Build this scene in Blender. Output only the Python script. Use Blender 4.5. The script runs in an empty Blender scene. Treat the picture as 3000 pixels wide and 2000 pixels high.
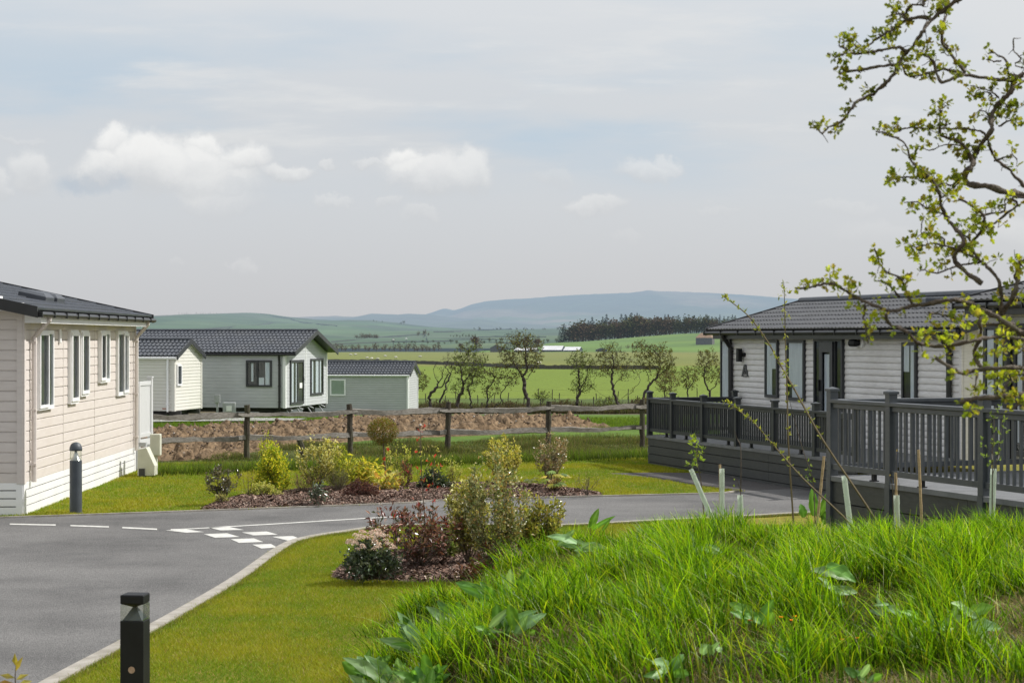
import bpy, bmesh, math, random
import numpy as np
from mathutils import Vector, Matrix, noise as mn
random.seed(7); RNG = np.random.default_rng(11)
SC = bpy.context.scene; COL = SC.collection
R = math.radians
# ------------------------------------------------------------------ survey of the place
F, CX, HY, H = 5833.33, 1500.0, 990.0, 2.65      # 70 mm lens, eye 2.65 m above the road
def W(px, py, d): return Vector(((px-CX)*d/F, d, H-(py-HY)*d/F))
def G(px, py, z=0.0):
    d = (H-z)*F/(py-HY); return Vector(((px-CX)*d/F, d, z))
def sstep(a, b, x):
    t = min(1, max(0, (x-a)/(b-a))); return t*t*(3-2*t)
PROF = [(-60,0),(46,0),(60,-.1),(75,-.3),(100,-1.2),(140,-2.7),(170,-2.95),(250,-3.5),(400,-4.6),(650,-6.5),(1000,-6.9),(1300,-6.5),(1500,-8),(2200,-22),(4000,-40),(30000,-60)]
PX = [p[0] for p in PROF]; PZ = [p[1] for p in PROF]
def mound(x, y):
    edge = -1.5 + .25*math.sin(y*.9) + .18*math.sin(y*2.3+1) + (max(0, y-17.3)*.42)
    h = sstep(edge, edge+2.5, x)
    far = sstep(20.6, 17.4, y) if True else 0
    far = 1 - sstep(17.6, 20.8, y)
    b = -.045*sstep(14.5,17.6,y)+.035*math.sin(x*1.7+y*.6)+.045*math.sin(x*3.1-y*1.3)+.02*(x-2.6)
    return max(0, (.90+b)*h*far)
def tz(x, y):
    z = float(np.interp(y, PX, PZ))
    if -3 < x < 14 and y < 24: z += mound(x, y)
    return z
def ray_ground(px, py, d0=6.0):
    d = d0
    while d < 2500:
        p = W(px, py, d)
        if p.z <= tz(p.x, p.y): return p
        d *= 1.004
    return p
# ------------------------------------------------------------------ object helpers
def tag(o, label=None, cat=None, group=None, kind=None):
    if label: o['label'] = label
    if cat: o['category'] = cat
    if group: o['group'] = group
    if kind: o['kind'] = kind
    return o
def thing(name, label, cat, loc=(0,0,0), group=None):
    o = bpy.data.objects.new(name, None); COL.objects.link(o); o.location = loc
    o.empty_display_size = .2
    return tag(o, label, cat, group)
class MB:
    def __init__(s): s.v=[]; s.f=[]; s.c=[]; s.col=None
    def add(s, vs, fs, col=None):
        n = len(s.v); s.v += [tuple(p) for p in vs]; s.f += [tuple(i+n for i in f) for f in fs]
        c = col if col is not None else (s.col or (.5,.5,.5)); s.c += [c]*len(vs)
    def box(s, x0,x1,y0,y1,z0,z1, col=None):
        s.add([(x0,y0,z0),(x1,y0,z0),(x1,y1,z0),(x0,y1,z0),(x0,y0,z1),(x1,y0,z1),(x1,y1,z1),(x0,y1,z1)],
              [(0,3,2,1),(4,5,6,7),(0,1,5,4),(1,2,6,5),(2,3,7,6),(3,0,4,7)], col)
    def fbox(s, Fr, a0,a1,z0,z1,o0,o1, col=None):     # box on a wall frame: along, height, outward
        P = Fr.p
        s.add([P(a0,z0,o0),P(a1,z0,o0),P(a1,z0,o1),P(a0,z0,o1),P(a0,z1,o0),P(a1,z1,o0),P(a1,z1,o1),P(a0,z1,o1)],
              [(0,3,2,1),(4,5,6,7),(0,1,5,4),(1,2,6,5),(2,3,7,6),(3,0,4,7)], col)
    def beam(s, p, q, w, h, col=None):                # square bar from p to q
        p=Vector(p); q=Vector(q); t=(q-p).normalized()
        up=Vector((0,0,1)) if abs(t.z)<.95 else Vector((0,1,0))
        a=t.cross(up).normalized()*(w/2); b=a.cross(t).normalized()*(h/2)
        s.add([p-a-b,p+a-b,p+a+b,p-a+b,q-a-b,q+a-b,q+a+b,q-a+b],[(0,3,2,1),(4,5,6,7),(0,1,5,4),(1,2,6,5),(2,3,7,6),(3,0,4,7)], col)
    def tube(s, pts, rad, n=6, col=None, cap=True):
        pts=[Vector(p) for p in pts]
        if not hasattr(rad,'__len__'): rad=[rad]*len(pts)
        vs=[]; fs=[]; a=None
        for i,p in enumerate(pts):
            t=(pts[min(i+1,len(pts)-1)]-pts[max(i-1,0)])
            t = t.normalized() if t.length>1e-9 else Vector((0,0,1))
            if a is None: a=t.orthogonal().normalized()
            else:
                a=a-t*a.dot(t); a=a.normalized() if a.length>1e-6 else t.orthogonal().normalized()
            b=t.cross(a)
            for k in range(n):
                th=2*math.pi*k/n; vs.append(p+(a*math.cos(th)+b*math.sin(th))*rad[i])
        for i in range(len(pts)-1):
            for k in range(n):
                fs.append((i*n+k,i*n+(k+1)%n,(i+1)*n+(k+1)%n,(i+1)*n+k))
        if cap: fs.append(tuple(range(n-1,-1,-1))); fs.append(tuple((len(pts)-1)*n+k for k in range(n)))
        s.add(vs,fs,col)
    def lathe(s, c, prof, n=20, col=None):             # prof: (r,z)
        vs=[]; fs=[]
        for r,z in prof:
            for k in range(n):
                th=2*math.pi*k/n; vs.append((c[0]+r*math.cos(th), c[1]+r*math.sin(th), c[2]+z))
        for i in range(len(prof)-1):
            for k in range(n): fs.append((i*n+k,i*n+(k+1)%n,(i+1)*n+(k+1)%n,(i+1)*n+k))
        s.add(vs,fs,col)
    def leaf(s, p, d, nrm, L, wd, col, fold=.25):
        p=Vector(p); d=Vector(d).normalized(); nrm=Vector(nrm)
        sd=d.cross(nrm); sd = sd.normalized() if sd.length>1e-5 else d.orthogonal().normalized()
        up=sd.cross(d)
        m=p+d*L*.5; 
        s.add([p, m+sd*wd*.5+up*wd*fold, p+d*L-up*L*.12, m-sd*wd*.5+up*wd*fold, m],[(0,1,2,4),(0,4,2,3)],col)
    def build(s, name, mat, parent=None, smooth=False, bevel=0):
        me=bpy.data.meshes.new(name); off=Vector(parent_world(parent)) if parent else Vector((0,0,0))
        v=np.array(s.v,dtype=np.float64).reshape(-1,3)-np.array(off)
        me.from_pydata(v.tolist(),[],s.f)
        at=me.color_attributes.new('col','FLOAT_COLOR','POINT')
        c=np.ones((len(s.v),4),dtype=np.float32); c[:,:3]=np.array(s.c,dtype=np.float32).reshape(-1,3)
        at.data.foreach_set('color',c.ravel())
        if smooth: me.polygons.foreach_set('use_smooth',[True]*len(me.polygons))
        me.materials.append(mat); me.update()
        o=bpy.data.objects.new(name,me); COL.objects.link(o)
        if parent: o.parent=parent
        if bevel:
            b=o.modifiers.new('bevel','BEVEL'); b.width=bevel; b.segments=2; b.limit_method='ANGLE'
        return o
def parent_world(p):
    v=Vector((0,0,0))
    while p: v+=Vector(p.location); p=p.parent
    return v
def np_mesh(name, V, Fq, C, mat, parent=None):         # numpy mesh, quads/tris with fixed size
    me=bpy.data.meshes.new(name); nv=len(V); nf,k=Fq.shape
    me.vertices.add(nv); me.vertices.foreach_set('co',V.astype(np.float32).ravel())
    me.loops.add(nf*k); me.loops.foreach_set('vertex_index',Fq.astype(np.int32).ravel())
    me.polygons.add(nf); me.polygons.foreach_set('loop_start',np.arange(0,nf*k,k,dtype=np.int32))
    try: me.polygons.foreach_set('loop_total',np.full(nf,k,dtype=np.int32))
    except Exception: pass
    me.update(calc_edges=True)
    at=me.color_attributes.new('col','FLOAT_COLOR','POINT')
    c=np.ones((nv,4),dtype=np.float32); c[:,:3]=C; at.data.foreach_set('color',c.ravel())
    me.materials.append(mat); me.validate()
    o=bpy.data.objects.new(name,me); COL.objects.link(o)
    if parent: o.parent=parent
    return o
def dup(root, loc, rotz=0, scale=1, label=None):
    r=root.copy(); COL.objects.link(r); r.location=loc; r.rotation_euler=(0,0,rotz); r.scale=(scale,)*3 if not hasattr(scale,'__len__') else scale
    if label: r['label']=label
    for ch in list(root.children):
        c=ch.copy(); COL.objects.link(c); c.parent=r
        for g in list(ch.children):
            d=g.copy(); COL.objects.link(d); d.parent=c
    return r
def dup_part(o, parent, loc):
    c=o.copy(); COL.objects.link(c); c.parent=parent; c.location=loc
    return c
class Frame:
    def __init__(s,O,e,out):
        s.O=Vector((O[0],O[1],0)); s.e=Vector((e[0],e[1],0)).normalized(); s.n=Vector((out[0],out[1],0)).normalized()
    def p(s,a,z,o=0): 
        q=s.O+s.e*a+s.n*o; return Vector((q.x,q.y,z))
    def hit(s,px,py):                                  # where a line of sight meets the wall
        k=(px-CX)/F; a=(k*s.O.y-s.O.x)/(s.e.x-k*s.e.y); q=s.O+s.e*a
        return a, H-(py-HY)*q.y/F
# ------------------------------------------------------------------ materials
def nd(nt,t,**kw):
    n=nt.nodes.new(t)
    for k,v in kw.items():
        if k.startswith('i_'):
            key=k[2:]; key=int(key) if key.isdigit() else key.replace('_',' ')
            n.inputs[key].default_value=v
        else: setattr(n,k,v)
    return n
def newmat(name):
    m=bpy.data.materials.new(name); m.use_nodes=True; nt=m.node_tree
    return m,nt,nt.nodes['Principled BSDF'],nt.nodes['Material Output']
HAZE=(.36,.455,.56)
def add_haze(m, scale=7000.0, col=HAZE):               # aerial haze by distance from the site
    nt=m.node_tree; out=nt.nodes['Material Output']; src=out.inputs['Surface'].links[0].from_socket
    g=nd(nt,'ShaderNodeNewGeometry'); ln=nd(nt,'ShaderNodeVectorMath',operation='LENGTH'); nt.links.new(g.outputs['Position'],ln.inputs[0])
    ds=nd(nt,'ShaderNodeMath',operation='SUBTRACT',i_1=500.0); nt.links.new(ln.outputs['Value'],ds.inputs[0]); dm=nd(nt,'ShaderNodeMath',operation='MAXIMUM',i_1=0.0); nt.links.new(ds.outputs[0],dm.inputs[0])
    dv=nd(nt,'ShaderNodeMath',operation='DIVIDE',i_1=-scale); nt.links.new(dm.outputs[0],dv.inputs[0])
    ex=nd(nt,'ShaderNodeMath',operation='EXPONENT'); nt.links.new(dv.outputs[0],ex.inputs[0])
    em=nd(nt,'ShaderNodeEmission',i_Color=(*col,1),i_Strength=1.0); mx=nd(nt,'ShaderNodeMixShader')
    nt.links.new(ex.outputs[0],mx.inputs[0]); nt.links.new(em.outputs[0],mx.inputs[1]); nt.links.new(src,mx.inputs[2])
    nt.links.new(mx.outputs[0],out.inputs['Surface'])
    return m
def vary(name, c1, c2, scale=8, rough=.6, bump=0, bscale=60, detail=5, spec=.5, metal=0, stretch=None, dirt=None, speck=None):
    m,nt,b,out=newmat(name)
    g=nd(nt,'ShaderNodeNewGeometry'); vec=g.outputs['Position']
    if stretch:
        mp=nd(nt,'ShaderNodeMapping'); mp.inputs['Scale'].default_value=stretch; nt.links.new(vec,mp.inputs[0]); vec=mp.outputs[0]
    n=nd(nt,'ShaderNodeTexNoise',i_Scale=scale,i_Detail=detail,i_Roughness=.6); nt.links.new(vec,n.inputs['Vector'])
    r=nd(nt,'ShaderNodeValToRGB'); r.color_ramp.elements[0].color=(*c1,1); r.color_ramp.elements[1].color=(*c2,1)
    r.color_ramp.elements[0].position=.32; r.color_ramp.elements[1].position=.68
    nt.links.new(n.outputs['Fac'],r.inputs[0]); colo=r.outputs[0]
    if dirt:                                           # soft large stains
        n3=nd(nt,'ShaderNodeTexNoise',i_Scale=dirt[0],i_Detail=6); mp3=nd(nt,'ShaderNodeMapping'); mp3.inputs['Scale'].default_value=(1,1,.35)
        nt.links.new(g.outputs['Position'],mp3.inputs[0]); nt.links.new(mp3.outputs[0],n3.inputs['Vector'])
        r3=nd(nt,'ShaderNodeMapRange',i_1=.45,i_2=.75,i_3=0.,i_4=dirt[1]); nt.links.new(n3.outputs['Fac'],r3.inputs[0])
        mx=nd(nt,'ShaderNodeMix',data_type='RGBA'); mx.inputs[7].default_value=(*dirt[2],1)
        nt.links.new(r3.outputs[0],mx.inputs[0]); nt.links.new(colo,mx.inputs[6]); colo=mx.outputs[2]
    if speck:                                          # stone grain
        n4=nd(nt,'ShaderNodeTexNoise',i_Scale=float(speck[0]),i_Detail=3.,i_Roughness=.8); nt.links.new(g.outputs['Position'],n4.inputs['Vector'])
        r4=nd(nt,'ShaderNodeMapRange',i_1=.3,i_2=.7,i_3=1-speck[1],i_4=1+speck[1]); nt.links.new(n4.outputs['Fac'],r4.inputs[0])
        sc4=nd(nt,'ShaderNodeVectorMath',operation='SCALE'); nt.links.new(colo,sc4.inputs[0]); nt.links.new(r4.outputs[0],sc4.inputs['Scale']); colo=sc4.outputs[0]
    nt.links.new(colo,b.inputs['Base Color'])
    b.inputs['Roughness'].default_value=rough; b.inputs['Metallic'].default_value=metal; b.inputs['Specular IOR Level'].default_value=spec
    if bump:
        n2=nd(nt,'ShaderNodeTexNoise',i_Scale=bscale,i_Detail=6); nt.links.new(vec,n2.inputs['Vector'])
        bp=nd(nt,'ShaderNodeBump',i_Strength=bump,i_Distance=.02); nt.links.new(n2.outputs['Fac'],bp.inputs['Height']); nt.links.new(bp.outputs[0],b.inputs['Normal'])
    return m
def leafmat(name, rough=.45, trans=.38, tw=1.6, spec=.35):
    m,nt,b,out=newmat(name)
    a=nd(nt,'ShaderNodeAttribute',attribute_name='col'); nt.links.new(a.outputs['Color'],b.inputs['Base Color'])
    b.inputs['Roughness'].default_value=rough; b.inputs['Specular IOR Level'].default_value=spec
    t=nd(nt,'ShaderNodeBsdfTranslucent'); mu=nd(nt,'ShaderNodeVectorMath',operation='MULTIPLY'); mu.inputs[1].default_value=(tw*1.05,tw,tw*.55)
    nt.links.new(a.outputs['Color'],mu.inputs[0]); nt.links.new(mu.outputs[0],t.inputs['Color'])
    mx=nd(nt,'ShaderNodeMixShader',i_0=trans); nt.links.new(b.outputs[0],mx.inputs[1]); nt.links.new(t.outputs[0],mx.inputs[2]); nt.links.new(mx.outputs[0],out.inputs['Surface'])
    return m
def colmat(name, rough=.9, nscale=3., namt=.35, bump=0, bscale=40, spec=.2, fine=0):     # reads the painted kind-of-ground colour, adds noise
    m,nt,b,out=newmat(name)
    a=nd(nt,'ShaderNodeAttribute',attribute_name='col'); g=nd(nt,'ShaderNodeNewGeometry')
    n=nd(nt,'ShaderNodeTexNoise',i_Scale=nscale,i_Detail=8,i_Roughness=.65); nt.links.new(g.outputs['Position'],n.inputs['Vector'])
    mr=nd(nt,'ShaderNodeMapRange',i_1=.3,i_2=.7,i_3=1-namt,i_4=1+namt); nt.links.new(n.outputs['Fac'],mr.inputs[0])
    mu=nd(nt,'ShaderNodeVectorMath',operation='SCALE'); nt.links.new(a.outputs['Color'],mu.inputs[0]); nt.links.new(mr.outputs[0],mu.inputs['Scale'])
    nt.links.new(mu.outputs[0],b.inputs['Base Color']); b.inputs['Roughness'].default_value=rough; b.inputs['Specular IOR Level'].default_value=spec
    if bump:
        n2=nd(nt,'ShaderNodeTexNoise',i_Scale=bscale,i_Detail=6); nt.links.new(g.outputs['Position'],n2.inputs['Vector'])
        bp=nd(nt,'ShaderNodeBump',i_Strength=bump,i_Distance=.03); nt.links.new(n2.outputs['Fac'],bp.inputs['Height']); nt.links.new(bp.outputs[0],b.inputs['Normal'])
    return m
M={}
M['leaf']=leafmat('leaf',rough=.5,spec=.25); M['leaf_gloss']=leafmat('glossy_leaf',rough=.28,trans=.2,spec=.6); M['leaf_far']=leafmat('far_leaf',rough=.7,trans=.25,spec=.1)
M['grass']=leafmat('grass_blade',rough=.38,trans=.45,tw=1.7,spec=.14); M['lawn']=leafmat('lawn_blade',rough=.6,trans=.35,tw=1.4,spec=.25)
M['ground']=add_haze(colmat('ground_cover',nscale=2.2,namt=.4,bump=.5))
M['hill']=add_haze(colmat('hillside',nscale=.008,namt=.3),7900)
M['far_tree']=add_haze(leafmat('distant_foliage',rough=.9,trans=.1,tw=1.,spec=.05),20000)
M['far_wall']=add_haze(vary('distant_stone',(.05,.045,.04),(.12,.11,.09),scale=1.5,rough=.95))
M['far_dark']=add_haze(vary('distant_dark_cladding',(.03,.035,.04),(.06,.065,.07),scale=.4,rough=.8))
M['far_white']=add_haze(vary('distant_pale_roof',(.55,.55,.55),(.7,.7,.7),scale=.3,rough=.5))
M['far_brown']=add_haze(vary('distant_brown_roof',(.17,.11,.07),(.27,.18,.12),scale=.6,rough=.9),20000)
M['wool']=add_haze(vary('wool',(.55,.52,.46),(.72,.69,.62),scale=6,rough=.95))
M['asphalt']=vary('asphalt',(.092,.09,.088),(.188,.182,.176),scale=.5,rough=.85,bump=.8,bscale=70,detail=12,spec=.3,speck=(48,.42),dirt=(.5,.35,(.15,.147,.14)))
M['rail_near']=vary('graphite_rail_sky_sheen',(.048,.056,.064),(.076,.085,.094),scale=5,rough=.38,dirt=(2,.3,(.11,.11,.105)))  # coloured lighter than the other rail to stand in for reflected sky
M['drive']=vary('drive_asphalt',(.075,.07,.068),(.12,.112,.108),scale=.9,rough=.9,bump=.8,bscale=80,detail=12,spec=.25,speck=(48,.4))
M['kerb']=vary('kerb_concrete',(.27,.245,.21),(.40,.37,.325),scale=6,rough=.85,bump=.3,bscale=90,dirt=(2.5,.5,(.18,.16,.12)))
M['paint_line']=vary('road_paint',(.5,.49,.45),(.68,.67,.63),scale=14,rough=.7,bump=.2,bscale=150,dirt=(3,.45,(.25,.245,.23)))
M['cream']=vary('cream_cladding',(.585,.53,.49),(.645,.59,.55),scale=3,rough=.55,stretch=(1,1,6),bump=.08,bscale=40,dirt=(1.3,.25,(.5,.43,.35)))
M['cream_van']=vary('ivory_cladding',(.61,.595,.54),(.67,.655,.60),scale=1,rough=.45,dirt=(.9,.25,(.45,.43,.37)))
M['grey_clad']=vary('grey_cladding',(.475,.49,.505),(.545,.555,.57),scale=2,rough=.5,stretch=(1,1,5),dirt=(1.,.25,(.33,.33,.32)))
M['sage_clad']=vary('sage_cladding',(.41,.42,.42),(.47,.48,.48),scale=2,rough=.5,stretch=(1,1,5),dirt=(.9,.25,(.28,.29,.27)))
M['lap_clad']=vary('taupe_cladding',(.63,.615,.605),(.78,.765,.755),scale=5,rough=.5,stretch=(1,1,9),bump=.1,bscale=30,dirt=(1.1,.3,(.34,.31,.28)))
M['white']=vary('white_upvc',(.80,.80,.80),(.86,.86,.86),scale=3,rough=.4,dirt=(2.2,.18,(.6,.59,.56)))
M['black_pipe']=vary('black_upvc',(.012,.012,.013),(.02,.02,.021),scale=5,rough=.35)
M['anthracite']=vary('anthracite_frame',(.028,.03,.034),(.042,.045,.05),scale=5,rough=.42)
M['slate']=vary('slate_roof_tile',(.034,.039,.050),(.062,.070,.086),scale=4,rough=.38,bump=.15,bscale=50,dirt=(.9,.4,(.085,.085,.08)))
M['slate_light']=vary('light_slate_tile',(.062,.063,.068),(.098,.099,.104),scale=4,rough=.36,bump=.15,bscale=50,dirt=(.9,.4,(.12,.12,.115)))  # lighter grey slate for the two right-hand lodge roofs
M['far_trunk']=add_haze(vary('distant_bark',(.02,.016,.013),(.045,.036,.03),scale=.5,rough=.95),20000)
M['deck']=vary('graphite_composite',(.030,.033,.033),(.048,.052,.052),scale=7,rough=.5,stretch=(1,1,5),bump=.1,bscale=70,dirt=(1.6,.3,(.085,.082,.075)))
M['deck_board']=vary('deck_board',(.13,.135,.14),(.19,.195,.2),scale=5,rough=.6,bump=.2,bscale=60,dirt=(2,.4,(.09,.09,.085)))
M['rail']=vary('graphite_rail',(.019,.023,.026),(.031,.037,.041),scale=5,rough=.4,dirt=(2,.2,(.07,.07,.065)))
M['chassis']=vary('chassis_steel',(.03,.03,.03),(.08,.075,.07),scale=3,rough=.7)
M['galv']=vary('galvanised_steel',(.32,.33,.34),(.45,.46,.47),scale=8,rough=.5)
M['curtain']=vary('curtain',(.68,.69,.72),(.84,.85,.88),scale=3,rough=.9,stretch=(9,9,.6))
M['green_curtain']=vary('pale_green_curtain',(.40,.45,.36),(.50,.55,.45),scale=3,rough=.9,stretch=(9,9,.6))
M['room']=vary('room_dark',(.02,.02,.022),(.07,.068,.065),scale=1.2,rough=.9)
M['weather_wood']=vary('weathered_rail_timber',(.15,.13,.105),(.36,.335,.30),scale=9,rough=.9,stretch=(1.2,1.2,7),bump=.6,bscale=30,dirt=(3,.6,(.06,.05,.035)))
M['post_wood']=vary('fence_post_timber',(.035,.028,.02),(.085,.068,.048),scale=14,rough=.95,stretch=(3,3,.7),bump=.8,bscale=35,dirt=(5,.7,(.10,.11,.05)))
M['bark']=vary('hawthorn_bark',(.055,.040,.030),(.16,.125,.10),scale=40,rough=.9,bump=.7,bscale=110,dirt=(12,.5,(.12,.12,.06)))
M['bark_far']=vary('dark_bark',(.032,.026,.02),(.085,.07,.058),scale=3,rough=.95)
M['stem']=vary('green_brown_stem',(.10,.07,.03),(.17,.13,.06),scale=30,rough=.7)
M['twig']=vary('brown_twig',(.07,.05,.035),(.14,.105,.075),scale=30,rough=.85)
M['cane']=vary('bamboo_cane',(.34,.23,.11),(.48,.35,.19),scale=12,rough=.55,stretch=(1,1,3))
M['soil']=vary('ploughed_soil',(.045,.030,.018),(.26,.18,.108),scale=7,rough=.98,bump=1.0,bscale=22,detail=10,dirt=(1.2,.45,(.22,.165,.11)),spec=.1)
M['mulch_base']=vary('bark_mulch_base',(.07,.046,.036),(.17,.12,.095),scale=18,rough=.95,bump=1,bscale=45)
M['mulch_chip']=leafmat('bark_chip',rough=.85,trans=0,spec=.3)
M['gravel']=vary('gravel_pad',(.22,.215,.205),(.38,.37,.36),scale=9,rough=.95,bump=.6,bscale=60)
M['lamp_black']=vary('satin_black_paint',(.006,.0065,.007),(.010,.011,.012),scale=8,rough=.55,spec=.3,bump=.05,bscale=200)
M['lamp_grey']=vary('slate_grey_paint',(.045,.055,.065),(.06,.072,.085),scale=6,rough=.5,bump=.05,bscale=200,dirt=(4,.3,(.09,.1,.1)))
M['steel']=vary('brushed_steel',(.5,.5,.5),(.6,.6,.6),scale=20,rough=.28,metal=1)
M['box_plastic']=vary('putty_plastic',(.52,.52,.42),(.6,.6,.5),scale=4,rough=.55,dirt=(4,.3,(.4,.4,.33)))
M['paper']=vary('white_paper',(.7,.7,.68),(.78,.78,.76),scale=9,rough=.8)
M['leaf_col']=colmat('flower_head',rough=.9,nscale=60,namt=.3)
def glassmat(name, tint=(.85,.9,.92), mixf=.35, rough=.03):
    m,nt,b,out=newmat(name)
    gl=nd(nt,'ShaderNodeBsdfGlossy',i_Roughness=rough,i_Color=(.9,.93,.96,1)); tr=nd(nt,'ShaderNodeBsdfTransparent',i_Color=(*tint,1))
    fr=nd(nt,'ShaderNodeFresnel',i_IOR=1.22); ad=nd(nt,'ShaderNodeMath',operation='ADD',i_1=mixf); ad.use_clamp=True; fs=nd(nt,'ShaderNodeMath',operation='MULTIPLY',i_1=.5); nt.links.new(fr.outputs[0],fs.inputs[0]); nt.links.new(fs.outputs[0],ad.inputs[0])
    mx=nd(nt,'ShaderNodeMixShader'); nt.links.new(ad.outputs[0],mx.inputs[0]); nt.links.new(tr.outputs[0],mx.inputs[1]); nt.links.new(gl.outputs[0],mx.inputs[2]); nt.links.new(mx.outputs[0],out.inputs['Surface'])
    return m
M['glass']=glassmat('window_glass',(.86,.9,.92),.05)
M['clear']=glassmat('clear_lens',(.88,.90,.86),.03)
def guardmat():
    m,nt,b,out=newmat('tree_guard_plastic')
    b.inputs['Base Color'].default_value=(.60,.66,.58,1); b.inputs['Roughness'].default_value=.35
    g=nd(nt,'ShaderNodeNewGeometry'); n=nd(nt,'ShaderNodeTexNoise',i_Scale=14.,i_Detail=5); nt.links.new(g.outputs['Position'],n.inputs['Vector'])
    r=nd(nt,'ShaderNodeValToRGB'); r.color_ramp.elements[0].color=(.26,.30,.19,1); r.color_ramp.elements[1].color=(.66,.71,.62,1); nt.links.new(n.outputs['Fac'],r.inputs[0]); nt.links.new(r.outputs[0],b.inputs['Base Color'])
    t=nd(nt,'ShaderNodeBsdfTransparent',i_Color=(.85,.92,.85,1)); tl=nd(nt,'ShaderNodeBsdfTranslucent',i_Color=(.75,.82,.72,1)); m1=nd(nt,'ShaderNodeMixShader',i_0=.45); nt.links.new(b.outputs[0],m1.inputs[1]); nt.links.new(tl.outputs[0],m1.inputs[2]); mx=nd(nt,'ShaderNodeMixShader',i_0=.25)
    nt.links.new(m1.outputs[0],mx.inputs[1]); nt.links.new(t.outputs[0],mx.inputs[2]); nt.links.new(mx.outputs[0],out.inputs['Surface'])
    return m
M['guard']=guardmat()
def screenmat():
    m,nt,b,out=newmat('white_screen_plastic'); b.inputs['Base Color'].default_value=(.82,.82,.81,1); b.inputs['Roughness'].default_value=.45
    t=nd(nt,'ShaderNodeBsdfTranslucent',i_Color=(.85,.86,.88,1)); mx=nd(nt,'ShaderNodeMixShader',i_0=.4); nt.links.new(b.outputs[0],mx.inputs[1]); nt.links.new(t.outputs[0],mx.inputs[2]); nt.links.new(mx.outputs[0],out.inputs['Surface']); return m
M['white_screen']=screenmat()
# ------------------------------------------------------------------ camera, sun, sky
cam=bpy.data.cameras.new('camera'); co=bpy.data.objects.new('camera',cam); COL.objects.link(co); SC.camera=co
co.location=(0,0,H); co.rotation_euler=(R(90)-10/F,0,0); cam.lens=70; cam.sensor_width=36; cam.sensor_fit='HORIZONTAL'
cam.clip_start=.1; cam.clip_end=60000
cam.dof.use_dof=True; cam.dof.focus_distance=30; cam.dof.aperture_fstop=9
SUN_EL, SUN_AZ = R(45), math.atan2(.92,.27)            # azimuth from +Y toward +X
sd=Vector((math.sin(SUN_AZ)*math.cos(SUN_EL), math.cos(SUN_AZ)*math.cos(SUN_EL), math.sin(SUN_EL)))
sl=bpy.data.lights.new('sun','SUN'); so=bpy.data.objects.new('sun',sl); COL.objects.link(so); so.location=(20,20,40)
so.rotation_euler=sd.to_track_quat('Z','Y').to_euler(); sl.energy=5.0; sl.angle=R(.6); sl.color=(1,.97,.925)
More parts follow.
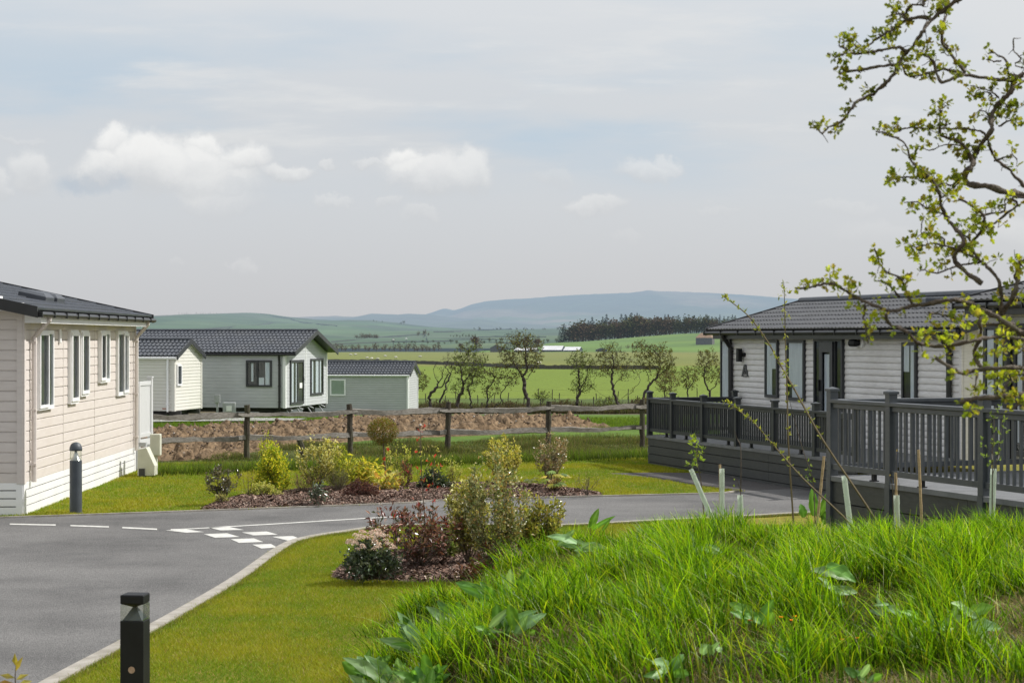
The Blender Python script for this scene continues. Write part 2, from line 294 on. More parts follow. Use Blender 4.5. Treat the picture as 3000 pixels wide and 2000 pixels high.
def make_world():
    w=bpy.data.worlds.new('World'); SC.world=w; w.use_nodes=True; nt=w.node_tree; L=nt.links
    bg=nt.nodes['Background']; bg.inputs['Strength'].default_value=.112
    sky=nd(nt,'ShaderNodeTexSky',sky_type='NISHITA'); sky.sun_disc=False; sky.sun_elevation=SUN_EL; sky.sun_rotation=SUN_AZ; sky.air_density=1.2; sky.dust_density=2.5
    tc=nd(nt,'ShaderNodeTexCoord'); sp=nd(nt,'ShaderNodeSeparateXYZ'); L.new(tc.outputs['Generated'],sp.inputs[0])
    def mth(op,a,b=None,clamp=False):
        n=nd(nt,'ShaderNodeMath',operation=op); n.use_clamp=clamp
        for i,x in enumerate((a,b)):
            if x is None: continue
            if isinstance(x,(int,float)): n.inputs[i].default_value=x
            else: L.new(x,n.inputs[i])
        return n.outputs[0]
    def rng(x,a,b,c,d,mode='SMOOTHSTEP'):
        n=nd(nt,'ShaderNodeMapRange',interpolation_type=mode,i_1=a,i_2=b,i_3=c,i_4=d); L.new(x,n.inputs[0]); return n.outputs[0]
    def mix(f,a,b):
        n=nd(nt,'ShaderNodeMix',data_type='RGBA'); n.clamp_factor=True
        for i,x in ((0,f),(6,a),(7,b)):
            if isinstance(x,tuple): n.inputs[i].default_value=(*x,1)
            elif isinstance(x,(int,float)): n.inputs[i].default_value=x
            else: L.new(x,n.inputs[i])
        return n.outputs[2]
    ya=mth('MAXIMUM',mth('ABSOLUTE',sp.outputs['Y']),.08)
    u=mth('DIVIDE',sp.outputs['X'],ya); v=mth('DIVIDE',sp.outputs['Z'],ya)
    cb=nd(nt,'ShaderNodeCombineXYZ'); L.new(u,cb.inputs[0]); L.new(v,cb.inputs[1]); uv=cb.outputs[0]
    def noise(vec,scale,detail=6,rough=.55,sc=(1,1,1),rot=0,loc=(0,0,0)):
        mp=nd(nt,'ShaderNodeMapping'); mp.inputs['Scale'].default_value=sc; mp.inputs['Rotation'].default_value=(0,0,rot); mp.inputs['Location'].default_value=loc; L.new(vec,mp.inputs[0])
        n=nd(nt,'ShaderNodeTexNoise',i_Scale=scale,i_Detail=detail,i_Roughness=rough); L.new(mp.outputs[0],n.inputs['Vector']); return n
    K=10.0
    def c(r,g,b): return (r*K,g*K,b*K)
    # high thin veil with bluer gaps
    veil=noise(uv,7,7,.5,(.55,2.6,1),.10).outputs['Fac']; fine=noise(uv,9,8,.6,(.8,5,1),.16,(3,1,0)).outputs['Fac']
    band=rng(v,.060,.105,0,1); band2=rng(v,.105,.17,1,.25); gap=mth('MULTIPLY',band,band2)
    low=rng(v,-.01,.085,0,1); 
    base=mix(low,c(.548,.552,.567),c(.59,.615,.65))
    base=mix(rng(v,.10,.20,0,1),base,c(.675,.69,.71))
    bl=mth('MULTIPLY',rng(veil,.43,.64,0,1),mth('ADD',mth('MULTIPLY',gap,.75),mth('MULTIPLY',band,.22)))
    base=mix(bl,base,c(.455,.56,.665))
    base=mix(mth('MULTIPLY',rng(fine,.5,.72,0,1),mth('MULTIPLY',band,.8)),base,c(.70,.705,.71))
    sunny=rng(u,-.05,.26,0,.35); base=mix(mth('MULTIPLY',sunny,rng(v,.03,.16,0,1)),base,c(.70,.70,.70))
    # the row of cumulus
    n1=noise(uv,22,3,.5); n2=noise(uv,75,5,.62)
    def sub5(n,amp):
        s=nd(nt,'ShaderNodeVectorMath',operation='SUBTRACT'); L.new(n.outputs['Color'],s.inputs[0]); s.inputs[1].default_value=(.5,.5,.5)
        m=nd(nt,'ShaderNodeVectorMath',operation='SCALE'); L.new(s.outputs[0],m.inputs[0]); m.inputs['Scale'].default_value=amp; return m.outputs[0]
    def vadd(a,b):
        s=nd(nt,'ShaderNodeVectorMath',operation='ADD'); L.new(a,s.inputs[0]); L.new(b,s.inputs[1]); return s.outputs[0]
    wv=vadd(vadd(uv,sub5(n1,.020)),sub5(n2,.015))
    blobs=[(340,420,78,62,1),(300,490,85,70,.9),(440,480,125,100,1),(590,432,78,60,1),(560,500,140,95,.9),(715,465,100,68,.95),(640,540,150,60,.6),(860,505,85,32,.75),(95,490,75,68,.7),(5,535,35,38,.6),
           (1185,464,66,54,1),(1250,510,140,72,.85),(1370,508,78,66,.8),(1090,480,70,18,.6),(968,483,26,20,.6),(980,605,60,22,.5),(1125,605,40,24,.45),(1220,640,62,26,.45),
           (1890,495,100,36,.62),(1960,480,50,30,.6),(1730,600,95,34,.62),(700,765,46,20,.4),(525,760,28,16,.3),(1620,515,60,30,.35),(2480,620,110,24,.35),(1830,710,50,26,.3),(2560,690,120,44,.32),(2110,615,70,18,.3),(2960,690,90,60,.5),(60,405,90,14,.4),(640,590,150,40,.4)]
    cov=None; shade=None
    for bx,by,rx,ry,al in blobs:
        s=nd(nt,'ShaderNodeVectorMath',operation='SUBTRACT'); L.new(wv,s.inputs[0]); s.inputs[1].default_value=((bx-CX)/F,(HY-by)/F,0)
        m=nd(nt,'ShaderNodeVectorMath',operation='MULTIPLY'); L.new(s.outputs[0],m.inputs[0]); m.inputs[1].default_value=(F/rx/1.25,F/ry/1.25,0)
        l=nd(nt,'ShaderNodeVectorMath',operation='LENGTH'); L.new(m.outputs[0],l.inputs[0])
        k=rng(l.outputs['Value'],1.04,.48,0,al); q=nd(nt,'ShaderNodeSeparateXYZ'); L.new(m.outputs[0],q.inputs[0])
        rel=mth('MULTIPLY',k,rng(q.outputs['Y'],-.75,.55,0,1))
        cov=k if cov is None else mth('MAXIMUM',cov,k); shade=rel if shade is None else mth('MAXIMUM',shade,rel)
    # grey blue cloud shadow under the biggest cumulus
    s=nd(nt,'ShaderNodeVectorMath',operation='SUBTRACT'); L.new(wv,s.inputs[0]); s.inputs[1].default_value=((290-CX)/F,(HY-530)/F,0)
    m=nd(nt,'ShaderNodeVectorMath',operation='MULTIPLY'); L.new(s.outputs[0],m.inputs[0]); m.inputs[1].default_value=(F/130,F/48,0)
    l=nd(nt,'ShaderNodeVectorMath',operation='LENGTH'); L.new(m.outputs[0],l.inputs[0])
    base=mix(rng(l.outputs['Value'],1.15,.2,0,.75),base,c(.36,.45,.56))
    ccol=mix(shade,c(.575,.59,.615),c(.86,.855,.845))
    front=rng(sp.outputs['Y'],.05,.2,0,1)
    lit=mix(mth('MULTIPLY',mth('MULTIPLY',cov,front),.93),base,ccol)
    el=rng(sp.outputs['Z'],.22,.55,0,1); bk=rng(sp.outputs['Y'],.25,-.35,0,1); gn=mth('ADD',mth('ADD',mth('MULTIPLY',el,.05),mth('MULTIPLY',bk,.05)),1.0)
    gv=nd(nt,'ShaderNodeVectorMath',operation='SCALE'); L.new(lit,gv.inputs[0]); L.new(gn,gv.inputs['Scale'])
    fin=mix(.9,sky.outputs[0],gv.outputs[0])
    L.new(fin,bg.inputs['Color'])
make_world()
SC.view_settings.view_transform='Standard'; SC.view_settings.look='None'; SC.view_settings.exposure=0
SC.cycles.use_denoising=True; SC.cycles.max_bounces=8; SC.cycles.transparent_max_bounces=12
# ------------------------------------------------------------------ geometry of the plots
def inside(poly, X, Y):
    r=np.zeros(X.shape,bool); n=len(poly)
    for i in range(n):
        x1,y1=poly[i][:2]; x2,y2=poly[(i+1)%n][:2]
        if y1==y2: continue
        c=((y1>Y)!=(y2>Y))&(X<(x2-x1)*(Y-y1)/(y2-y1)+x1); r^=c
    return r
def edge_dist(poly, X, Y):
    d=np.full(X.shape,1e9); n=len(poly)
    for i in range(n):
        x1,y1=poly[i][:2]; x2,y2=poly[(i+1)%n][:2]; L2=(x2-x1)**2+(y2-y1)**2+1e-12
        t=np.clip(((X-x1)*(x2-x1)+(Y-y1)*(y2-y1))/L2,0,1); d=np.minimum(d,np.hypot(X-x1-t*(x2-x1),Y-y1-t*(y2-y1)))
    return d
def smooth_line(pts, n=8):
    P=[Vector(p) for p in pts]; out=[]
    for i in range(len(P)-1):
        p0=P[max(i-1,0)];p1=P[i];p2=P[i+1];p3=P[min(i+2,len(P)-1)]
        for k in range(n):
            t=k/n; out.append(.5*((2*p1)+(p2-p0)*t+(2*p0-5*p1+4*p2-p3)*t*t+(3*p1-p0-3*p2+p3)*t*t*t))
    return out+[P[-1]]
near_px=[(-420,2330),(-150,2165),(133,2000),(431,1841),(658,1711),(811,1607),(885,1579),(1000,1560),(1130,1543),(1300,1540),(1450,1540),(1640,1541),(1900,1528),(2203,1513),(2323,1506),(2700,1490)]
far_px=[(-900,1545),(-400,1531),(0,1519),(337,1508),(587,1499),(1000,1484),(1200,1475.5),(1324,1467),(1799,1455),(2100,1447),(2187,1439),(2420,1428),(2750,1418)]
NEAR=smooth_line([G(*p) for p in near_px],6); FAR=smooth_line([G(*p) for p in far_px],6)
road_poly=[Vector((-14,9,0)),Vector((-5.2,9,0))]+NEAR+FAR[::-1]+[Vector((-22,29.5,0)),Vector((-22,9,0))]
drive_poly=[G(*p) for p in [(1772,1386.5),(1900,1399),(2050,1424),(2150,1436),(2187,1439.5),(2420,1428.5),(2750,1419),(2423,1416),(2250,1401),(2150,1392),(2050,1385),(1900,1384)]]
near_lawn=NEAR+[Vector((12,24,0)),Vector((12,8,0)),Vector((-3.2,8,0))]
far_lawn=FAR+[Vector((9,44,0)),Vector((4,44.5,0)),Vector((-8,42,0)),Vector((-22,40,0))]
nb_px=[(966,1692),(990,1668),(1040,1648),(1120,1630),(1250,1615),(1420,1604),(1560,1600),(1620,1618),(1610,1655),(1540,1690),(1440,1704),(1300,1708),(1130,1704),(1020,1704)]
fb_px=[(583,1494),(620,1478),(690,1458),(800,1448),(930,1437),(1100,1427),(1300,1424),(1480,1424),(1600,1428),(1700,1440),(1768,1451),(1600,1459),(1330,1465),(1200,1473),(1000,1482),(800,1490),(640,1496)]
near_bed=smooth_line([G(*p) for p in nb_px+nb_px[:1]],5)[:-1]; far_bed=smooth_line([G(*p) for p in fb_px+fb_px[:1]],5)[:-1]
def sheet(name, poly, z, mat):
    bm=bmesh.new(); vs=[bm.verts.new((p[0],p[1],z)) for p in poly]; f=bm.faces.new(vs); f.normal_update()
    if f.normal.z<0: f.normal_flip()
    bmesh.ops.triangulate(bm,faces=[f]); me=bpy.data.meshes.new(name); bm.to_mesh(me); bm.free(); me.materials.append(mat)
    o=bpy.data.objects.new(name,me); COL.objects.link(o); return o
# ------------------------------------------------------------------ ground sheet
fence_y=lambda x: 43.5+(x+5.8)*.557
def gcol(x,y):
    w=mn.noise(Vector((x*.35,y*.2,0))); w2=mn.noise(Vector((x*.06,y*.03,5)))
    if y<40+0*w or (y<fence_y(x)-4.6+w*.8):
        if x>-1.2 and mound(x,y)>.05:
            k=max(0,min(1,.5+2.2*mn.noise(Vector((x*.8,y*.5,9))))); return (.028+.11*k*k,.036+.065*k*k,.012+.04*k*k)
        k=.5+.5*w; return (.15+.06*k,.15+.02*k,.018)
    if y<fence_y(x)+4: return (.075+.02*w,.09+.03*w,.02)
    if y<104+4*w2: return (.075+.02*w,.135+.02*w,.015)
    if y<132: return (.09,.075,.045)
    if y<150+5*w2: return (.075+.03*w,.062+.02*w,.032)
    if y<185+14*w2: return (.065+.02*w2,.095+.03*w2,.02)
    if y<640+20*w2: k=.5+.5*mn.noise(Vector((x*.02,y*.008,2))); return (.105+.04*k,.165+.025*k,.020)
    if y<1340: k=.5+.5*mn.noise(Vector((x*.012,y*.004,3))); return (.12+.05*k,.145+.03*k,.032)
    return (.11,.16,.06)
def make_ground():
    xs=[0.]; st=.22
    while xs[-1]<9000:
        xs.append(xs[-1]+st)
        if xs[-1]>7: st*=1.09
    xs=sorted([-x for x in xs[1:]]+xs)
    ys=[-30,-20,-10,-4,0]; y=0; 
    while ys[-1]<24: ys.append(ys[-1]+.22)
    st=.25
    while ys[-1]<30000:
        ys.append(ys[-1]+st); st=max(st,.0085*ys[-1]) if ys[-1]>60 else .3
        if ys[-1]>1500: st*=1.4
    V=[];C=[]
    for yy in ys:
        for xx in xs:
            z=tz(xx,yy)
            if yy>52: z+=.06*mn.noise(Vector((xx*.3,yy*.3,1)))*min(1,(yy-52)/20)+(.35*mn.noise(Vector((xx*.02,yy*.01,4))) if yy>200 else 0)
            V.append((xx,yy,z)); C.append(gcol(xx,yy))
    nx=len(xs); ny=len(ys); I=np.arange(nx*ny).reshape(ny,nx)
    Q=np.stack([I[:-1,:-1],I[:-1,1:],I[1:,1:],I[1:,:-1]],-1).reshape(-1,4)
    o=np_mesh('ground',np.array(V),Q,np.array(C),M['ground']); o.data.polygons.foreach_set('use_smooth',[True]*len(o.data.polygons)); tag(o,kind='structure')
make_ground()
tag(sheet('road',road_poly,.008,M['asphalt']),kind='structure')
tag(sheet('driveway',drive_poly,.004,M['drive']),kind='structure')
def strip(name,line,w,z0,z1,mat,side=1):
    mb=MB(); pts=[Vector((p[0],p[1],0)) for p in line]
    L=[];Rr=[]
    for i,p in enumerate(pts):
        t=(pts[min(i+1,len(pts)-1)]-pts[max(i-1,0)]).normalized(); n=Vector((t.y,-t.x,0))*side; L.append(p); Rr.append(p+n*w)
    vs=[];fs=[]
    for a,b in zip(L,Rr): vs+=[(a.x,a.y,z0),(a.x,a.y,z1),(b.x,b.y,z1),(b.x,b.y,z0)]
    for i in range(len(L)-1):
        for k in range(3): fs.append((i*4+k,i*4+k+1,(i+1)*4+k+1,(i+1)*4+k))
    mb.add(vs,fs); o=mb.build(name,mat); return tag(o,kind='structure')
strip('kerb',NEAR,.13,-.02,.035,M['kerb'],1)
strip('kerb',FAR[:60],.06,-.02,.03,M['kerb'],-1)
# painted lines
mk=[[(28,1535),(163,1537.5),(163,1541.5),(28,1538.5)],[(206,1539.5),(319,1543),(319,1547),(206,1543)],[(358,1545),(460,1550),(460,1554),(358,1549)],
    [(484,1554.5),(546,1551.5),(598,1560.5),(548,1563)],
    [(610,1546),(672,1544.5),(715,1554.5),(645,1556)],[(709,1560.5),(781,1557.5),(814,1568),(742,1571)],[(797,1573.5),(858,1570.5),(878,1580),(848,1588)],
    [(597,1565.5),(665,1562.5),(702,1575),(630,1578)],[(676,1580.5),(744,1577.5),(771,1590),(700,1593)],[(739,1596.5),(793,1594),(812,1606),(766,1610)]]
mb=MB()
for poly in mk:
    cy_=sum(p[1] for p in poly)/len(poly); pts=[G(px,cy_+(py-cy_)*(.86 if cy_>1550 else 1)) for px,py in poly]; mb.add([(p.x,p.y,.0125) for p in pts],[tuple(range(len(pts)))])
ln=smooth_line([G(*p) for p in [(500,1552.5),(560,1550.5),(640,1545.8),(714,1541.5),(850,1533.5),(1000,1524),(1130,1516.5),(1250,1511)]],5)
for a,b in zip(ln[:-1],ln[1:]):
    t=(b-a).normalized(); n=Vector((-t.y,t.x,0))*.055; mb.add([(a.x-n.x,a.y-n.y,.0125),(b.x-n.x,b.y-n.y,.0125),(b.x+n.x,b.y+n.y,.0125),(a.x+n.x,a.y+n.y,.0125)],[(0,1,2,3)])
tag(mb.build('road_marking',M['paint_line']),kind='structure')
# small pebbles on the tarmac are left to the material
# ------------------------------------------------------------------ planting beds
def bed(name, poly, chips, seed):
    rng=np.random.default_rng(seed); P=np.array([p[:2] for p in poly]); x0,y0=P.min(0)-.1; x1,y1=P.max(0)+.1; s=.07
    xs=np.arange(x0,x1,s); ys=np.arange(y0,y1,s*1.4); X,Y=np.meshgrid(xs,ys); inn=inside(poly,X,Y); D=edge_dist(poly,X,Y)
    Z=np.where(inn,.012+.08*np.clip(D/.45,0,1),-.03)
    nz=np.vectorize(lambda a,b: mn.noise(Vector((a*3.1,b*3.1,seed)))+.6*mn.noise(Vector((a*9,b*9,seed))))(X,Y); Z=Z+np.where(inn,.028*nz*np.clip(D/.15,0,1),0)
    I=np.arange(X.size).reshape(X.shape); Q=np.stack([I[:-1,:-1],I[:-1,1:],I[1:,1:],I[1:,:-1]],-1).reshape(-1,4)
    near=(inn|(D<s*1.5)).ravel(); Q=Q[near[Q].all(1)]
    o=np_mesh(name,np.stack([X.ravel(),Y.ravel(),Z.ravel()],1),Q,np.full((X.size,3),.1),M['mulch_base']); tag(o,kind='structure')
    n=int(chips*2.2); cx=rng.uniform(x0,x1,n); cy=rng.uniform(y0,y1,n); k=inside(poly,cx,cy)&(rng.random(n)<.2+np.clip(edge_dist(poly,cx,cy)/.15,0,1)); cx=cx[k][:chips]; cy=cy[k][:chips]; n=len(cx)
    cz=.012+.08*np.clip(edge_dist(poly,cx,cy)/.45,0,1)+.008+rng.uniform(-.008,.016,n)
    th=rng.uniform(0,6.28,n); L=rng.uniform(.006,.021,n)*(1+1.4*(rng.random(n)<.05)); w=L*rng.uniform(.25,.6,n); tl=rng.uniform(-.7,.7,n); tr=rng.uniform(-.8,.8,n)
    ax=np.stack([np.cos(th)*np.cos(tl),np.sin(th)*np.cos(tl),np.sin(tl)],1)*L[:,None]; bx=np.stack([-np.sin(th)*np.cos(tr),np.cos(th)*np.cos(tr),np.sin(tr)],1)*w[:,None]; c=np.stack([cx,cy,cz],1)
    V=np.stack([c-ax-bx,c+ax-bx,c+ax+bx,c-ax+bx],1).reshape(-1,3); Q=np.arange(4*n).reshape(n,4)
    pal=np.array([(.19,.115,.085),(.12,.075,.058),(.29,.195,.15),(.45,.35,.28),(.06,.04,.032),(.24,.15,.115)]); C=pal[rng.choice(6,n,p=[.25,.25,.17,.08,.12,.13])]*rng.uniform(.7,1.25,n)[:,None]
    o=np_mesh('bark_mulch',V,Q,np.repeat(C,4,0),M['mulch_chip']); tag(o,'loose brown bark chips covering a planting bed','mulch',kind='stuff')
    return o
o=bed('mulch_bed',near_bed,42000,3); o['label']='loose brown bark chips in the near planting bed on the lawn'
o=bed('mulch_bed',far_bed,60000,4); o['label']='loose brown bark chips in the long planting bed across the road'
# ------------------------------------------------------------------ ploughed soil
def soil():
    b=[G(*p) for p in [(250,1352),(450,1351),(620,1347),(740,1325),(860,1308),(1000,1293),(1160,1279),(1480,1264),(1700,1247)]]
    t=[W(px,py,d) for px,py,d in [(1800,1238,61),(1650,1231,62),(1480,1226,62),(1180,1214,63),(1000,1222,62),(880,1232,61),(640,1236,60),(480,1248,58),(250,1252,58)]]
    poly=smooth_line([Vector((p.x,p.y,0)) for p in b+t+b[:1]],4)[:-1]
    P=np.array([p[:2] for p in poly]); x0,y0=P.min(0)-.3; x1,y1=P.max(0)+.3
    X,Y=np.meshgrid(np.arange(x0,x1,.05),np.arange(y0,y1,.11)); inn=inside(poly,X,Y); D=edge_dist(poly,X,Y)
    def h(a,b):
        v=Vector((a*1.0,b*1.0,2)); r=.5*mn.noise(v*.7)+.5*mn.noise(v*2.1); cl=abs(mn.noise(v*2.6)); cl2=abs(mn.noise(v*5.7+Vector((5,2,1)))); c3=mn.noise(v*11)
        return .06*r+.30*(cl-.25)+.24*(cl2-.25)+.07*c3
    N=np.vectorize(h)(X,Y); base=np.vectorize(tz)(X,Y)
    lift=.30*np.clip((X+9)/5,.25,1)*np.clip((Y-47)/13,0,1)
    Z=base+np.where(inn,np.clip(D/.7,0,1)*(lift+.05)+N*np.clip(D/.35,0,1)+.01,-.15)
    I=np.arange(X.size).reshape(X.shape); Q=np.stack([I[:-1,:-1],I[:-1,1:],I[1:,1:],I[1:,:-1]],-1).reshape(-1,4); k=(inn|(D<.2)).ravel(); Q=Q[k[Q].all(1)]
    o=np_mesh('soil',np.stack([X.ravel(),Y.ravel(),Z.ravel()],1),Q,np.full((X.size,3),.2),M['soil']); tag(o,kind='structure')
    rng=np.random.default_rng(8); mb=MB(); k=np.flatnonzero((inn&(D>.3)).ravel()); 
    for i in rng.choice(k,2600):
        p=Vector((X.ravel()[i],Y.ravel()[i],Z.ravel()[i])); r=rng.uniform(.012,.045)*(1.6 if rng.random()<.06 else 1); q=[p+Vector((a*r*rng.uniform(.7,1.3),b*r*rng.uniform(.7,1.3),r*.4+e*r*rng.uniform(.6,1.1))) for a,b,e in ((0,0,1),(1,0,0),(0,1,.1),(-1,0,0),(0,-1,.1),(0,0,-1))]
        g=rng.choice([0,1,2],p=[.62,.31,.07]); c=[(.12,.085,.06),(.21,.155,.11),(.38,.35,.31)][g]
        mb.add(q,[(0,1,2),(0,2,3),(0,3,4),(0,4,1),(5,2,1),(5,3,2),(5,4,3),(5,1,4)],c)
    o=mb.build('soil_clods',M['mulch_chip']); tag(o,'lumps and stones scattered over the bare ploughed soil','clods',kind='stuff')
    return poly
SOIL=soil()
# gravel pad strip by the caravans
gp=[W(px,py,d) for px,py,d in [(300,1246,64),(520,1236,65.5),(640,1231,66),(860,1228,66.5),(900,1222,69),(640,1219,71),(300,1222,72)]]
o=sheet('gravel_path',[(p.x,p.y) for p in gp],0,M['gravel'])
for v in o.data.vertices: v.co.z=tz(v.co.x,v.co.y)+.09
tag(o,kind='structure')
# ------------------------------------------------------------------ hills
def hill(name, sil, d1, d0, y0px, cols, nz=1., pitch=1.0, seed=1, rows=40):
    P=np.array(sil,float); pxs=np.linspace(P[0,0],P[-1,0],int((P[-1,0]-P[0,0])/9)); top=np.interp(pxs,P[:,0],P[:,1])
    V=[];C=[]
    for j in range(rows+5):
        t=min(1,j/(rows-1)); d=d0+(d1-d0)*j/(rows-1)
        for i,px in enumerate(pxs):
            x=(px-CX)*d1/F*(1 if True else 0); 
            zt=H-(top[i]-HY)*d1/F; zb=H-(y0px-HY)*d0/F
            tt=t**pitch; z=zb+(zt-zb)*tt
            if j>=rows: z=zt-(j-rows+1)*(abs(zt)*.25+4)
            elif 0<j<rows-1: z+=nz*mn.fractal(Vector((x*.004,d*.003,seed)),1.,2.,4)*math.sin(math.pi*t)
            elif j==rows-1: z+=nz*.12*mn.noise(Vector((x*.02,0,seed)))
            V.append((x,d,z)); C.append(cols(x,d,t,px))
    nx=len(pxs); ny=rows+5; I=np.arange(nx*ny).reshape(ny,nx); Q=np.stack([I[:-1,:-1],I[:-1,1:],I[1:,1:],I[1:,:-1]],-1).reshape(-1,4)
    o=np_mesh(name,np.array(V),Q,np.array(C),M['hill']); o.data.polygons.foreach_set('use_smooth',[True]*len(o.data.polygons)); tag(o,kind='structure'); return o
def n2(x,y,s,k=0): return mn.noise(Vector((x*s,y*s,k)))
def field_cell(x,d,sx,sd):
    a=math.floor((x+40*n2(x,d,.003))/sx); b=math.floor((d+60*n2(x,d,.002,3))/sd); return random.Random(a*7919+b*104729).random()
def c_moor(x,d,t,px):
    k=.5+.5*n2(x,d,.0012); k2=max(0,n2(x,d*.35,.0011,8)-.05)*5; 
    if t<.35 and n2(x,d,.002,4)>-.25: return (.09+.03*k,.14,.06)
    return (.08+.09*k2,.085+.05*k2+.03*k,.06+.035*k2)
def c_green(x,d,t,px):
    r=field_cell(x,d,150,330); m=sstep(650,520,px)*sstep(.35,.6,t)
    r2=field_cell(x+999,d+500,210,420); g=(.045+.03*r,.088+.035*r-.02*r2,.042+.014*r); b=(.085,.082,.055)
    sh=1+.35*n2(x,d,.0016,11)+.18*n2(x,d,.008,12)
    return tuple((g[i]*(1-m)+b[i]*m)*sh for i in range(3))
def c_valley(x,d,t,px):
    r=field_cell(x,d,90,260); return (.06+.04*r,.10+.035*r,.04+.02*r)
big=[(1190,945),(1235,926),(1255,920),(1285,908),(1303,903),(1330,909),(1355,902),(1380,892),(1425,882),(1480,877),(1548,874),(1620,868),(1701,863),(1780,860),(1854,857),(1880,853),(1900,850),(1930,853),(1985,854),(2007,855),(2060,857),(2122,860),(2200,865),(2300,873),(2400,880),(2600,890),(2900,915),(3200,930)]
hill('far_mountain',big,15000,9500,985,c_moor,nz=26,pitch=.9,seed=3)
hill('far_hills',[(500,940),(700,934),(820,928),(860,929),(920,927),(981,925),(1040,928),(1089,918),(1120,920),(1165,921),(1200,919),(1260,921),(1330,930),(1450,940),(1700,950)],11000,8000,985,c_moor,nz=16,seed=9)
hill('mountain_spur',[(1150,962),(1230,950),(1320,944),(1370,939),(1395,934),(1420,936),(1470,945),(1560,950),(1800,958),(2300,962)],9300,7600,992,c_moor,nz=12,seed=6)
lefth=[(-700,945),(0,935),(300,928),(454,925),(522,922),(600,923),(650,922),(706,916),(744,916),(790,920),(829,926),(860,930),(890,932),(930,936),(974,938),(1030,937),(1089,938),(1130,942),(1165,945),(1257,957),(1395,964),(1548,964),(1663,960),(1800,962),(2200,965),(2600,968)]
hill('green_hill',lefth,5200,1900,1012,c_green,nz=7,pitch=.85,seed=2,rows=60)
hill('valley_slope',[(500,1003),(900,1000),(1100,996),(1300,991),(1450,985),(1600,983),(1750,984),(2000,985)],2600,1750,1020,c_valley,nz=2,seed=5,rows=24)
def c_field(x,d,t,px): k=.5+.5*n2(x,d,.01); return (.08+.03*k,.155+.02*k,.022) 
hill('wood_field',[(1420,1024),(1500,1020),(1560,1013),(1608,1005),(1650,1003),(1700,1001),(1786,994),(1880,986),(1988,978),(2044,976),(2130,973),(2300,970),(2700,968)],2000,1320,1034,c_field,nz=.6,seed=12,rows=30)
# ------------------------------------------------------------------ lodges and caravans
def clad(mb, Fr, span, z0, z1, pitch, prof, curved=False, o=0.0):
    """horizontal boards; span(z)->(a0,a1)"""
    z=z0; 
    while z<z1-1e-4:
        zt=min(z+pitch,z1)
        if curved:
            lv=[(0,.35),(.18,.95),(.45,1.),(.8,.62),(1.,.05)]
        else: lv=[(0,.75),(.06,1.),(.88,.85),(.93,0.),(1.,0.)]
        pv=None
        for t,k in lv:
            zz=z+(zt-z)*t; a0,a1=span(zz)
            cur=(Fr.p(a0,zz,o+prof*k),Fr.p(a1,zz,o+prof*k))
            if pv and a1-a0>1e-3: mb.add([pv[0],pv[1],cur[1],cur[0]],[(0,1,2,3)])
            pv=cur
        z=zt
def roof_sheet(mb, P0, e, s, L, S, pitch, row, amp, step):
    """profiled tile sheet from the eave corner P0: e along, s up the slope"""
    e=Vector(e).normalized(); s=Vector(s).normalized(); n=e.cross(s); 
    if n.z<0: n=-n
    nu=max(2,int(L/pitch)); sub=6; us=[]; 
    for i in range(nu*sub+1):
        t=(i%sub)/sub; us.append((i/(nu*sub)*L, amp*(max(0,math.sin(2*math.pi*t))**.8*1.0 if t<.5 else -.25*math.sin(2*math.pi*(t-.5)))))
    nr=max(1,round(S/row)); rows=[]
    for j in range(nr): rows+= [(j/nr*S, 0.0),(j/nr*S,step),((j+1)/nr*S-.012,.003)]
    V=[];Fc=[]
    for r,h in rows:
        for u,a in us: V.append(P0+e*u+s*r+n*(a*(1 if h else .0)+h if h else -.005))
    nx=len(us)
    for j in range(len(rows)-1):
        for i in range(nx-1): Fc.append((j*nx+i,j*nx+i+1,(j+1)*nx+i+1,(j+1)*nx+i))
    mb.add(V,Fc)
class Lodge: pass
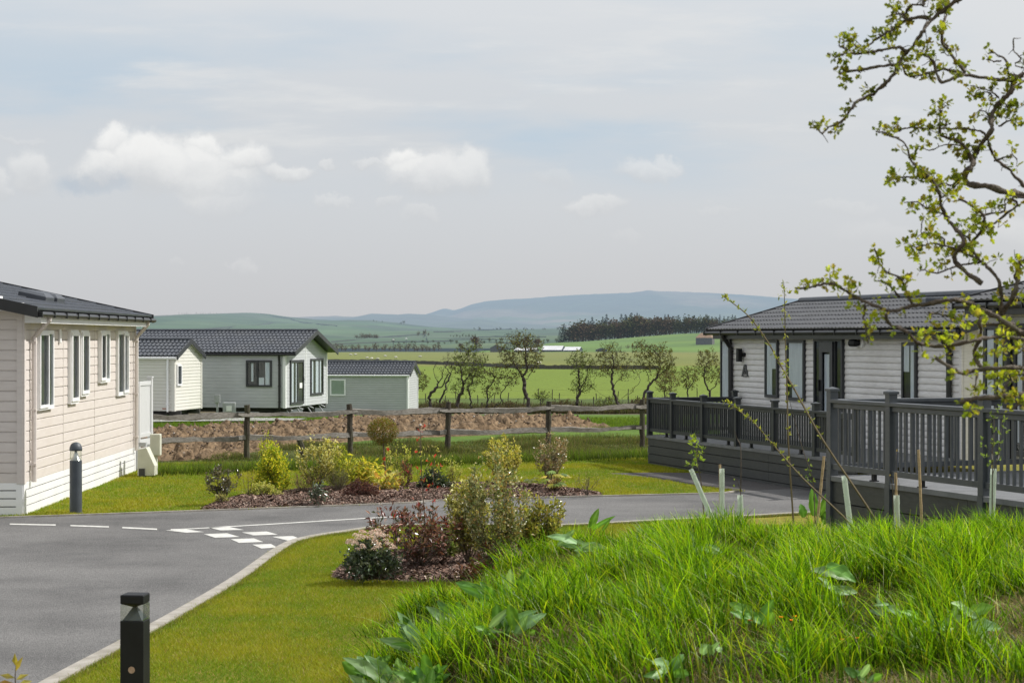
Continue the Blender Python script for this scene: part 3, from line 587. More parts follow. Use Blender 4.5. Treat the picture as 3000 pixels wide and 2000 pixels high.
def build_lodge(name,label,O,e1,n,L,D,zb,ze,pitch_r,over,over_end,clad_m,bp,prof,curved,trim_m,fascia_m,gutter_m,corner_m,tile,group,ground,over_end_far=None,rise_off=0.0):
    g=Lodge(); e1=Vector((e1[0],e1[1],0)).normalized(); n=Vector((n[0],n[1],0)).normalized(); O=Vector((O[0],O[1],0))
    g.root=thing(name,label,'lodge' if 'lodge' in name else 'caravan',(O.x,O.y,ground),group)
    g.side=Frame(O,e1,-n); g.gable=Frame(O,n,-e1); g.back=Frame(O+n*D,e1,n); g.far=Frame(O+e1*L,n,e1)
    sl=math.tan(pitch_r); zr=lambda b: ze+(min(b,D-b)+over)*sl
    wt=zr(0)-.06; ofar=over_end if over_end_far is None else over_end_far
    mb=MB(); clad(mb,g.side,lambda z:(0,L),zb,wt,bp,prof,curved)
    def gs(z):
        if z<=wt: return (0,D)
        t=(z-wt)/sl; return (min(t,D/2),max(D-t,D/2))
    clad(mb,g.gable,gs,zb,zr(D/2)-.08,bp,prof,curved)
    for fr,w in ((g.back,L),):
        mb.add([fr.p(0,zb),fr.p(w,zb),fr.p(w,wt),fr.p(0,wt)],[(0,1,2,3)])
    fr=g.far; mb.add([fr.p(0,zb),fr.p(D,zb),fr.p(D,wt),fr.p(D/2,zr(D/2)-.08),fr.p(0,wt)],[(0,1,2,3,4)])
    mb.add([g.side.p(0,zb),g.side.p(L,zb),g.back.p(L,zb),g.back.p(0,zb)],[(0,1,2,3)])
    g.wall=mb.build('wall',clad_m,g.root)
    # roof
    mb=MB(); A=-over_end; LL=L+over_end+ofar; S=(D/2+over)/math.cos(pitch_r)
    up1=Vector((n.x*math.cos(pitch_r),n.y*math.cos(pitch_r),math.sin(pitch_r))); up2=Vector((-n.x*math.cos(pitch_r),-n.y*math.cos(pitch_r),math.sin(pitch_r)))
    P1=O+e1*A-n*over; P1.z=ze; P2=O+e1*A+n*(D+over); P2.z=ze
    roof_sheet(mb,P1,e1,up1,LL,S,*tile); roof_sheet(mb,P2,e1,up2,LL,S,*tile)
    g.roof=mb.build('roof',M['slate'],g.root)
    mb=MB()
    for P,u in ((P1,up1),(P2,up2)):
        d=Vector((0,0,-.035)); q=[P+d,P+e1*LL+d,P+e1*LL+u*S+d,P+u*S+d]; mb.add(q,[(0,1,2,3)])
    mb.build('soffit',fascia_m,g.root)
    rc=MB(); R0=P1+up1*S+Vector((0,0,.02)); rc.tube([R0-e1*.02,R0+e1*(LL+.02)],.075,8); rc.build('ridge_cap',M['slate'],g.root)
    for end,off in ((A,-1),(A+LL,1)):
        mb=MB()
        for P,u in ((P1,up1),(P2,up2)):
            p=P-e1*A+e1*end+e1*off*.02-u*.03; q=p+u*(S+.04)
            for zz0,zz1 in ((-.12,.05),):
                mb.add([p+Vector((0,0,zz0))-e1*.02,p+Vector((0,0,zz0))+e1*.02,p+Vector((0,0,zz1))+e1*.02,p+Vector((0,0,zz1))-e1*.02,
                        q+Vector((0,0,zz0))-e1*.02,q+Vector((0,0,zz0))+e1*.02,q+Vector((0,0,zz1))+e1*.02,q+Vector((0,0,zz1))-e1*.02],[(0,3,2,1),(4,5,6,7),(0,1,5,4),(1,2,6,5),(2,3,7,6),(3,0,4,7)])
        mb.build('barge_board',trim_m,g.root)
    mb=MB(); mb.fbox(g.side,-.02,L+.02,ze-(.20 if over>.2 else .10),ze-.045,.005,(over-.005 if over>.2 else max(.05,over-.06))); mb.build('fascia',fascia_m,g.root)
    mb=MB(); 
    p=P1-n*.05+Vector((0,0,-.075)); mb.tube([p,p+e1*LL],.042,8)
    k=0
    while k*.9<LL: mb.fbox(g.side,A+k*.9,A+k*.9+.022,ze-.118,ze-.03,over-.005,over+.098); k+=1
    mb.build('gutter',gutter_m,g.root)
    cw=.085
    for fr,a in ((g.side,0),(g.side,L-cw)):
        mb=MB(); mb.fbox(fr,a-(.022 if a==0 else 0),a+cw,zb-.01,wt,-.01,prof+.016); mb.build('corner_trim',corner_m,g.root)
    mb=MB(); mb.fbox(g.gable,-.0,cw,zb-.01,wt,prof+.001,prof+.02); mb.build('corner_trim',corner_m,g.root); mb=MB(); mb.fbox(g.gable,D-cw,D+.02,zb-.01,wt,-.01,prof+.02); mb.build('corner_trim',corner_m,g.root)
    g.wt=wt; g.zr=zr; g.P1=P1; g.up=up1; g.e=e1; g.S=S; g.LL=LL; g.n=n; g.D=D; g.prof=prof
    return g
def curtain_mesh(mb, Fr, a0,a1,z0,z1,o, amp=.012, wave=.05):
    N=max(6,int((a1-a0)/wave*4)); V=[];Fc=[]
    for i in range(N+1):
        a=a0+(a1-a0)*i/N; of=o+amp*math.sin(a/wave*2*math.pi)
        V+=[Fr.p(a,z0,of),Fr.p(a,z1,of)]
    for i in range(N): Fc.append((2*i,2*i+2,2*i+3,2*i+1))
    mb.add(V,Fc)
def window(root, Fr, a0,a1,z0,z1, mat, base, mull=(), fw=.055, proud=.05, curtains=(), cmat=None, name='window', sill=False, transoms=(), sash=()):
    """frame is the part; glass, curtains, room behind are its pieces.  mull: positions 0..1"""
    mb=MB(); o1=base+proud
    mb.fbox(Fr,a0,a1,z1-fw,z1,base-.01,o1); mb.fbox(Fr,a0,a1,z0,z0+fw,base-.01,o1)
    mb.fbox(Fr,a0,a0+fw,z0+fw,z1-fw,base-.01,o1); mb.fbox(Fr,a1-fw,a1,z0+fw,z1-fw,base-.01,o1)
    for m in mull:
        a=a0+(a1-a0)*m; mb.fbox(Fr,a-fw*.5,a+fw*.5,z0+fw,z1-fw,base-.01,o1-.004)
    for t in transoms:
        z=z0+(z1-z0)*t; mb.fbox(Fr,a0+fw,a1-fw,z-fw*.4,z+fw*.4,base-.01,o1-.006)
    if sill: mb.fbox(Fr,a0-.03,a1+.03,z0-.035,z0,base-.01,o1+.03)
    f=mb.build(name,mat,root)
    for s0,s1 in sash:                                  # raised opening sash
        sb=MB(); b0=a0+(a1-a0)*s0; b1=a0+(a1-a0)*s1; w=fw*.8; z0s=z0+fw*.55; z1s=z1-fw*.55
        for q in ((b0,b1,z1s-w,z1s),(b0,b1,z0s,z0s+w),(b0,b0+w,z0s+w,z1s-w),(b1-w,b1,z0s+w,z1s-w)): sb.fbox(Fr,*q,o1+.001,o1+.022)
        sb.build('sash',mat,f)
    mb=MB(); mb.add([Fr.p(a0+fw*.5,z0+fw*.5,base+.006),Fr.p(a1-fw*.5,z0+fw*.5,base+.006),Fr.p(a1-fw*.5,z1-fw*.5,base+.006),Fr.p(a0+fw*.5,z1-fw*.5,base+.006)],[(0,1,2,3)]); mb.build('interior',M['room'],f)
    for c0,c1,h0,h1 in curtains:
        mb=MB(); curtain_mesh(mb,Fr,a0+(a1-a0)*c0,a0+(a1-a0)*c1,z0+(z1-z0)*h0,z0+(z1-z0)*h1,base+.020,.008); mb.build('curtain',cmat or M['curtain'],f)
    mb=MB(); mb.add([Fr.p(a0+fw*.5,z0+fw*.5,base+.034),Fr.p(a1-fw*.5,z0+fw*.5,base+.034),Fr.p(a1-fw*.5,z1-fw*.5,base+.034),Fr.p(a0+fw*.5,z1-fw*.5,base+.034)],[(0,1,2,3)]); mb.build('pane',M['glass'],f)
    return f
def downpipe(g, Fr, a, ztop, zbot, over, mat, r=.034):
    mb=MB(); mb.tube([Fr.p(a,ztop,over-.02),Fr.p(a,ztop-.10,over-.03),Fr.p(a,ztop-.36,.075),Fr.p(a,zbot,.07)],r,8)
    for z in (zbot+.25,(zbot+ztop-.4)/2,ztop-.45): mb.fbox(Fr,a-.05,a+.05,z,z+.03,.01,.11)
    return mb.build('downpipe',mat,g.root)
# ---- left lodge
d1=29.78
gL=build_lodge('holiday_lodge','cream boarded lodge with white windows and white skirting at the left, beside the road',(-7.316,d1),(-.0187,1),(-1,-.0187),9.81,6.1,.485,3.075,R(12.2),.28,.38,M['cream'],.153,.014,False,M['black_pipe'],M['white'],M['black_pipe'],M['cream'],(.15,.36,.016,.022),'holiday lodges and caravans',0.0)
gs=gL.side
for px,yt,pb in ((103,967,1203),):pass
def wpx(fr,pxa,pxb,yt,yb,ref=None):
    a0,_=fr.hit(pxa,yt); a1,_=fr.hit(pxb,yt); am=pxa if ref is None else ref
    return a0,a1,fr.hit(am,yb)[1],fr.hit(am,yt)[1]
a0,a1,z0,z1=wpx(gs,102,147,967,1203); window(gL.root,gs,a0,a1,z0,z1,M['white'],.016,mull=(.62,),fw=.06,sash=((.0,.6),),curtains=((.04,.16,.05,.95),(.62,.7,.05,.95)))
a0,a1,z0,z1=wpx(gs,196,220,966,1184); window(gL.root,gs,a0,a1,z0,z1,M['white'],.016,fw=.075,sash=((.05,.95),))
a0,a1,z0,z1=wpx(gs,227,250,967,1162); window(gL.root,gs,a0,a1,z0,z1,M['white'],.016,fw=.075,sash=((.05,.95),))
a0,a1,z0,z1=wpx(gs,284,313,968,1122); window(gL.root,gs,a0,a1,z0,z1,M['white'],.016,mull=(.55,),fw=.07,sash=((0,.52),))
a0,a1,z0,z1=wpx(gs,337,366,969,1160); window(gL.root,gs,a0,a1,z0,z1,M['white'],.016,mull=(.55,),fw=.07,sash=((.5,1),))
for px in (183,275,382):
    a,_=gs.hit(px,1000); mb=MB(); mb.fbox(gs,a-.012,a+.012,.485,gL.wt-.03,.0,.0175); mb.build('joint_trim',M['cream'],gL.root)
a,z=gs.hit(170,965); mb=MB(); mb.fbox(gs,a-.05,a+.05,z-.22,z,.014,.05); mb.build('vent',M['white'],gL.root,bevel=.008)
downpipe(gL,gs,gs.hit(86,1100)[0],3.02,.47,.33,M['cream'],.04); downpipe(gL,gs,gs.hit(389,1100)[0],3.02,.43,.33,M['cream'],.038)
# skirting boards with dark gaps
def skirting(root,frames,z0,z1,nb,mat,gap=.016):
    for fr,w in frames:
        bk=MB(); bk.add([fr.p(0,z0-.3,-.035),fr.p(w,z0-.3,-.035),fr.p(w,z1,-.035),fr.p(0,z1,-.035)],[(0,1,2,3)]); bk.build('skirting_void',M['room'],root)
        mb=MB(); h=(z1-z0)/nb
        for k in range(nb):
            b=z0+k*h+(gap if k else -.25); x=0
            while x<w-.01:
                xe=min(x+3.0,w); mb.fbox(fr,x+.003,xe-.003,b,z0+(k+1)*h,-.03,.012); x=xe
        for x in (0.0,w-.1): mb.fbox(fr,x,x+.1,z0-.25,z1,-.03,.018)
        mb.build('skirting',mat,root)
skirting(gL.root,[(gL.side,9.81),(gL.gable,6.1)],0.0,.485,4,M['white'])
mb=MB(); mb.fbox(gL.gable,-.02,6.1,gL.wt-.02,gL.wt+.10,.0,.32); mb.fbox(gL.gable,.3,1.0,gL.wt+.0,gL.wt+.2,.0,.30); mb.build('soffit_box',M['white'],gL.root)
for t0 in (.47,.60):                                    # two roof vents
    P=gL.P1+gL.e*(gL.LL*.44+ (t0-.47)*7)+gL.up*1.05; nn=gL.e.cross(gL.up); nn=nn if nn.z>0 else -nn
    mb=MB(); q=[];w=.24;l=.34
    for zz,k in ((0.0,1),(.10,1),(.15,.7)):
        q+=[P-gL.e*l*k-gL.up*w*k+nn*zz,P+gL.e*l*k-gL.up*w*k+nn*zz,P+gL.e*l*k+gL.up*w*k+nn*zz,P-gL.e*l*k+gL.up*w*k+nn*zz]
    f=[]
    for j in (0,4): f+=[(j+i,j+(i+1)%4,j+4+(i+1)%4,j+4+i) for i in range(4)]
    mb.add(q,f+[(8,9,10,11)]); mb.build('roof_vent',M['slate'],gL.root,bevel=.012)
# white side screen at the far end
sc=thing('privacy_screen','white slatted deck screen with capped post at the far end of the cream lodge','screen',(-7.15,39.9,0))
pa=W(406,1300,39.75); pb=W(438,1300,40.5); ev=Vector((pb.x-pa.x,pb.y-pa.y)); w=ev.length; fr=Frame((pa.x,pa.y),tuple(ev),(ev.y,-ev.x))
mb=MB(); n=9
for k in range(n): mb.fbox(fr,w*k/n+.002,w*(k+1)/n-.004,.72,1.72,-.012,.012)
mb.build('panel',M['white_screen'],sc)
for z0,z1 in ((1.70,1.78),(.66,.74)):
    mb=MB(); mb.fbox(fr,0,w,z0,z1,-.03,.03); mb.build('rail',M['white_screen'],sc)
pp=MB(); pp.fbox(fr,w,w+.09,.02,1.84,-.045,.045); post=pp.build('post',M['white_screen'],sc); cb_=MB(); cb_.fbox(fr,w-.012,w+.102,1.84,1.87,-.057,.057); cb_.build('cap',M['white_screen'],post)
pp=MB(); pp.fbox(fr,-.07,0,.02,1.76,-.04,.04); pp.build('post',M['white_screen'],sc)
mb=MB(); mb.fbox(fr,-.02,w+.02,.50,.62,-.02,.02); mb.fbox(fr,-.02,w+.02,.02,.44,-.06,-.03); mb.build('lower_board',M['white_screen'],sc)
# gas cabinet and meter box
gx=G(430,1397); cb_=thing('gas_cabinet','putty coloured gas meter cabinet with sloping front beside the white screen','cabinet',tuple(gx))
mb=MB(); w=.33; d=.32; prof=[(0,0),(d,0),(d,.34),(d*.72,.52),(0,.52)]
def prism(mb,o,prof,w,dirx=(1,0,0),diry=(0,1,0)):
    dx=Vector(dirx);dy=Vector(diry); n=len(prof); vs=[]
    for s in (0,w):
        for a,z in prof: vs.append(o+dx*a+dy*s+Vector((0,0,z)))
    mb.add(vs,[tuple(range(n-1,-1,-1)),tuple(range(n,2*n))]+[(i,(i+1)%n,n+(i+1)%n,n+i) for i in range(n)])
prism(mb,gx+Vector((-.16,-.1,.03)),[(0,0),(.32,0),(.33,.19),(.17,.54),(0,.50)],.34); mb.build('body',M['box_plastic'],cb_,bevel=.015)
mb=MB(); mb.box(gx.x-.13,gx.x-.02,gx.y-.125,gx.y-.102,0,.17); mb.build('inlet_recess',M['room'],cb_)
mb=MB(); mb.box(gx.x-.15,gx.x-.01,gx.y-.05,gx.y+.1,.58,.66); mb.build('lid',M['galv'],cb_)
ux=thing('meter_box','small putty meter box standing upright behind the gas cabinet','box',(gx.x-.02,gx.y+.5,0)); mb=MB(); mb.box(gx.x-.02,gx.x+.18,gx.y+.42,gx.y+.6,.38,.80); mb.build('body',M['box_plastic'],ux,bevel=.02); mb=MB(); mb.box(gx.x+.05,gx.x+.11,gx.y+.48,gx.y+.54,0,.38); mb.build('pedestal',M['box_plastic'],ux)
# ---- grey lodge beyond the fence
gM=build_lodge('holiday_lodge','pale grey lodge with black window frames raised on its chassis beyond the fence',(-8.55,75),(-.982,.188),(.188,.982),12.2,5.6,.02,2.10,R(15.6),.12,.42,M['grey_clad'],.125,.010,False,M['anthracite'],M['black_pipe'],M['black_pipe'],M['white'],(.155,.36,.035,.034),'holiday lodges and caravans',-.3)
fs,fg=gM.side,gM.gable
a1,a0,z0,z1=wpx(fs,722,797,1055,1133,760); window(gM.root,fs,a0,a1,z0,z1,M['anthracite'],.012,mull=(.55,),fw=.075,sash=((.53,1.),),curtains=((.06,.25,.05,.95),(.72,.8,.2,.9),(.3,.5,.05,.35)))
a0,a1,z0,z1=wpx(fg,848,887,1054,1184,868); f=window(gM.root,fg,a0,a1,z0+.0,z1,M['anthracite'],.012,mull=(.52,),fw=.1,name='patio_door',curtains=((.08,.24,.03,.97),(.40,.46,.03,.97)))
mb=MB(); am=a0+(a1-a0)*.76; mb.fbox(fg,am-.17,am+.17,z0+(z1-z0)*.36,z0+(z1-z0)*.48,.05,.053); mb.build('notice',M['paper'],f)
mb=MB(); mb.fbox(fg,a1-.085,a1-.055,z0+.85,z0+1.05,.062,.085); mb.fbox(fg,a0+(a1-a0)*.93,a1-.03,z0+.93,z0+.96,.085,.1); mb.build('handle',M['steel'],f)
a0,a1,z0,z1=wpx(fg,908,944,1050,1156,926); window(gM.root,fg,a0,a1,z0,z1,M['anthracite'],.012,mull=(.66,),fw=.08,curtains=((.05,.2,.03,.97),(.4,.62,.03,.97),(.72,.82,.03,.97)))
a,_=fg.hit(895,1100); mb=MB(); mb.fbox(fg,a-.03,a+.03,.02,2.75,.0,.02); mb.build('joint_trim',M['white'],gM.root)
a,_=fs.hit(820,1100); downpipe(gM,fs,a,2.06,-.02,.16,M['black_pipe'],.045)
def chassis(g,L,D,zb,zg,legs=(),mat=None):
    mb=MB(); P=g.side.p
    for o in (-.45,-D+.45): mb.beam(g.side.p(-.1,zb-.09,o),g.side.p(L-.1,zb-.09,o),.08,.16)
    for k in range(6): mb.beam(g.side.p(.4+k*(L-.8)/5,zb-.10,-.3),g.side.p(.4+k*(L-.8)/5,zb-.10,-D+.3),.06,.08)
    mb.build('chassis',M['chassis'],g.root)
    k=0
    for i in range(7):
        a=.6+i*(L-1.2)/6; mb=MB(); 
        for o in (-.45,-D+.45): mb=MB(); mb.fbox(g.side,a-.2,a+.2,zg-.1,zg+.12,o-.2,o+.2); mb.fbox(g.side,a-.05,a+.05,zg+.1,zb-.1,o-.05,o+.05); mb.build('support_pier',M['chassis'],g.root)
    for b in legs:
        mb=MB(); mb.tube([g.gable.p(b,zb-.02,-.15),g.gable.p(b-.25,zg-.02,.15)],.022,6); mb.tube([g.gable.p(b,zb-.02,-.1),g.gable.p(b+.12,zb-.12,.1)],.02,6); mb.fbox(g.gable,b-.3,b-.2,zg-.02,zg+.01,.08,.2); mb.build('steady_leg',M['galv'],g.root)
chassis(gM,12.2,5.6,.02,-.28,legs=(.5,1.9,3.3,4.9))
# ---- ivory caravan in front of it
gC=build_lodge('static_caravan','ivory static caravan with narrow white window in its gable, in front of the grey lodge',(-11.88,70),(-.985,.17),(.17,.985),9.5,2.95,.085,2.02,R(20),.05,.12,M['cream_van'],.115,.013,True,M['anthracite'],M['white'],M['white'],M['cream_van'],(.15,.36,.033,.032),'holiday lodges and caravans',-.2)
a0,a1,z0,z1=wpx(gC.gable,516,529,1068,1129,522); window(gC.root,gC.gable,a0,a1,z0,z1,M['white'],.014,fw=.05)
a,z=gC.gable.hit(520,1050); mb=MB(); mb.fbox(gC.gable,a-.04,a+.06,z-.03,z+.03,.012,.06); mb.build('lamp',M['white'],gC.root)
downpipe(gC,gC.side,.22,2.0,.06,.08,M['white'],.04)
a,z=gC.side.hit(482,1197); mb=MB(); mb.fbox(gC.side,a-.15,a+.08,z-.015,z+.02,.014,.02); mb.build('data_plate',vary('red_brown_label',(.3,.08,.05),(.36,.12,.07),rough=.6),gC.root)
chassis(gC,9.5,2.95,.085,-.24)
for i,(px,b) in enumerate(((672,.22),(637,.16))):
    p=W(px,1212,74.3); p.z=tz(p.x,p.y); mb=MB(); t=thing('meter_box' if i==0 else 'hookup_post',['white meter box on the ground under the grey lodge','slim grey service post under the grey lodge'][i],'box' if i==0 else 'post',tuple(p))
    if i==0: mb.box(p.x-.24,p.x+.24,p.y-.1,p.y+.1,p.z+.0,p.z+.55); mb.build('body',M['galv'],t,bevel=.03); m2=MB(); m2.box(p.x-.1,p.x+.1,p.y-.13,p.y-.102,p.z+.22,p.z+.42); m2.build('door',M['white'],t)
    else: mb.box(p.x-.04,p.x+.04,p.y-.03,p.y+.03,p.z,p.z+.8); mb.build('pole',M['galv'],t); m2=MB(); m2.box(p.x-.11,p.x+.11,p.y-.09,p.y-.03,p.z+.52,p.z+.84); m2.build('socket_box',M['galv'],t,bevel=.02)
# ---- third caravan, lower behind
p=W(1196,1100,100); gG=build_lodge('static_caravan','sage grey caravan with pale green curtained window, low behind the grey lodge',(p.x,100),(-1,.10),(.10,1),9.0,3.2,-1.12,.84,R(19),.06,.10,M['sage_clad'],.115,.012,True,M['anthracite'],M['white'],M['white'],M['white'],(.16,.36,.035,.034),'holiday lodges and caravans',-1.2)
a1,a0,z0,z1=wpx(gG.side,967,1013,1110,1159,990); window(gG.root,gG.side,a0,a1,z0,z1,M['white'],.013,fw=.075,curtains=((.06,.94,.06,.94),),cmat=M['green_curtain'])
downpipe(gG,gG.side,.02,.80,-1.12,.09,M['white'],.05)
chassis(gG,9,3.2,-1.12,-1.3)
# ---- right lodge
eR=Vector((.30,-.953,0)).normalized(); nR=Vector((.953,.30,0)); OR=Vector((5.38,41,0))-eR*2.62
gR=build_lodge('holiday_lodge','taupe lap boarded lodge with anthracite door and letter A logo behind the graphite railings',(OR.x,OR.y),(eR.x,eR.y),(nR.x,nR.y),10.2,4.1,.55,2.83,R(15.5),.22,.32,M['lap_clad'],.117,.020,True,M['anthracite'],M['black_pipe'],M['black_pipe'],M['lap_clad'],(.15,.36,.015,.019),'holiday lodges and caravans',0)
fr=gR.side
lace=((.05,.95,.04,.96),)
def clear(px,yt,yb): pass
a0,a1,z0,z1=wpx(fr,2118,2146,993,1178,2132); window(gR.root,fr,a0,a1,z0,z1,M['anthracite'],.02,fw=.05,curtains=((.05,.95,.02,.98),))
a0,a1,z0,z1=wpx(fr,2248,2285,996,1164,2266); window(gR.root,fr,a0,a1,z0,z1,M['anthracite'],.02,fw=.055,curtains=((.1,.9,.5,.98),(.1,.55,.05,.6)))
a0,a1,z0,z1=wpx(fr,2312,2363,996,1173,2337); window(gR.root,fr,a0,a1,z0,z1,M['anthracite'],.02,fw=.055,curtains=((.08,.92,.30,.98),(.3,.92,.05,.5)))
a0,a1,z0,z1=wpx(fr,2650,2692,1002,1176,2670); window(gR.root,fr,a0,a1,z0,z1,M['anthracite'],.02,fw=.055,curtains=((.1,.5,.5,.95),(.55,.9,.05,.95)))
a0,a1,z0,z1=wpx(fr,2393,2477,992,1240,2430); z0=.62
w=a1-a0; f=window(gR.root,fr,a0,a1,z0,z1,M['anthracite'],.02,fw=.05,mull=(.24,.74),proud=.06,name='door_frame')
dl=MB(); b0=a0+w*.26;b1=a0+w*.72; q=.12
for bx in ((b0,b1,z1-.26,z1-.06),(b0,b1,z0+.06,z0+.34),(b0,b0+q,z0+.34,z1-.26),(b1-q,b1,z0+.34,z1-.26)): dl.fbox(fr,*bx,.082,.11)
dl.build('door',M['anthracite'],f)
mb=MB(); mb.fbox(fr,b0+.02,b0+.06,z0+1.0,z0+1.22,.11,.15); mb.build('handle',M['lamp_black'],f)
mb=MB(); curtain_mesh(mb,fr,b0+q,b1-q,z0+.5,z1-.3,.045,.01); mb.build('curtain',M['curtain'],f)
downpipe(gR,fr,fr.hit(2149,1050)[0],2.80,.6,.28,M['black_pipe'],.05); downpipe(gR,fr,fr.hit(2791,1050)[0],2.80,.6,.28,M['black_pipe'],.05)
a,z=fr.hit(2181,1040); mb=MB(); mb.fbox(fr,a-.10,a+.02,z-.14,z+.14,.06,.15); mb.fbox(fr,a-.02,a+.10,z-.03,z+.05,.015,.06); mb.build('wall_lamp',M['lamp_black'],gR.root)
# the A logo: two stout legs without a crossbar and a drop between them
a,z0=fr.hit(2186,1103); z1=fr.hit(2186,1067)[1]; hh=z1-z0; hw=.175
mb=MB(); o0,o1=.022,.036
def plate(pts):
    n=len(pts); vs=[fr.p(a+x,z0+y*hh,o1) for x,y in pts]+[fr.p(a+x,z0+y*hh,o0) for x,y in pts]
    mb.add(vs,[tuple(range(n))]+[(i,(i+1)%n,n+(i+1)%n,n+i) for i in range(n)])
plate([(-hw,0),(-hw*.62,.0),(0,.70),(0,1.0),(-hw*.25,1.0)]); plate([(hw,0),(hw*.25,1.0),(0,1.0),(0,.70),(hw*.62,.0)])
plate([(0,.12),(hw*.22,.28),(0,.50),(-hw*.22,.28)])
for k in range(6): plate([(-hw*.42+k*hw*.145,-.02),(-hw*.42+k*hw*.145+hw*.1,-.02),(-hw*.42+k*hw*.145+hw*.1,.06),(-hw*.42+k*hw*.145,.06)])
mb.build('logo',M['anthracite'],gR.root)
a,z=fr.hit(2528,1003); mb=MB(); mb.tube([fr.p(a+.02,z,.02),fr.p(a+.02,z,.06)],.10,14); l=mb.build('spot_lamp',M['white'],gR.root); mb=MB(); mb.tube([fr.p(a,z-.0,.06),fr.p(a-.04,z-.01,.12),fr.p(a-.20,z-.01,.15)],[.05,.07,.07],10); mb.build('lamp_head',M['lamp_black'],l)
P=gR.P1+gR.e*7.0+gR.up*1.7; mb=MB(); mb.box(P.x-.2,P.x+.2,P.y-.25,P.y+.25,P.z,P.z+.13); mb.build('roof_vent',M['slate'],gR.root,bevel=.03)
gR.roof.data.materials[0]=M['slate_light']
# ---- rightmost lodge
gQ=build_lodge('holiday_lodge','light grey lodge with tall glazing at the right edge behind the blossoming branches',(6.60,28.0),(.30,-.953),(.953,.30),8.0,4.2,.95,3.17,R(13),.26,.20,M['lap_clad'],.125,.012,False,M['anthracite'],M['black_pipe'],M['black_pipe'],M['white'],(.15,.36,.015,.019),'holiday lodges and caravans',0)
gQ.roof.data.materials[0]=M['slate_light']; fr=gQ.side
a0,_=fr.hit(2891,1000); a1,_=fr.hit(2962,1000); window(gQ.root,fr,a0,a1,1.05,2.85,M['anthracite'],.012,fw=.07,mull=(.5,),curtains=((.06,.45,.3,.95),(.55,.75,.1,.95)))
a0,_=fr.hit(2978,1000); a1,_=fr.hit(3060,1000); window(gQ.root,fr,a0,a1,1.05,2.85,M['anthracite'],.012,fw=.07,mull=(.5,),curtains=((.06,.3,.1,.95),))
downpipe(gQ,fr,fr.hit(2970,1000)[0],3.1,.95,.3,M['black_pipe'],.05)
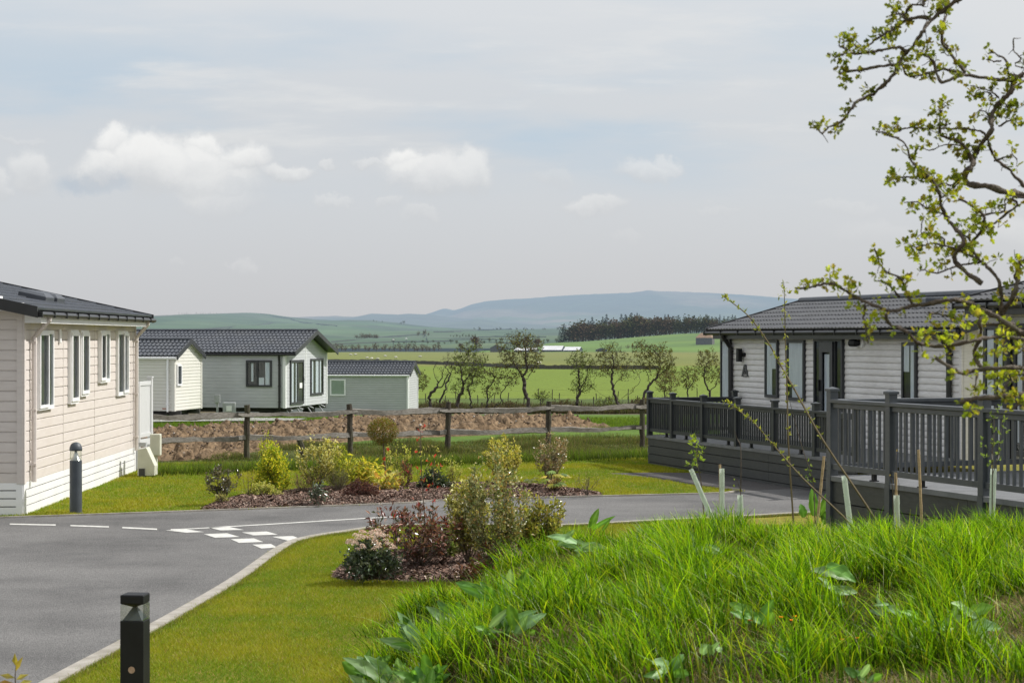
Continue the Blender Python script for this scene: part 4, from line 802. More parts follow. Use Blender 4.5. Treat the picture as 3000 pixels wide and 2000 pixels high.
# ------------------------------------------------------------------ decks
def build_deck(label, O, segs, floor_poly, zf, zr, zg, post_at, pitch, board_dir, rm='rail'):
    """segs: list of (Frame,length) railings; post_at: list per seg"""
    root=thing('timber_deck',label,'deck',(O[0],O[1],zg),'graphite decks with railings')
    mb=MB(); bd=Vector((board_dir[0],board_dir[1],0)).normalized(); bn=Vector((-bd.y,bd.x,0))
    poly=[(Vector((p[0],p[1],0)).dot(bd),Vector((p[0],p[1],0)).dot(bn)) for p in floor_poly]
    v0=min(p[1] for p in poly); v1=max(p[1] for p in poly); v=v0
    def cut(v):
        xs=[]
        for i in range(len(poly)):
            (x1,y1),(x2,y2)=poly[i],poly[(i+1)%len(poly)]
            if (y1>v)!=(y2>v): xs.append(x1+(x2-x1)*(v-y1)/(y2-y1))
        return (min(xs),max(xs)) if len(xs)>1 else None
    while v<v1:
        c=cut(v+.07)
        if c:
            q=[bd*c[0]+bn*v,bd*c[1]+bn*v,bd*c[1]+bn*(v+.138),bd*c[0]+bn*(v+.138)]
            mb.add([(p.x,p.y,zf-.025) for p in q]+[(p.x,p.y,zf) for p in q],[(4,5,6,7),(0,1,5,4),(1,2,6,5),(2,3,7,6),(3,0,4,7)])
        v+=.143
    mb.build('deck_floor',M['deck_board'],root)
    proto=None; cp=None
    for (fr,L,skirt),posts in zip(segs,post_at):
        mb=MB(); mb.fbox(fr,-.02,L+.02,zf-.05,zf+.008,-.03,.05); mb.build('edge_board',M['deck_board'],root)
        if skirt:
            mb=MB(); h=(zf-.05-zg+.12)/4
            for k in range(4):
                x=-.0
                while x<L-.02:
                    xe=min(x+3.0,L); mb.fbox(fr,x+.003,xe-.003,zg-.12+k*h+.014,zg-.12+(k+1)*h,-.02,.022+.0*k); x=xe
            mb.build('skirt',M['deck'],root)
            bk=MB(); bk.add([fr.p(0,zg-.2,-.03),fr.p(L,zg-.2,-.03),fr.p(L,zf-.06,-.03),fr.p(0,zf-.06,-.03)],[(0,1,2,3)]); bk.build('skirt_void',M['room'],root)
        zt=zr
        mb=MB(); mb.fbox(fr,0,L,zt-.03,zt+.015,-.055,.055); mb.fbox(fr,0,L,zt-.09,zt-.03,-.028,.028); mb.build('top_rail',M[rm],root,bevel=.006)
        mb=MB(); mb.fbox(fr,0,L,zf+.09,zf+.155,-.028,.028); mb.build('bottom_rail',M[rm],root)
        bp=None; a=pitch*.5
        while a<L:
            if min(abs(a-p) for p in posts)>.07:
                if bp is None:
                    mb=MB(); mb.fbox(fr,a-.0135,a+.0135,zf+.155,zt-.09,-.014,.014); bp=mb.build('baluster',M[rm],root); b0=a
                else: dup_part(bp,root,fr.e*(a-b0))
            a+=pitch
        for p in posts:
            mb=MB(); w=.052; mb.fbox(fr,p-w,p+w,(zg if p in posts[:0] else zf-.0),zr+.11,-w,w); po=mb.build('post',M[rm],root,bevel=.004)
            mb=MB(); c=fr.p(p,zr+.11,0); e=fr.e*(w+.014); nn=fr.n*(w+.014); z=Vector((0,0,.03)); t=Vector((0,0,.055))
            mb.add([c-e-nn,c+e-nn,c+e+nn,c-e+nn,c-e-nn+z,c+e-nn+z,c+e+nn+z,c-e+nn+z,c+t],[(0,3,2,1),(0,1,5,4),(1,2,6,5),(2,3,7,6),(3,0,4,7),(4,5,8),(5,6,8),(6,7,8),(7,4,8)]); mb.build('cap',M[rm],po)
        k=1.0
        while k<L:
            if min(abs(k-p) for p in posts)>.3:
                mb=MB(); mb.fbox(fr,k-.03,k+.03,zf+.008,zf+.09,-.02,.02); mb.fbox(fr,k-.05,k+.05,zf+.008,zf+.02,-.035,.035); mb.build('rail_foot',M['lamp_black'],root)
            k+=1.05
    return root
eD=Vector((.30,-.953,0)).normalized(); nD=Vector((.953,.30,0))
A1=Vector((2.88,41.9,0)); f1=Frame(A1,eD,-nD); L1=10.5
def along(fr,px): return fr.hit(px,1200)[0]
ps=[.05]+[along(f1,px) for px in (1971,2061,2160,2270,2390)]
ps+= [ps[-1]+1.5]; L1=ps[-1]
f1b=Frame(A1,nD,-eD)
wall_d=(gR.side.O-A1).dot(nD)-.05
build_deck('long graphite deck with fine black railing running along the taupe lodge, beyond the driveway',A1,[(f1,L1,True),(f1b,wall_d,True)],[A1,A1+eD*L1,A1+eD*L1+nD*wall_d,A1+nD*wall_d],.605,1.385,0,[ps,[wall_d-.1]],.10,eD)
A2=Vector((3.86,24.0,0)); e2=Vector((.335,-.942,0)).normalized(); n2_=Vector((.942,.335,0)).normalized(); f2=Frame(A2,e2,-n2_); f2b=Frame(A2,n2_,-e2)
ps2=[0,along(f2,2611),along(f2,2884)]; ps2+=[ps2[-1]+2.0]; L2=ps2[-1]; wd2=3.2
deck2=build_deck('nearer graphite deck with tall square capped posts, at the right behind the grass bank',A2,[(f2,L2,True),(f2b,wd2,True)],[A2,A2+e2*L2,A2+e2*L2+n2_*wd2,A2+n2_*wd2],.985,1.90,0,[ps2,[wd2-.1]],.118,n2_,'rail_near')
for p in ps2:                                           # outer posts run down over the skirt
    mb=MB(); mb.fbox(f2,p-.053,p+.053,-.1,.985,-.053,.058); mb.build('post_foot',M['rail_near'],deck2)
# ------------------------------------------------------------------ cleft rail fence
fe=thing('rail_fence','weathered split rail timber fence on dark posts across the bare soil','fence',(-5.8,43.5,0))
pp=[Vector((-5.8+2.25*k*.997,43.5+1.25*k,0)) for k in range(-2,6)]
adj={0:0,1:-.07,2:-.18,3:-.08,4:0.0}
rg=random.Random(5)
for k in range(-2,6):
    p=pp[k+2]; p.x+=adj.get(k,0); lean=rg.uniform(-.03,.03); mb=MB(); hgt=1.165+rg.uniform(-.02,.03)
    pts=[];rad=[]
    for i in range(9):
        t=i/8; pts.append((p.x+lean*t+.008*math.sin(i*2.1+k),p.y,-.1+(hgt+.1)*t)); rad.append(.066*(1+.07*math.sin(i*1.7+k*2))*(1 if i<8 else .93))
    mb.tube(pts,rad,9); mb.build('post',M['post_wood'],fe)
for k in range(-2,5):
    for zc in (.985,.475):
        a=pp[k+2]; b=pp[k+3]; mb=MB(); V=[];Fc=[]; N=22; ph=rg.uniform(0,6); am=rg.uniform(.012,.035); hw0=rg.uniform(.045,.064)
        for i in range(N+1):
            t=-.07+1.14*i/N; q=a.lerp(b,t); z=zc-am*math.sin(math.pi*t)+.012*math.sin(t*9+ph)+.006*math.sin(t*31+ph)+rg.uniform(-.003,.003); z+=(t-.5)*rg.choice([0,0])
            hw=hw0*(1+.16*math.sin(t*7+ph*2)+rg.uniform(-.05,.05))*(1-.5*max(0,abs(t-.5)*2-.93)*4); yo=(.045 if k%2 else -.045)+.02*math.sin(t*6+ph)
            tw=.35*math.sin(t*5+ph)
            for ca,sa in ((-1,-1),(1,-1),(1.1,.9),(-.6,1)):
                dy=ca*.028; dz=sa*hw; V.append((q.x,q.y+yo+dy*math.cos(tw)-dz*math.sin(tw)*.5,z+dz*math.cos(tw)+dy*math.sin(tw)))
        for i in range(N):
            for j in range(4): Fc.append((i*4+j,i*4+(j+1)%4,(i+1)*4+(j+1)%4,(i+1)*4+j))
        Fc+=[(3,2,1,0),(N*4,N*4+1,N*4+2,N*4+3)]; mb.add(V,Fc); mb.build('rail',M['weather_wood'],fe)
p=W(884,1330,44.6); mb=MB(); mb.tube([(p.x+.04,p.y,-.1),(p.x,p.y,.2),(p.x-.08,p.y,.47)],[.07,.065,.06],8); mb.build('prop_post',M['post_wood'],fe)
# ------------------------------------------------------------------ bollard lights
p=G(222,1504); bo=thing('bollard_light','round slate grey bollard light with domed cap standing by the cream lodge','bollard light',tuple(p),'bollard lights along the road')
mb=MB(); mb.lathe(p,[(.105,0),(.105,.02),(.093,.022),(.091,.80),(.086,.803),(0,.803)],28); mb.build('column',M['lamp_grey'],bo,smooth=False)
mb=MB(); mb.lathe(p,[(.088,.80),(.088,.955)],28); mb.build('lens',M['clear'],bo,smooth=True)
mb=MB(); mb.lathe(p,[(.080,.805),(.045,.86),(.022,.93),(.02,.955)],24); mb.build('reflector',M['steel'],bo,smooth=True)
mb=MB(); mb.lathe(p,[(.0,.95),(.094,.95),(.096,.975),(.09,1.01),(.075,1.045),(.05,1.068),(.02,1.078),(0,1.08)],28); mb.build('cap',M['lamp_grey'],bo,smooth=True)
p=Vector(((395.5-CX)*12.87/F,12.87,0)); p.z=tz(p.x,p.y); bo=thing('bollard_light','square black bollard light with clear lens, close by on the lawn beside the kerb','bollard light',tuple(p),'bollard lights along the road')
a=R(-6); fx=Frame((p.x,p.y),(math.cos(a),math.sin(a)),(math.sin(a),-math.cos(a))); h=.077; zt=1.0
mb=MB(); mb.fbox(fx,-h,h,0,zt-.166,-h,h); mb.build('column',M['lamp_black'],bo,bevel=.006)
mb=MB(); mb.fbox(fx,-h,h,zt-.062,zt,-h,h); mb.build('cap',M['lamp_black'],bo,bevel=.009)
mb=MB(); mb.fbox(fx,-h+.002,h-.002,zt-.166,zt-.062,-h+.002,h-.002); mb.build('lens',M['clear'],bo)
mb=MB(); q=h*.82; vs=[fx.p(x,zt-.165,y) for x,y in ((-q,-q),(q,-q),(q,q),(-q,q))]+[fx.p(x,zt-.085,y) for x,y in ((-.012,-.012),(.012,-.012),(.012,.012),(-.012,.012))]; mb.add(vs,[(0,1,5,4),(1,2,6,5),(2,3,7,6),(3,0,4,7),(4,5,6,7)]); mb.build('reflector',M['lamp_grey'],bo)
mb=MB(); vs=[fx.p(x,zt-.0625,y) for x,y in ((-q,-q),(q,-q),(q,q),(-q,q))]+[fx.p(0,zt-.09,0)]; mb.add(vs,[(0,1,4),(1,2,4),(2,3,4),(3,0,4)]); mb.build('upper_reflector',M['lamp_black'],bo)
c=fx.p(0,H-(1961-HY)*12.8/F,h); mb=MB(); mb.tube([c-fx.n*.002,c+fx.n*.003],.022,18); mb.build('sensor',vary('copper_sensor',(.33,.2,.13),(.5,.36,.27),scale=60,rough=.4),bo)
# ------------------------------------------------------------------ branching trees
def colonize(start_chains, attr, step, infl, kill, rng, iters=90, jit=.35, bias=(0,0,.0)):
    nodes=[];par=[]
    for ch in start_chains:                            # each chain: list of points, first may attach to an existing node index
        prev=ch[0] if isinstance(ch[0],int) else -1
        for p in (ch[1:] if isinstance(ch[0],int) else ch): nodes.append(np.array(p,float)); par.append(prev); prev=len(nodes)-1
    A=np.array(attr); used=set()
    for _ in range(iters):
        if len(A)==0: break
        N=np.array(nodes); d=np.linalg.norm(A[:,None]-N[None],axis=2); near=d.argmin(1); dm=d.min(1)
        ok=dm<infl; grew=False
        for i in np.unique(near[ok]):
            v=(A[ok&(near==i)]-N[i]); v=(v/np.linalg.norm(v,axis=1)[:,None]).mean(0)+rng.normal(size=3)*jit+np.array(bias)
            q=N[i]+v/np.linalg.norm(v)*step
            nodes.append(q); par.append(int(i)); grew=True
        N=np.array(nodes); d=np.linalg.norm(A[:,None]-N[None],axis=2).min(1); A=A[d>kill]
        if not grew or len(nodes)>3200: break
    return nodes,par
def tree_radii(nodes,par,tip,expo=2.3,base=None):
    n=len(nodes); ch=[[] for _ in range(n)]
    for i,p in enumerate(par):
        if p>=0: ch[p].append(i)
    r=np.zeros(n)
    for i in range(n-1,-1,-1):
        r[i]=tip if not ch[i] else (sum(r[c]**expo for c in ch[i])+tip**expo*.05)**(1/expo)
    if base: k=base/r.max(); r=np.where(r>tip*1.01,tip+(r-tip)*(base-tip)/max(r.max()-tip,1e-9),r)
    return r,ch
def tree_tubes(mb,nodes,r,ch,par,roots,sides=(7,5,4,3)):
    stack=[(i,None) for i in roots]
    while stack:
        i,pr=stack.pop(); pts=[];rad=[]
        if pr is not None: pts.append(nodes[pr]); rad.append(min(r[pr],r[i]*1.15))
        while True:
            pts.append(nodes[i]); rad.append(r[i])
            if not ch[i]: break
            c=sorted(ch[i],key=lambda k:-r[k]); 
            for k in c[1:]: stack.append((k,i))
            i=c[0]
        if len(pts)>1:
            m=max(rad); s=8 if m>.05 else 6 if m>.02 else 4 if m>.008 else 3
            mb.tube(pts,rad,s,cap=m>.01)
def tufts(mb,nodes,ch,sel,pal,rng,n,L,w,spread,off=.0):
    for i in sel:
        for _ in range(n):
            d=rng.normal(size=3); d[2]+=.35; d/=np.linalg.norm(d); p=nodes[i]+rng.normal(size=3)*off
            nr=rng.normal(size=3); c=pal[rng.integers(len(pal))]; k=rng.uniform(.75,1.3)
            mb.leaf(p,d,nr,L*rng.uniform(.6,1.25),w*rng.uniform(.7,1.2),(c[0]*k,c[1]*k,c[2]*k))
def hawthorn(label,bx,by,d,trunk,crowns,base_r,natt,seed,pal,leafn=3,leafL=.13,step=.17,dead=False,group='hawthorn trees along the stream',leaf_p=.27):
    """trunk chains and crown ellipses are surveyed in the photograph's picture and stood up at distance d"""
    rng=np.random.default_rng(seed); d=d; S=d/F
    def P(px,py,dd=0): q=W(px,py,d); return np.array([q.x,q.y+dd,q.z])
    gp=W(bx,by,d); g=Vector((gp.x,gp.y,tz(gp.x,gp.y)))
    chains=[]; cnt=0; first=[]
    for t in trunk:
        depth=rng.uniform(-.15,.15); pts=[P(x,y,(j*.1)*rng.uniform(-1,1)) for j,(x,y) in enumerate(t)]
        if not chains: pts=[np.array([g.x,g.y,g.z-.1])]+pts
        dense=[]
        for a,b in zip(pts[:-1],pts[1:]):
            m=max(1,int(np.linalg.norm(b-a)/step)); 
            for k in range(m): dense.append(a+(b-a)*k/m+(rng.normal(size=3)*.05 if k else 0))
        dense.append(pts[-1])
        if chains:
            al=[q for c in chains for q in (c[1:] if isinstance(c[0],int) else c)]
            j=int(np.argmin([np.linalg.norm(q-dense[0]) for q in al])); chains.append([j]+dense)
        else: chains.append(dense)
    att=[]
    for cx,cy,rx,ry,w in crowns:
        k=int(natt*w*2.7); rx*=1.12; ry*=1.04
        while k>0:
            v=rng.uniform(-1,1,3)
            if np.linalg.norm(v)<1 and rng.random()<.35+.65*np.linalg.norm(v): q=P(cx+v[0]*rx,cy-v[2]*ry); q[1]+=v[1]*rx*S; att.append(q); k-=1
    nodes,par=colonize(chains,att,step,1.6,.16,rng,jit=.65)
    tip=.0085; r,ch=tree_radii(nodes,par,tip,2.0,base_r*.8); r=np.where(r>tip,tip+(r-tip)*np.clip(r/(base_r*.8),.35,1),r)
    root=thing('dead_tree' if dead else 'hawthorn_tree',label,'tree',tuple(g),group)
    roots=[i for i,p in enumerate(par) if p<0]
    mb=MB(); tree_tubes(mb,nodes,r,ch,par,roots); mb.build('trunk',M['bark_far'],root)
    if not dead:
        mb=MB(); sel=[i for i in range(len(nodes)) if r[i]<.03 and rng.random()<leaf_p]
        tufts(mb,nodes,ch,sel,pal,rng,leafn,leafL,leafL*.75,0,.05); mb.build('crown',M['leaf_far'],root)
    return root
OL=[(.12,.135,.035),(.15,.16,.04),(.09,.10,.03),(.19,.185,.055),(.13,.11,.045)]
OG=[(.11,.15,.03),(.14,.185,.04),(.085,.11,.028),(.17,.205,.05)]
hawthorn('bent bare dead tree with broken limbs right of the low sage caravan',1259,1205,139,[[(1262,1150),(1275,1138),(1285,1120),(1275,1105),(1270,1085)],[(1285,1120),(1296,1105),(1300,1085)],[(1275,1138),(1297,1130),(1305,1110),(1322,1090),(1325,1060)]],[(1300,1080,22,40,1)],.13,30,1,OL,dead=True)
hawthorn('twisted twin stemmed dead tree with thin twigs beside the bent dead tree',1285,1203,141,[[(1288,1175),(1296,1160),(1306,1130),(1318,1100)],[(1296,1160),(1312,1145),(1322,1110)]],[(1314,1075,14,50,1)],.09,40,2,OL,dead=True)
hawthorn('leaning hawthorn with dense dark crown, left of the tall forked hawthorn',1338,1207,139,[[(1344,1165),(1356,1135),(1353,1100),(1350,1080)],[(1356,1135),(1375,1100),(1385,1060)],[(1350,1080),(1365,1050),(1380,1025)]],[(1375,1055,50,55,.55),(1345,1070,28,40,.25),(1395,1085,38,38,.2),(1352,1135,34,30,.16)],.15,330,3,OG)
hawthorn('slender leafy thorn tree growing close behind the leaning hawthorn',1382,1199,142,[[(1378,1160),(1372,1140),(1384,1115),(1392,1090)]],[(1390,1090,32,55,1)],.08,130,4,OG)
hawthorn('low twisted hawthorn with crossing trunks leaning right',1424,1206,138,[[(1430,1170),(1428,1140),(1446,1115),(1456,1090)],[(1430,1170),(1452,1150),(1462,1120)],[(1446,1195),(1470,1172),(1468,1150),(1490,1125),(1505,1105)]],[(1450,1095,34,28,.45),(1490,1110,36,24,.35),(1440,1140,28,24,.2)],.12,150,5,OL,leaf_p=.4)
hawthorn('tall hawthorn with single clear trunk forking into a wide round crown',1554,1218,137,[[(1548,1180),(1540,1155),(1537,1125),(1533,1108)],[(1533,1108),(1515,1075),(1500,1050)],[(1533,1108),(1545,1080),(1540,1040),(1535,1000)],[(1537,1112),(1560,1085),(1572,1055)]],[(1525,1035,64,68,.8),(1490,1025,32,55,.2),(1570,1030,26,50,.18)],.16,420,6,OL)
hawthorn('narrow hawthorn with layered crown standing by the fourth fence post',1687,1222,137,[[(1692,1170),(1700,1145),(1697,1110),(1695,1080)],[(1700,1145),(1715,1115),(1722,1090)],[(1695,1080),(1690,1055)]],[(1700,1055,40,30,.4),(1705,1090,34,26,.3),(1705,1130,36,24,.3)],.13,300,7,OG)
hawthorn('ragged hawthorn with V shaped trunk and peaked top',1808,1222,137,[[(1812,1195),(1803,1160),(1797,1130),(1793,1095),(1798,1060),(1790,1020)],[(1812,1195),(1830,1160),(1855,1145),(1873,1120),(1876,1090)],[(1797,1130),(1820,1110),(1832,1085)],[(1808,1185),(1785,1165),(1770,1160),(1750,1145)]],[(1790,1050,42,54,.55),(1830,1075,34,40,.25),(1760,1075,30,32,.2)],.13,380,8,OL)
hawthorn('wind swept hawthorn leaning right with open crown beside the black railing',1880,1185,146,[[(1888,1150),(1905,1125),(1925,1105),(1935,1075),(1930,1040)],[(1905,1125),(1895,1090),(1875,1065)],[(1925,1105),(1955,1080),(1970,1060)],[(1930,1040),(1900,1015),(1880,1002)]],[(1925,1050,52,44,.6),(1880,1025,30,30,.25),(1962,1080,24,24,.15)],.12,300,9,OL,leaf_p=.45)
hawthorn('pale feathery young tree behind the left end of the black railing',1948,1160,160,[[(1948,1130),(1952,1110)]],[(1955,1115,36,38,1)],.06,150,10,[(.16,.15,.06),(.20,.18,.08)],leaf_p=.6)
hawthorn('thin pair of bare stemmed thorns left of the taupe lodge',2012,1168,155,[[(2015,1140),(2008,1110),(2015,1090)],[(2015,1140),(2030,1120),(2038,1095)]],[(2018,1105,28,36,1)],.07,140,11,OL,leaf_p=.5)
hawthorn('gnarled thorn tree against the left corner of the taupe lodge',2078,1172,150,[[(2080,1145),(2065,1120),(2062,1095),(2075,1060)],[(2080,1145),(2100,1125),(2108,1095)]],[(2072,1065,36,46,.6),(2100,1090,26,40,.4)],.11,220,12,OL,leaf_p=.45)
hawthorn('dark little thorn bush against the end of the sage caravan',1205,1172,150,[[(1208,1150),(1215,1125)],[(1206,1155),(1225,1140)]],[(1222,1115,32,34,1)],.09,170,13,OL,leaf_p=.4)
hawthorn('low rounded thorn bush out in the bright green field',1588,1172,165,[[(1588,1165)]],[(1590,1158,28,15,1)],.05,110,14,OG)
hawthorn('small leafy thorn bush under the V trunked hawthorn',1768,1198,143,[[(1768,1190)]],[(1785,1180,40,18,1)],.05,120,15,OG)
for i,(px,py,rx,ry,lb) in enumerate([(1650,1192,60,20,'low brown brush left of the fourth fence post'),(1480,1196,70,18,'low brown brush under the twisted hawthorn'),(1300,1194,60,18,'low brown brush at the foot of the dead trees'),(1930,1180,80,18,'low brown brush behind the black railing')]):
    hawthorn(lb,px,py+12,141-i*.5,[[(px,py+8)]],[(px,py,rx,ry,1)],.03,130,60+i,[(.10,.08,.045),(.13,.10,.06),(.08,.085,.03)],group='brush along the stream',leaf_p=.8)
# ------------------------------------------------------------------ distant trees
def far_tree_proto(name,label,group,kind,h,seed,pal,n=260):
    rng=np.random.default_rng(seed); root=thing(name,label,'tree',(0,0,0),group); mb=MB(); tk=MB()
    if kind=='conifer':
        tk.tube([(0,0,0),(0,0,h*.9)],[h*.018,h*.004],5)
        for i in range(n):
            t=rng.random()**.8; z=h*(.0+1.0*t); rr=h*.27*(1-t)**.85*(.75+.35*math.sin(t*40+seed))+h*.006; th=rng.uniform(0,6.28)
            p=(rr*.35*math.cos(th),rr*.35*math.sin(th),z); dd=(math.cos(th),math.sin(th),-.25+.5*t); c=pal[rng.integers(len(pal))]; k=rng.uniform(.6,1.3)
            mb.leaf(p,dd,(0,0,1),max(rr*.9,h*.02),h*.055,tuple(x*k for x in c))
    else:
        tk.tube([(0,0,0),(0,0,h*.55)],[h*.025,h*.012],5)
        for j in range(7):
            th=rng.uniform(0,6.28); tk.tube([(0,0,h*.3),(math.cos(th)*h*.2,math.sin(th)*h*.2,h*rng.uniform(.55,.85))],[h*.012,h*.004],4)
        lob=[(rng.normal()*h*.13,rng.normal()*h*.13,h*rng.uniform(.22,.78),h*rng.uniform(.16,.25)) for _ in range(9)]
        for i in range(n):
            lx,ly,lz,lr=lob[rng.integers(9)]; v=rng.normal(size=3); v/=np.linalg.norm(v); rr=lr*rng.random()**.4
            p=(lx+v[0]*rr,ly+v[1]*rr,lz+v[2]*rr); c=pal[rng.integers(len(pal))]; k=rng.uniform(.6,1.3)
            mb.leaf(p,v+rng.normal(size=3)*.6,rng.normal(size=3),h*.085,h*.07,tuple(x*k for x in c))
    mb.build('crown',M['far_tree'],root); tk.build('trunk',M['far_trunk'],root); return root
CO=[(.013,.025,.013),(.020,.034,.016),(.009,.018,.011)]; BR=[(.125,.085,.052),(.17,.115,.07),(.085,.06,.04)]; GB=[(.075,.082,.028),(.11,.105,.04),(.055,.062,.026)]
gw='trees of the distant wood'
protos=[far_tree_proto('conifer_tree','dark pointed conifer in the distant wood above the green field',gw,'conifer',22,1,CO),far_tree_proto('conifer_tree','dark pointed conifer in the distant wood above the green field',gw,'conifer',24,2,CO),
        far_tree_proto('woodland_tree','rounded brown budding tree in the distant wood above the green field',gw,'round',18,3,BR),far_tree_proto('woodland_tree','rounded olive tree in the distant wood above the green field',gw,'round',17,4,GB)]
first=[True]*4; rg=random.Random(21)
woodtop=[(1640,965),(1655,958),(1670,950),(1690,944),(1712,938),(1740,938),(1780,932),(1830,932),(1870,928),(1920,930),(1980,926),(2040,928),(2100,930),(2160,932),(2300,930),(2450,930)]
woodbot=[(1632,1003),(1700,1001),(1786,994),(1880,986),(1988,978),(2044,976),(2130,973),(2450,968)]
wx=[p[0] for p in woodtop]; wy=[p[1] for p in woodtop]; bx_=[p[0] for p in woodbot]; by_=[p[1] for p in woodbot]
for row in range(3):
    px=1640+row*9
    while px<2420:
        d=2010+row*45; yb=np.interp(px,bx_,by_)-row*2; yt=np.interp(px,wx,wy)
        if row==0: k=rg.choice([2,2,3,2,3,2,3,3]) if px>1660 else rg.choice([0,3])
        else: k=rg.choice([0,1,0,1,2,2,3])
        h=1.12*(yb-yt)*d/F*(rg.uniform(.6,.95) if k>1 else rg.uniform(.70,1.12)); p=W(px,yb,d); s=h/(22,24,16,15)[k]
        o=protos[k]
        if first[k]: first[k]=False; o.location=p; o.scale=(s*1.2,s*1.2,s); o.rotation_euler=(0,0,rg.uniform(0,6))
        else: dup(o,p,rg.uniform(0,6),(s*rg.uniform(1.,1.5),s*rg.uniform(1.,1.5),s))
        px+=rg.uniform(10,18) if px<2120 else rg.uniform(18,28)
def scatter(proto,spots,label=None):
    for i,(px,yb,d,hpx) in enumerate(spots):
        p=W(px,yb,d); s=hpx*d/F/proto['h']
        if i==0: o=proto; o.location=p; o.scale=(s*1.1,s*1.1,s)
        else: dup(proto,p,rg.uniform(0,6),(s*rg.uniform(.9,1.3),s*rg.uniform(.9,1.3),s))
def proto(name,label,group,kind,h,seed,pal,n=160):
    o=far_tree_proto(name,label,group,kind,h,seed,pal,n); o['h']=float(h); return o
scatter(proto('conifer_tree','tiny conifer on the skyline of the green hill, above the grey lodge roof','skyline conifers','conifer',8,31,CO,90),[(524+i*7.2+rg.uniform(-2,2),924.5-abs(i-9)*.0,5190,rg.uniform(6,11)) for i in range(18)])
scatter(proto('conifer_tree','dark conifer just behind the roof of the grey lodge','conifers behind the grey lodge','conifer',8,32,CO,120),[(405+i*10.5+rg.uniform(-3,3),985,420,rg.uniform(9,20)) for i in range(13)])
scatter(proto('copse_tree','bare bluish tree in the dark copse on the green hillside','copse on the green hill','round',12,33,BR),[(1045+i*7.5+rg.uniform(-2,2),998+rg.uniform(-2,1),2500,rg.uniform(16,25)) for i in range(9)])
scatter(proto('copse_tree','bare tree of the pair at the bend of the hillside hedge','trees at the hedge bend','round',12,34,BR),[(1225,984,2700,16),(1243,984,2700,21),(1255,984,2700,12)])
scatter(proto('copse_tree','small lone tree high on the green hill','lone hill trees','round',12,35,GB),[(1182,949,4700,11),(1175,950,4720,8),(1095,942,5000,6),(1120,944,5000,5),(1103,943,5010,4)])
scatter(proto('valley_tree','hazy bare tree in the valley belt below the hills','valley tree belt','round',12,36,BR),[(990+i*13+rg.uniform(-5,5),1029+rg.uniform(-3,1),1450+rg.uniform(-50,200),rg.uniform(10,26)) for i in range(24)])
scatter(proto('valley_tree','hazy bare tree of the far valley hedgerow beneath the mountain','far valley hedgerow','round',12,37,GB),[(1150+i*17+rg.uniform(-6,6),rg.uniform(1004,1013),2000,rg.uniform(7,17)) for i in range(30)])
scatter(proto('valley_tree','dim tree of the line under the mountain spur','tree line under the spur','round',12,38,GB),[(1390+i*11+rg.uniform(-4,4),967+rg.uniform(-1,3),4300,rg.uniform(5,12)) for i in range(24)])
scatter(proto('round_tree','rounded bare tree standing behind the farm barns','trees by the farm','round',14,39,BR,420),[(1394,1026,1420,42),(1545,1023,1420,38),(1572,1023,1430,33),(1515,1024,1425,26),(1350,1027,1430,22)])
scatter(proto('copse_tree','dim tree in the scattered copses high on the green hill','scattered hill copses','round',12,43,GB),[(660+i*9+rg.uniform(-3,3),972+rg.uniform(-2,2),3300,rg.uniform(5,10)) for i in range(8)]+[(900+i*8,968+rg.uniform(-2,2),3400,rg.uniform(4,9)) for i in range(6)]+[(1320+i*9,986+rg.uniform(-1,2),2400,rg.uniform(6,12)) for i in range(9)]+[(1480+i*10,976+rg.uniform(-1,2),3200,rg.uniform(5,9)) for i in range(8)])
scatter(proto('field_bush','pale twiggy bush at the field edge near the stone barn','bushes at the field edge','round',6,40,[(.17,.13,.10),(.21,.17,.13)]),[(1840+i*13,1022-i*.8,1330,rg.uniform(9,19)) for i in range(7)])
# ------------------------------------------------------------------ far walls, farm, lamps, sheep
def ridge_wall(name,label,cat,pts,h,th,mat,seed=0):
    rgw=random.Random(seed); root=pts[0]; t=thing(name,label,cat,tuple(root)); mb=MB(); V=[];Fc=[]; P=[]
    for a,b in zip(pts[:-1],pts[1:]):
        n=max(1,int((b-a).length/ (th*3))); P+=[a.lerp(b,i/n) for i in range(n)]
    P.append(pts[-1])
    for p in P:
        hh=h*rgw.uniform(.85,1.15); V+=[(p.x,p.y-th/2,p.z-.6),(p.x,p.y-th/2*.7,p.z+hh),(p.x,p.y+th/2*.7,p.z+hh),(p.x,p.y+th/2,p.z-.6)]
    for i in range(len(P)-1):
        for k in range(3): Fc.append((i*4+k,i*4+4+k,i*4+5+k,i*4+k+1))
    mb.add(V,Fc); mb.build('wall' if 'wall' in name else 'hedge',mat,t); return t
wall_px=[(700,1057),(950,1060),(1100,1062),(1180,1064),(1322,1069),(1420,1074),(1550,1080),(1690,1083),(1830,1083),(1930,1083)]
ridge_wall('stone_wall','long dark dry stone wall crossing the green field behind the hawthorns','wall',[ray_ground(px,py) for px,py in wall_px],1.15,.7,M['far_wall'],1)
ridge_wall('stone_wall','far dry stone wall along the crest of the field right of the barns','wall',[ray_ground(px,py) for px,py in [(1920,1024),(2000,1021),(2080,1020),(2200,1020)]],1.4,1.,M['far_wall'],2)
from mathutils.bvhtree import BVHTree
HB={n:BVHTree.FromObject(bpy.data.objects[n],bpy.context.evaluated_depsgraph_get()) for n in ('green_hill','valley_slope','wood_field')}
def on_hill(n,px,py):
    dv=Vector(((px-CX)/F,1,-(py-HY)/F)).normalized(); h=HB[n].ray_cast(Vector((0,0,H)),dv); return h[0]
hmat=add_haze(vary('hedge_line',(.03,.04,.025),(.05,.06,.035),scale=.05,rough=.95))
def hedge(label,n,pl,h,seed):
    pts=[q for q in (on_hill(n,px,py) for px,py in pl) if q]
    if len(pts)>1: ridge_wall('hedgerow',label,'hedge',pts,h*.62,h*.6,hmat,seed)
